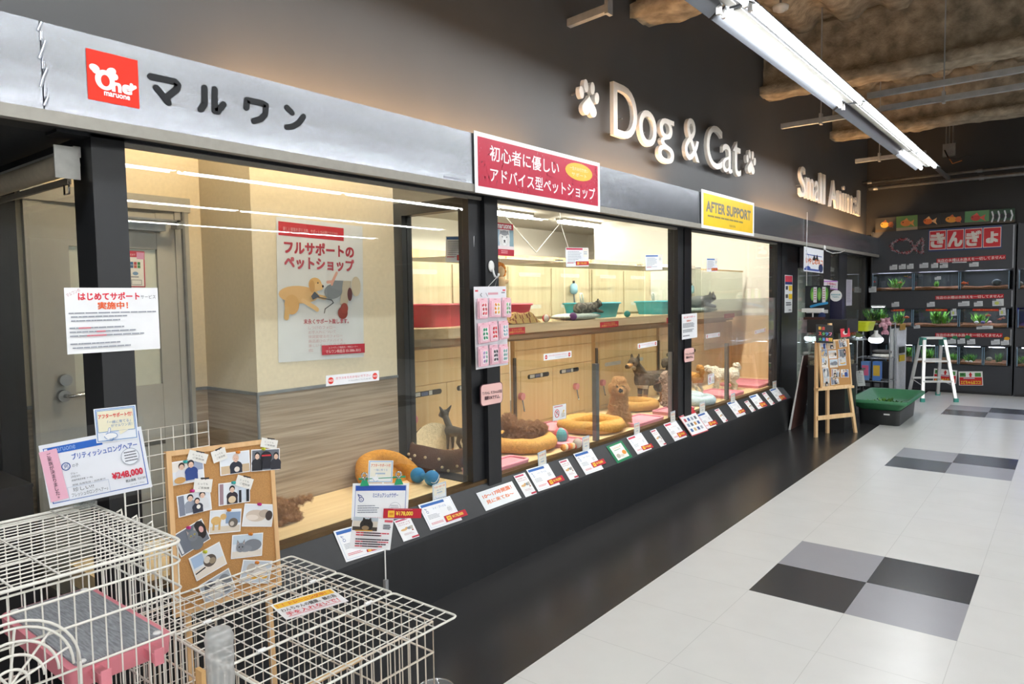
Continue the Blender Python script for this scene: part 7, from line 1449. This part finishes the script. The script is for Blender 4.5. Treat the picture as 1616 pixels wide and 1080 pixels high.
s = psheet([(1269.5, 390), (1300, 395), (1299, 432), (1267, 427)], ('x', -2.395), paper='dfe2e8', t=.001); s.stroke([(.1, .3), (.9, .3)], .04, '3a54a0'); s.stroke([(.1, .15), (.25, .4), (.2, .8)], .03, '3a54a0'); s.poly([(.42, .5), (.5, .25), (.58, .42), (.66, .22), (.74, .52)], '1e2228'); s.text('いやしのネコ', .1, .55, .24, 'd8763c', bold=.04, fit=.85); s.rect(.02, .87, .75, .95, '3a54a0'); s.ell(.85, .8, .12, .18, '2c3860'); s.ell(.2, .85, .12, .08, '2c4a98'); s.build('hanging_poster', 'white poster with orange writing and black cat ears under the metal fascia', 'poster')
tag(MB().tube([P(1274, 335, 'x', -2.392), P(1273, 390, 'x', -2.392), P(1273, 450, 'x', -2.392), P(1275, 480, 'x', -2.39), P(1272, 497, 'x', -2.39)], .004, m_white, 6).build('cord'), 'white cord hanging down past the cat ear poster', 'cord')
tag(MB().tube([P(1300, 391, 'x', -2.392), P(1304, 396, 'x', -2.392), P(1314, 400, 'x', -2.392), P(1325, 399, 'x', -2.392), P(1333, 396, 'x', -2.392)], .006, m_white, 6).ell(P(1301, 391, 'x', -2.392), (.015, .03, .03), m_white, 10, 6).build('cable'), 'white cable drooping from the lower edge of the metal fascia', 'cable')
s = psheet([(1300, 441), (1322, 444), (1322, 458), (1300, 455)], ('x', -2.565), paper='ded8dc', t=.001); s.stroke([(.0, .25), (.95, -.0)], .12, 'b060c8'); s.rect(0, .9, 1, 1, 'a850c0'); s.text('小動物の', .2, .4, .26, 'c86a80', bold=.04, fit=.65); s.text('コーナー', .2, .72, .26, '50545c', bold=.04, fit=.6); s.build('violet_notice', 'white notice with violet edges on the dark post', 'notice')
s = psheet([(1335.5, 441), (1345, 442), (1344, 482), (1335, 483)], ('x', -2.566), paper='c9c4d0', t=.001); s.lines(.1, .05, .9, .9, 14, '9a92a4', .4, 8); s.build('pale_notice', 'long pale notice on the dark post right of the violet one', 'notice')
# ================================================================ rack, bulb, bin and clutter in the corner
YR = 10.9
def rp(x, y): return P(x, y, 'y', YR)
a, b = rp(1353, 515), rp(1403, 625); x0, x1 = a.x, b.x; zt_ = rp(1378, 510).z; m_rw = M('chrome_wire', (158, 160, 162), .35, .8, var=.05)
t = thing('wire_rack', 'chrome wire shelf rack with packets beside the white panel', 'rack', ((x0+x1)/2, YR+.2, 0))
for x in (x0, x1):
    for y in (YR, YR+.35): MB().cyl((x, y, 0), (x, y, zt_), .011, m_rw, n=8).build('post', t)
shz = [zt_-.02, rp(1378, 566).z, rp(1378, 602).z, .12]
for z in shz:
    mb = MB().tube([(x0, YR, z), (x1, YR, z), (x1, YR+.35, z), (x0, YR+.35, z)], .006, m_rw, 6, True)
    for i in range(1, 14): x = x0+(x1-x0)*i/14; mb.cyl((x, YR, z), (x, YR+.35, z), .0025, m_rw, n=4)
    mb.build('shelf', t)
def onrack(xa, xb, ya, zi, lab, cat, col, d=.12, nm='packet', face=None):
    p, q = rp(xa, ya), rp(xb, ya); z = shz[zi]+.007; mb = MB().box(p.x, q.x, YR+.04, YR+.04+d, z, max(p.z, z+.03), ink(col))
    if face: mb.box(p.x+.01, q.x-.01, YR+.038, YR+.04, z+(p.z-z)*.25, z+(p.z-z)*.8, ink(face))
    tag(mb.build(nm), lab, cat)
onrack(1358, 1371, 571, 2, 'blue and pink packet left on the middle rack shelf', 'packet', '6a90c8', .1, face='d86a90'); onrack(1376, 1389, 571, 2, 'blue and yellow packet right on the middle rack shelf', 'packet', '5a86cc', .1, face='e0b848')
for xa, xb, lab in ((1361, 1374, 'black box left on the lower rack shelf'), (1376, 1389, 'black box right on the lower rack shelf')):
    p, q = rp(xa, 620), rp(xb, 620); tag(MB().box(p.x, q.x, YR+.05, YR+.2, shz[3]+.007, shz[3]+.16, ink('232326')).box(p.x+.02, q.x-.02, YR+.048, YR+.05, shz[3]+.05, shz[3]+.1, ink('6a6c70')).build('storage_box'), lab, 'box')
def pile(px, py, zi, r, col, lab, dz=0, x=None):
    p = rp(px, py); c = Vector((p.x, YR+.15, shz[zi]+.007+dz)); mb = MB(); mb.lathe([(r*.9, 0), (r, .018), (r*.96, .04), (r*.7, .052), (0, .055)], c, M('cloth_'+col, col, .9, var=.2, scale=20), 20, 1, .6); tag(mb.build('folded_mat'), lab, 'mat')
pile(1388, 563, 1, .13, 'cfcbc2', 'pale folded mat on the upper rack shelf'); pile(1388, 556, 1, .125, '4a4644', 'dark folded mat lying on the pale one', .057)
p = rp(1383, 535); t = thing('heat_bulb', 'lit reflector bulb shining over the rack', 'bulb', p); m_bulb = M('lit_bulb', (236, 246, 255), .5, var=0, emit=7)
MB().lathe([(0, -.06), (.06, -.055), (.09, -.03), (.095, -.005), (.085, .02)], p+Vector((0, -.03, 0)), m_bulb, 24).build('lens', t); MB().lathe([(.085, .02), (.06, .05), (.035, .07), (.026, .075), (.026, .12), (0, .125)], p+Vector((0, -.03, 0)), m_white, 24).build('body', t); MB().cyl(p+Vector((0, -.03, .12)), p+Vector((0, -.03, .18)), .022, m_dark).tube([p+Vector((0, -.03, .17)), p+Vector((.0, .1, .2)), (p.x, YR+.2, zt_)], .008, m_dark).build('socket', t)
# tank with green plants on the rack, toys
a, b = rp(1365, 512), rp(1403, 486); ztk = zt_+.0; t = thing('fish_tank', 'planted glass tank with bright light on top of the wire rack', 'fish tank', ((a.x+b.x)/2, YR+.2, zt_)); 
MB().box(a.x, b.x, YR+.06, YR+.066, zt_, b.z, m_tglass).box(a.x, b.x, YR+.3, YR+.306, zt_, b.z, m_tglass).box(a.x, a.x+.006, YR+.066, YR+.3, zt_, b.z, m_tglass).box(b.x-.006, b.x, YR+.066, YR+.3, zt_, b.z, m_tglass).build('pane', t); MB().box(a.x+.05, b.x-.08, YR+.12, YR+.2, b.z+.01, b.z+.03, m_white).box(a.x+.06, b.x-.09, YR+.13, YR+.19, b.z+.006, b.z+.01, _M['lit_tank_225_232_255']).build('lamp', t)
MB().box(a.x+.008, b.x-.008, YR+.07, YR+.29, zt_+.001, zt_+.03, m_grav).build('gravel', t)
water_plant((a.x*.7+b.x*.3), zt_+.03, (b.z-zt_)*.85, .2, 'bright green plant in the tank on top of the wire rack', YR+.18, 160, 1, 77)
def toy(px, py, r, col, lab, yy=YR+.02):
    c = P(px, py, 'y', yy); m = M('toy_'+col, col, .9); c = Vector((c.x, yy-.04, c.z)); mb = MB().ell(c, (r, r*.7, r*.9), m, 12, 8).ell(c+Vector((0, -.01, r*1.2)), (r*.7, r*.6, r*.6), m, 12, 8)
    for q in (-1, 1): mb.ell(c+Vector((q*r*.6, -.01, r*1.7)), (r*.25, r*.2, r*.3), m, 8, 6).ell(c+Vector((q*r*.9, -r*.3, -r*.4)), (r*.35, r*.35, r*.6), m, 8, 6)
    mb.tube([c+Vector((0, .02, r*.9)), c+Vector((0, .06, r*.9)), (c.x, yy+.05, zt_)], .004, m_dark, 5); tag(mb.build('plush_toy'), lab, 'toy')
toy(1395, 512, .045, 'd8a8b4', 'pink plush toy hanging left at the top of the rack'); toy(1402, 510, .04, 'cf9aa8', 'pink plush toy hanging right at the top of the rack'); toy(1398, 524, .04, 'c890a0', 'pink plush toy hanging lowest at the top of the rack'); toy(1372, 517, .04, '3a3a3e', 'black and white plush toy hanging beside the bulb')
# white tall panel, yellow tub, reflector, table
a, b = P(1405, 622, 'y', 11.45), P(1411, 520, 'y', 11.45); t = thing('white_board_stack', 'tall white panel stack standing between the rack and the stepladder', 'panel', (-2.03, 11.5, 0)); zt2 = P(1415, 519, 'y', 11.5).z
MB().prism([(-2.09, 11.37, 0), (-2.04, 11.36, 0), (-1.98, 11.70, 0), (-2.03, 11.71, 0)], (0, 0, zt2), m_white).build('panel', t); MB().prism([(-2.036, 11.36, 0), (-1.99, 11.35, 0), (-1.93, 11.69, 0), (-1.976, 11.70, 0)], (0, 0, zt2+.01), M('pale_grey_panel', (206, 208, 212), .4)).build('panel', t)
for i, (z, c) in enumerate(((.5, 'd8b830'), (.62, '3a3a34'), (.95, 'a8843c'))): MB().prism([(-1.968, 11.4, z), (-1.958, 11.39, z), (-1.925, 11.58, z), (-1.935, 11.59, z)], (0, 0, .09), ink(c)).build('tape_mark', t)
a, b = P(1333, 508, 'y', 9.3), P(1366, 522, 'y', 9.3); t = thing('side_table', 'low black glass topped table behind the easel', 'table', (-2.28, 9.4, 0)); zt3 = P(1355, 586, 'y', 9.3).z
MB().box(-2.5, -2.06, 9.05, 9.75, zt3-.02, zt3, M('dark_glass_top', (34, 40, 46), .1)).build('top', t)
for x in (-2.47, -2.09):
    for y in (9.08, 9.72): MB().box(x-.015, x+.015, y-.015, y+.015, 0, zt3-.02, m_black).build('leg', t)
p = P(1350, 516, 'y', 9.3); t = thing('yellow_tub', 'yellow green plastic tub held up behind the easel over a silver reflector', 'tub', (p.x-.1, 9.4, zt3)); m_yel = M('yellow_green_plastic', (196, 206, 40), .35)
MB().rbox(p.x-.34, p.x+.17, 9.2, 9.6, p.z-.05, p.z+.06, .04, m_yel, .1, 5, True).build('tub', t); MB().lathe([(.16, -.0), (.12, .06), (.05, .09), (0, .09)], (p.x-.04, 9.35, p.z-.16), M('silver_reflector', (206, 216, 224), .2, .9), 24).build('reflector', t); MB().lathe([(0, -.004), (.10, -.004), (.13, .02)], (p.x-.04, 9.35, p.z-.155), m_bulb, 20).build('lamp', t); MB().cyl((p.x-.15, 9.55, zt3), (p.x-.15, 9.55, p.z-.05), .012, m_steel).build('stand', t)
s = psheet([(1350, 586), (1362, 585), (1366, 609), (1354, 610)], ('y', 9.048), paper='e2e4e4', t=.001); s.lines(.1, .1, .9, .85, 7, 'a0a4a8', .35, 9); s.mb.cyl(s.pt(.5, .02), (s.pt(.5, 0).x, 9.05, zt3-.005), .003, m_dark, n=5); s.build('white_notice', 'small white notice hanging from the low black table', 'notice')
a = P(1340, 640, 'y', 9.0); t = thing('small_cage', 'small wire cage with bright cards under the low black table', 'cage', (-2.25, 9.35, 0)); MB().box(-2.4, -2.1, 9.12, 9.5, .0, .06, M('grey_plastic_base', (150, 152, 156), .5)).build('base', t); mb = MB()
for i in range(14): x = -2.4+.3*i/13; mb.cyl((x, 9.12, .06), (x, 9.12, .42), .002, m_rw, n=4).cyl((x, 9.5, .06), (x, 9.5, .42), .002, m_rw, n=4)
for z in (.2, .42): mb.tube([(-2.4, 9.12, z), (-2.1, 9.12, z), (-2.1, 9.5, z), (-2.4, 9.5, z)], .003, m_rw, 5, True)
mb.build('wire', t); MB().box(-2.32, -2.18, 9.115, 9.119, .16, .34, ink('d0b0b4')).build('card', t)
# green tray in a black bin
t = thing('bin', 'black plastic bin with a green tray on top, standing in the aisle', 'bin', (-1.72, 9.25, 0)); MB().rbox(-1.93, -1.50, 8.78, 9.78, 0, .17, .05, M('black_plastic', (38, 40, 40), .4), .05, 5, True).build('tub', t); gp = M('green_plastic_tray', (58, 124, 84), .4, var=.04)
def ring_(x0, x1, y0, y1, z, r): return rrect(x0, x1, y0, y1, z, r, 5)
mb = MB(); R_ = [ring_(-1.92, -1.51, 8.80, 9.76, .171, .05), ring_(-2.0, -1.43, 8.70, 9.86, .285, .06), ring_(-2.02, -1.41, 8.68, 9.88, .29, .06), ring_(-2.02, -1.41, 8.68, 9.88, .255, .06)]; v = [p for q in (R_[3], R_[2], R_[1]) for p in q]; n = len(R_[0])
inn = ring_(-1.90, -1.53, 8.84, 9.72, .19, .05); mb.add(v+inn, [(k*n+i, k*n+(i+1) % n, (k+1)*n+(i+1) % n, (k+1)*n+i) for k in range(3) for i in range(n)]+[tuple(range(3*n, 4*n))], gp, True); mb.add(R_[0]+R_[3], [(i, (i+1) % n, n+(i+1) % n, n+i) for i in range(n)], gp, True); mb.build('tray', t)
MB().box(-1.66, -1.60, 8.775, 8.781, .12, .135, m_white).build('label', t)
for i, (x, y) in enumerate(((-1.85, 9.1), (-1.75, 9.35), (-1.62, 9.15))): water_plant(x, .192, .06, .12, ('green leaves lying left in the green tray', 'green leaves lying at the back of the green tray', 'green leaves lying right in the green tray')[i], y, 40, i, 40+i)
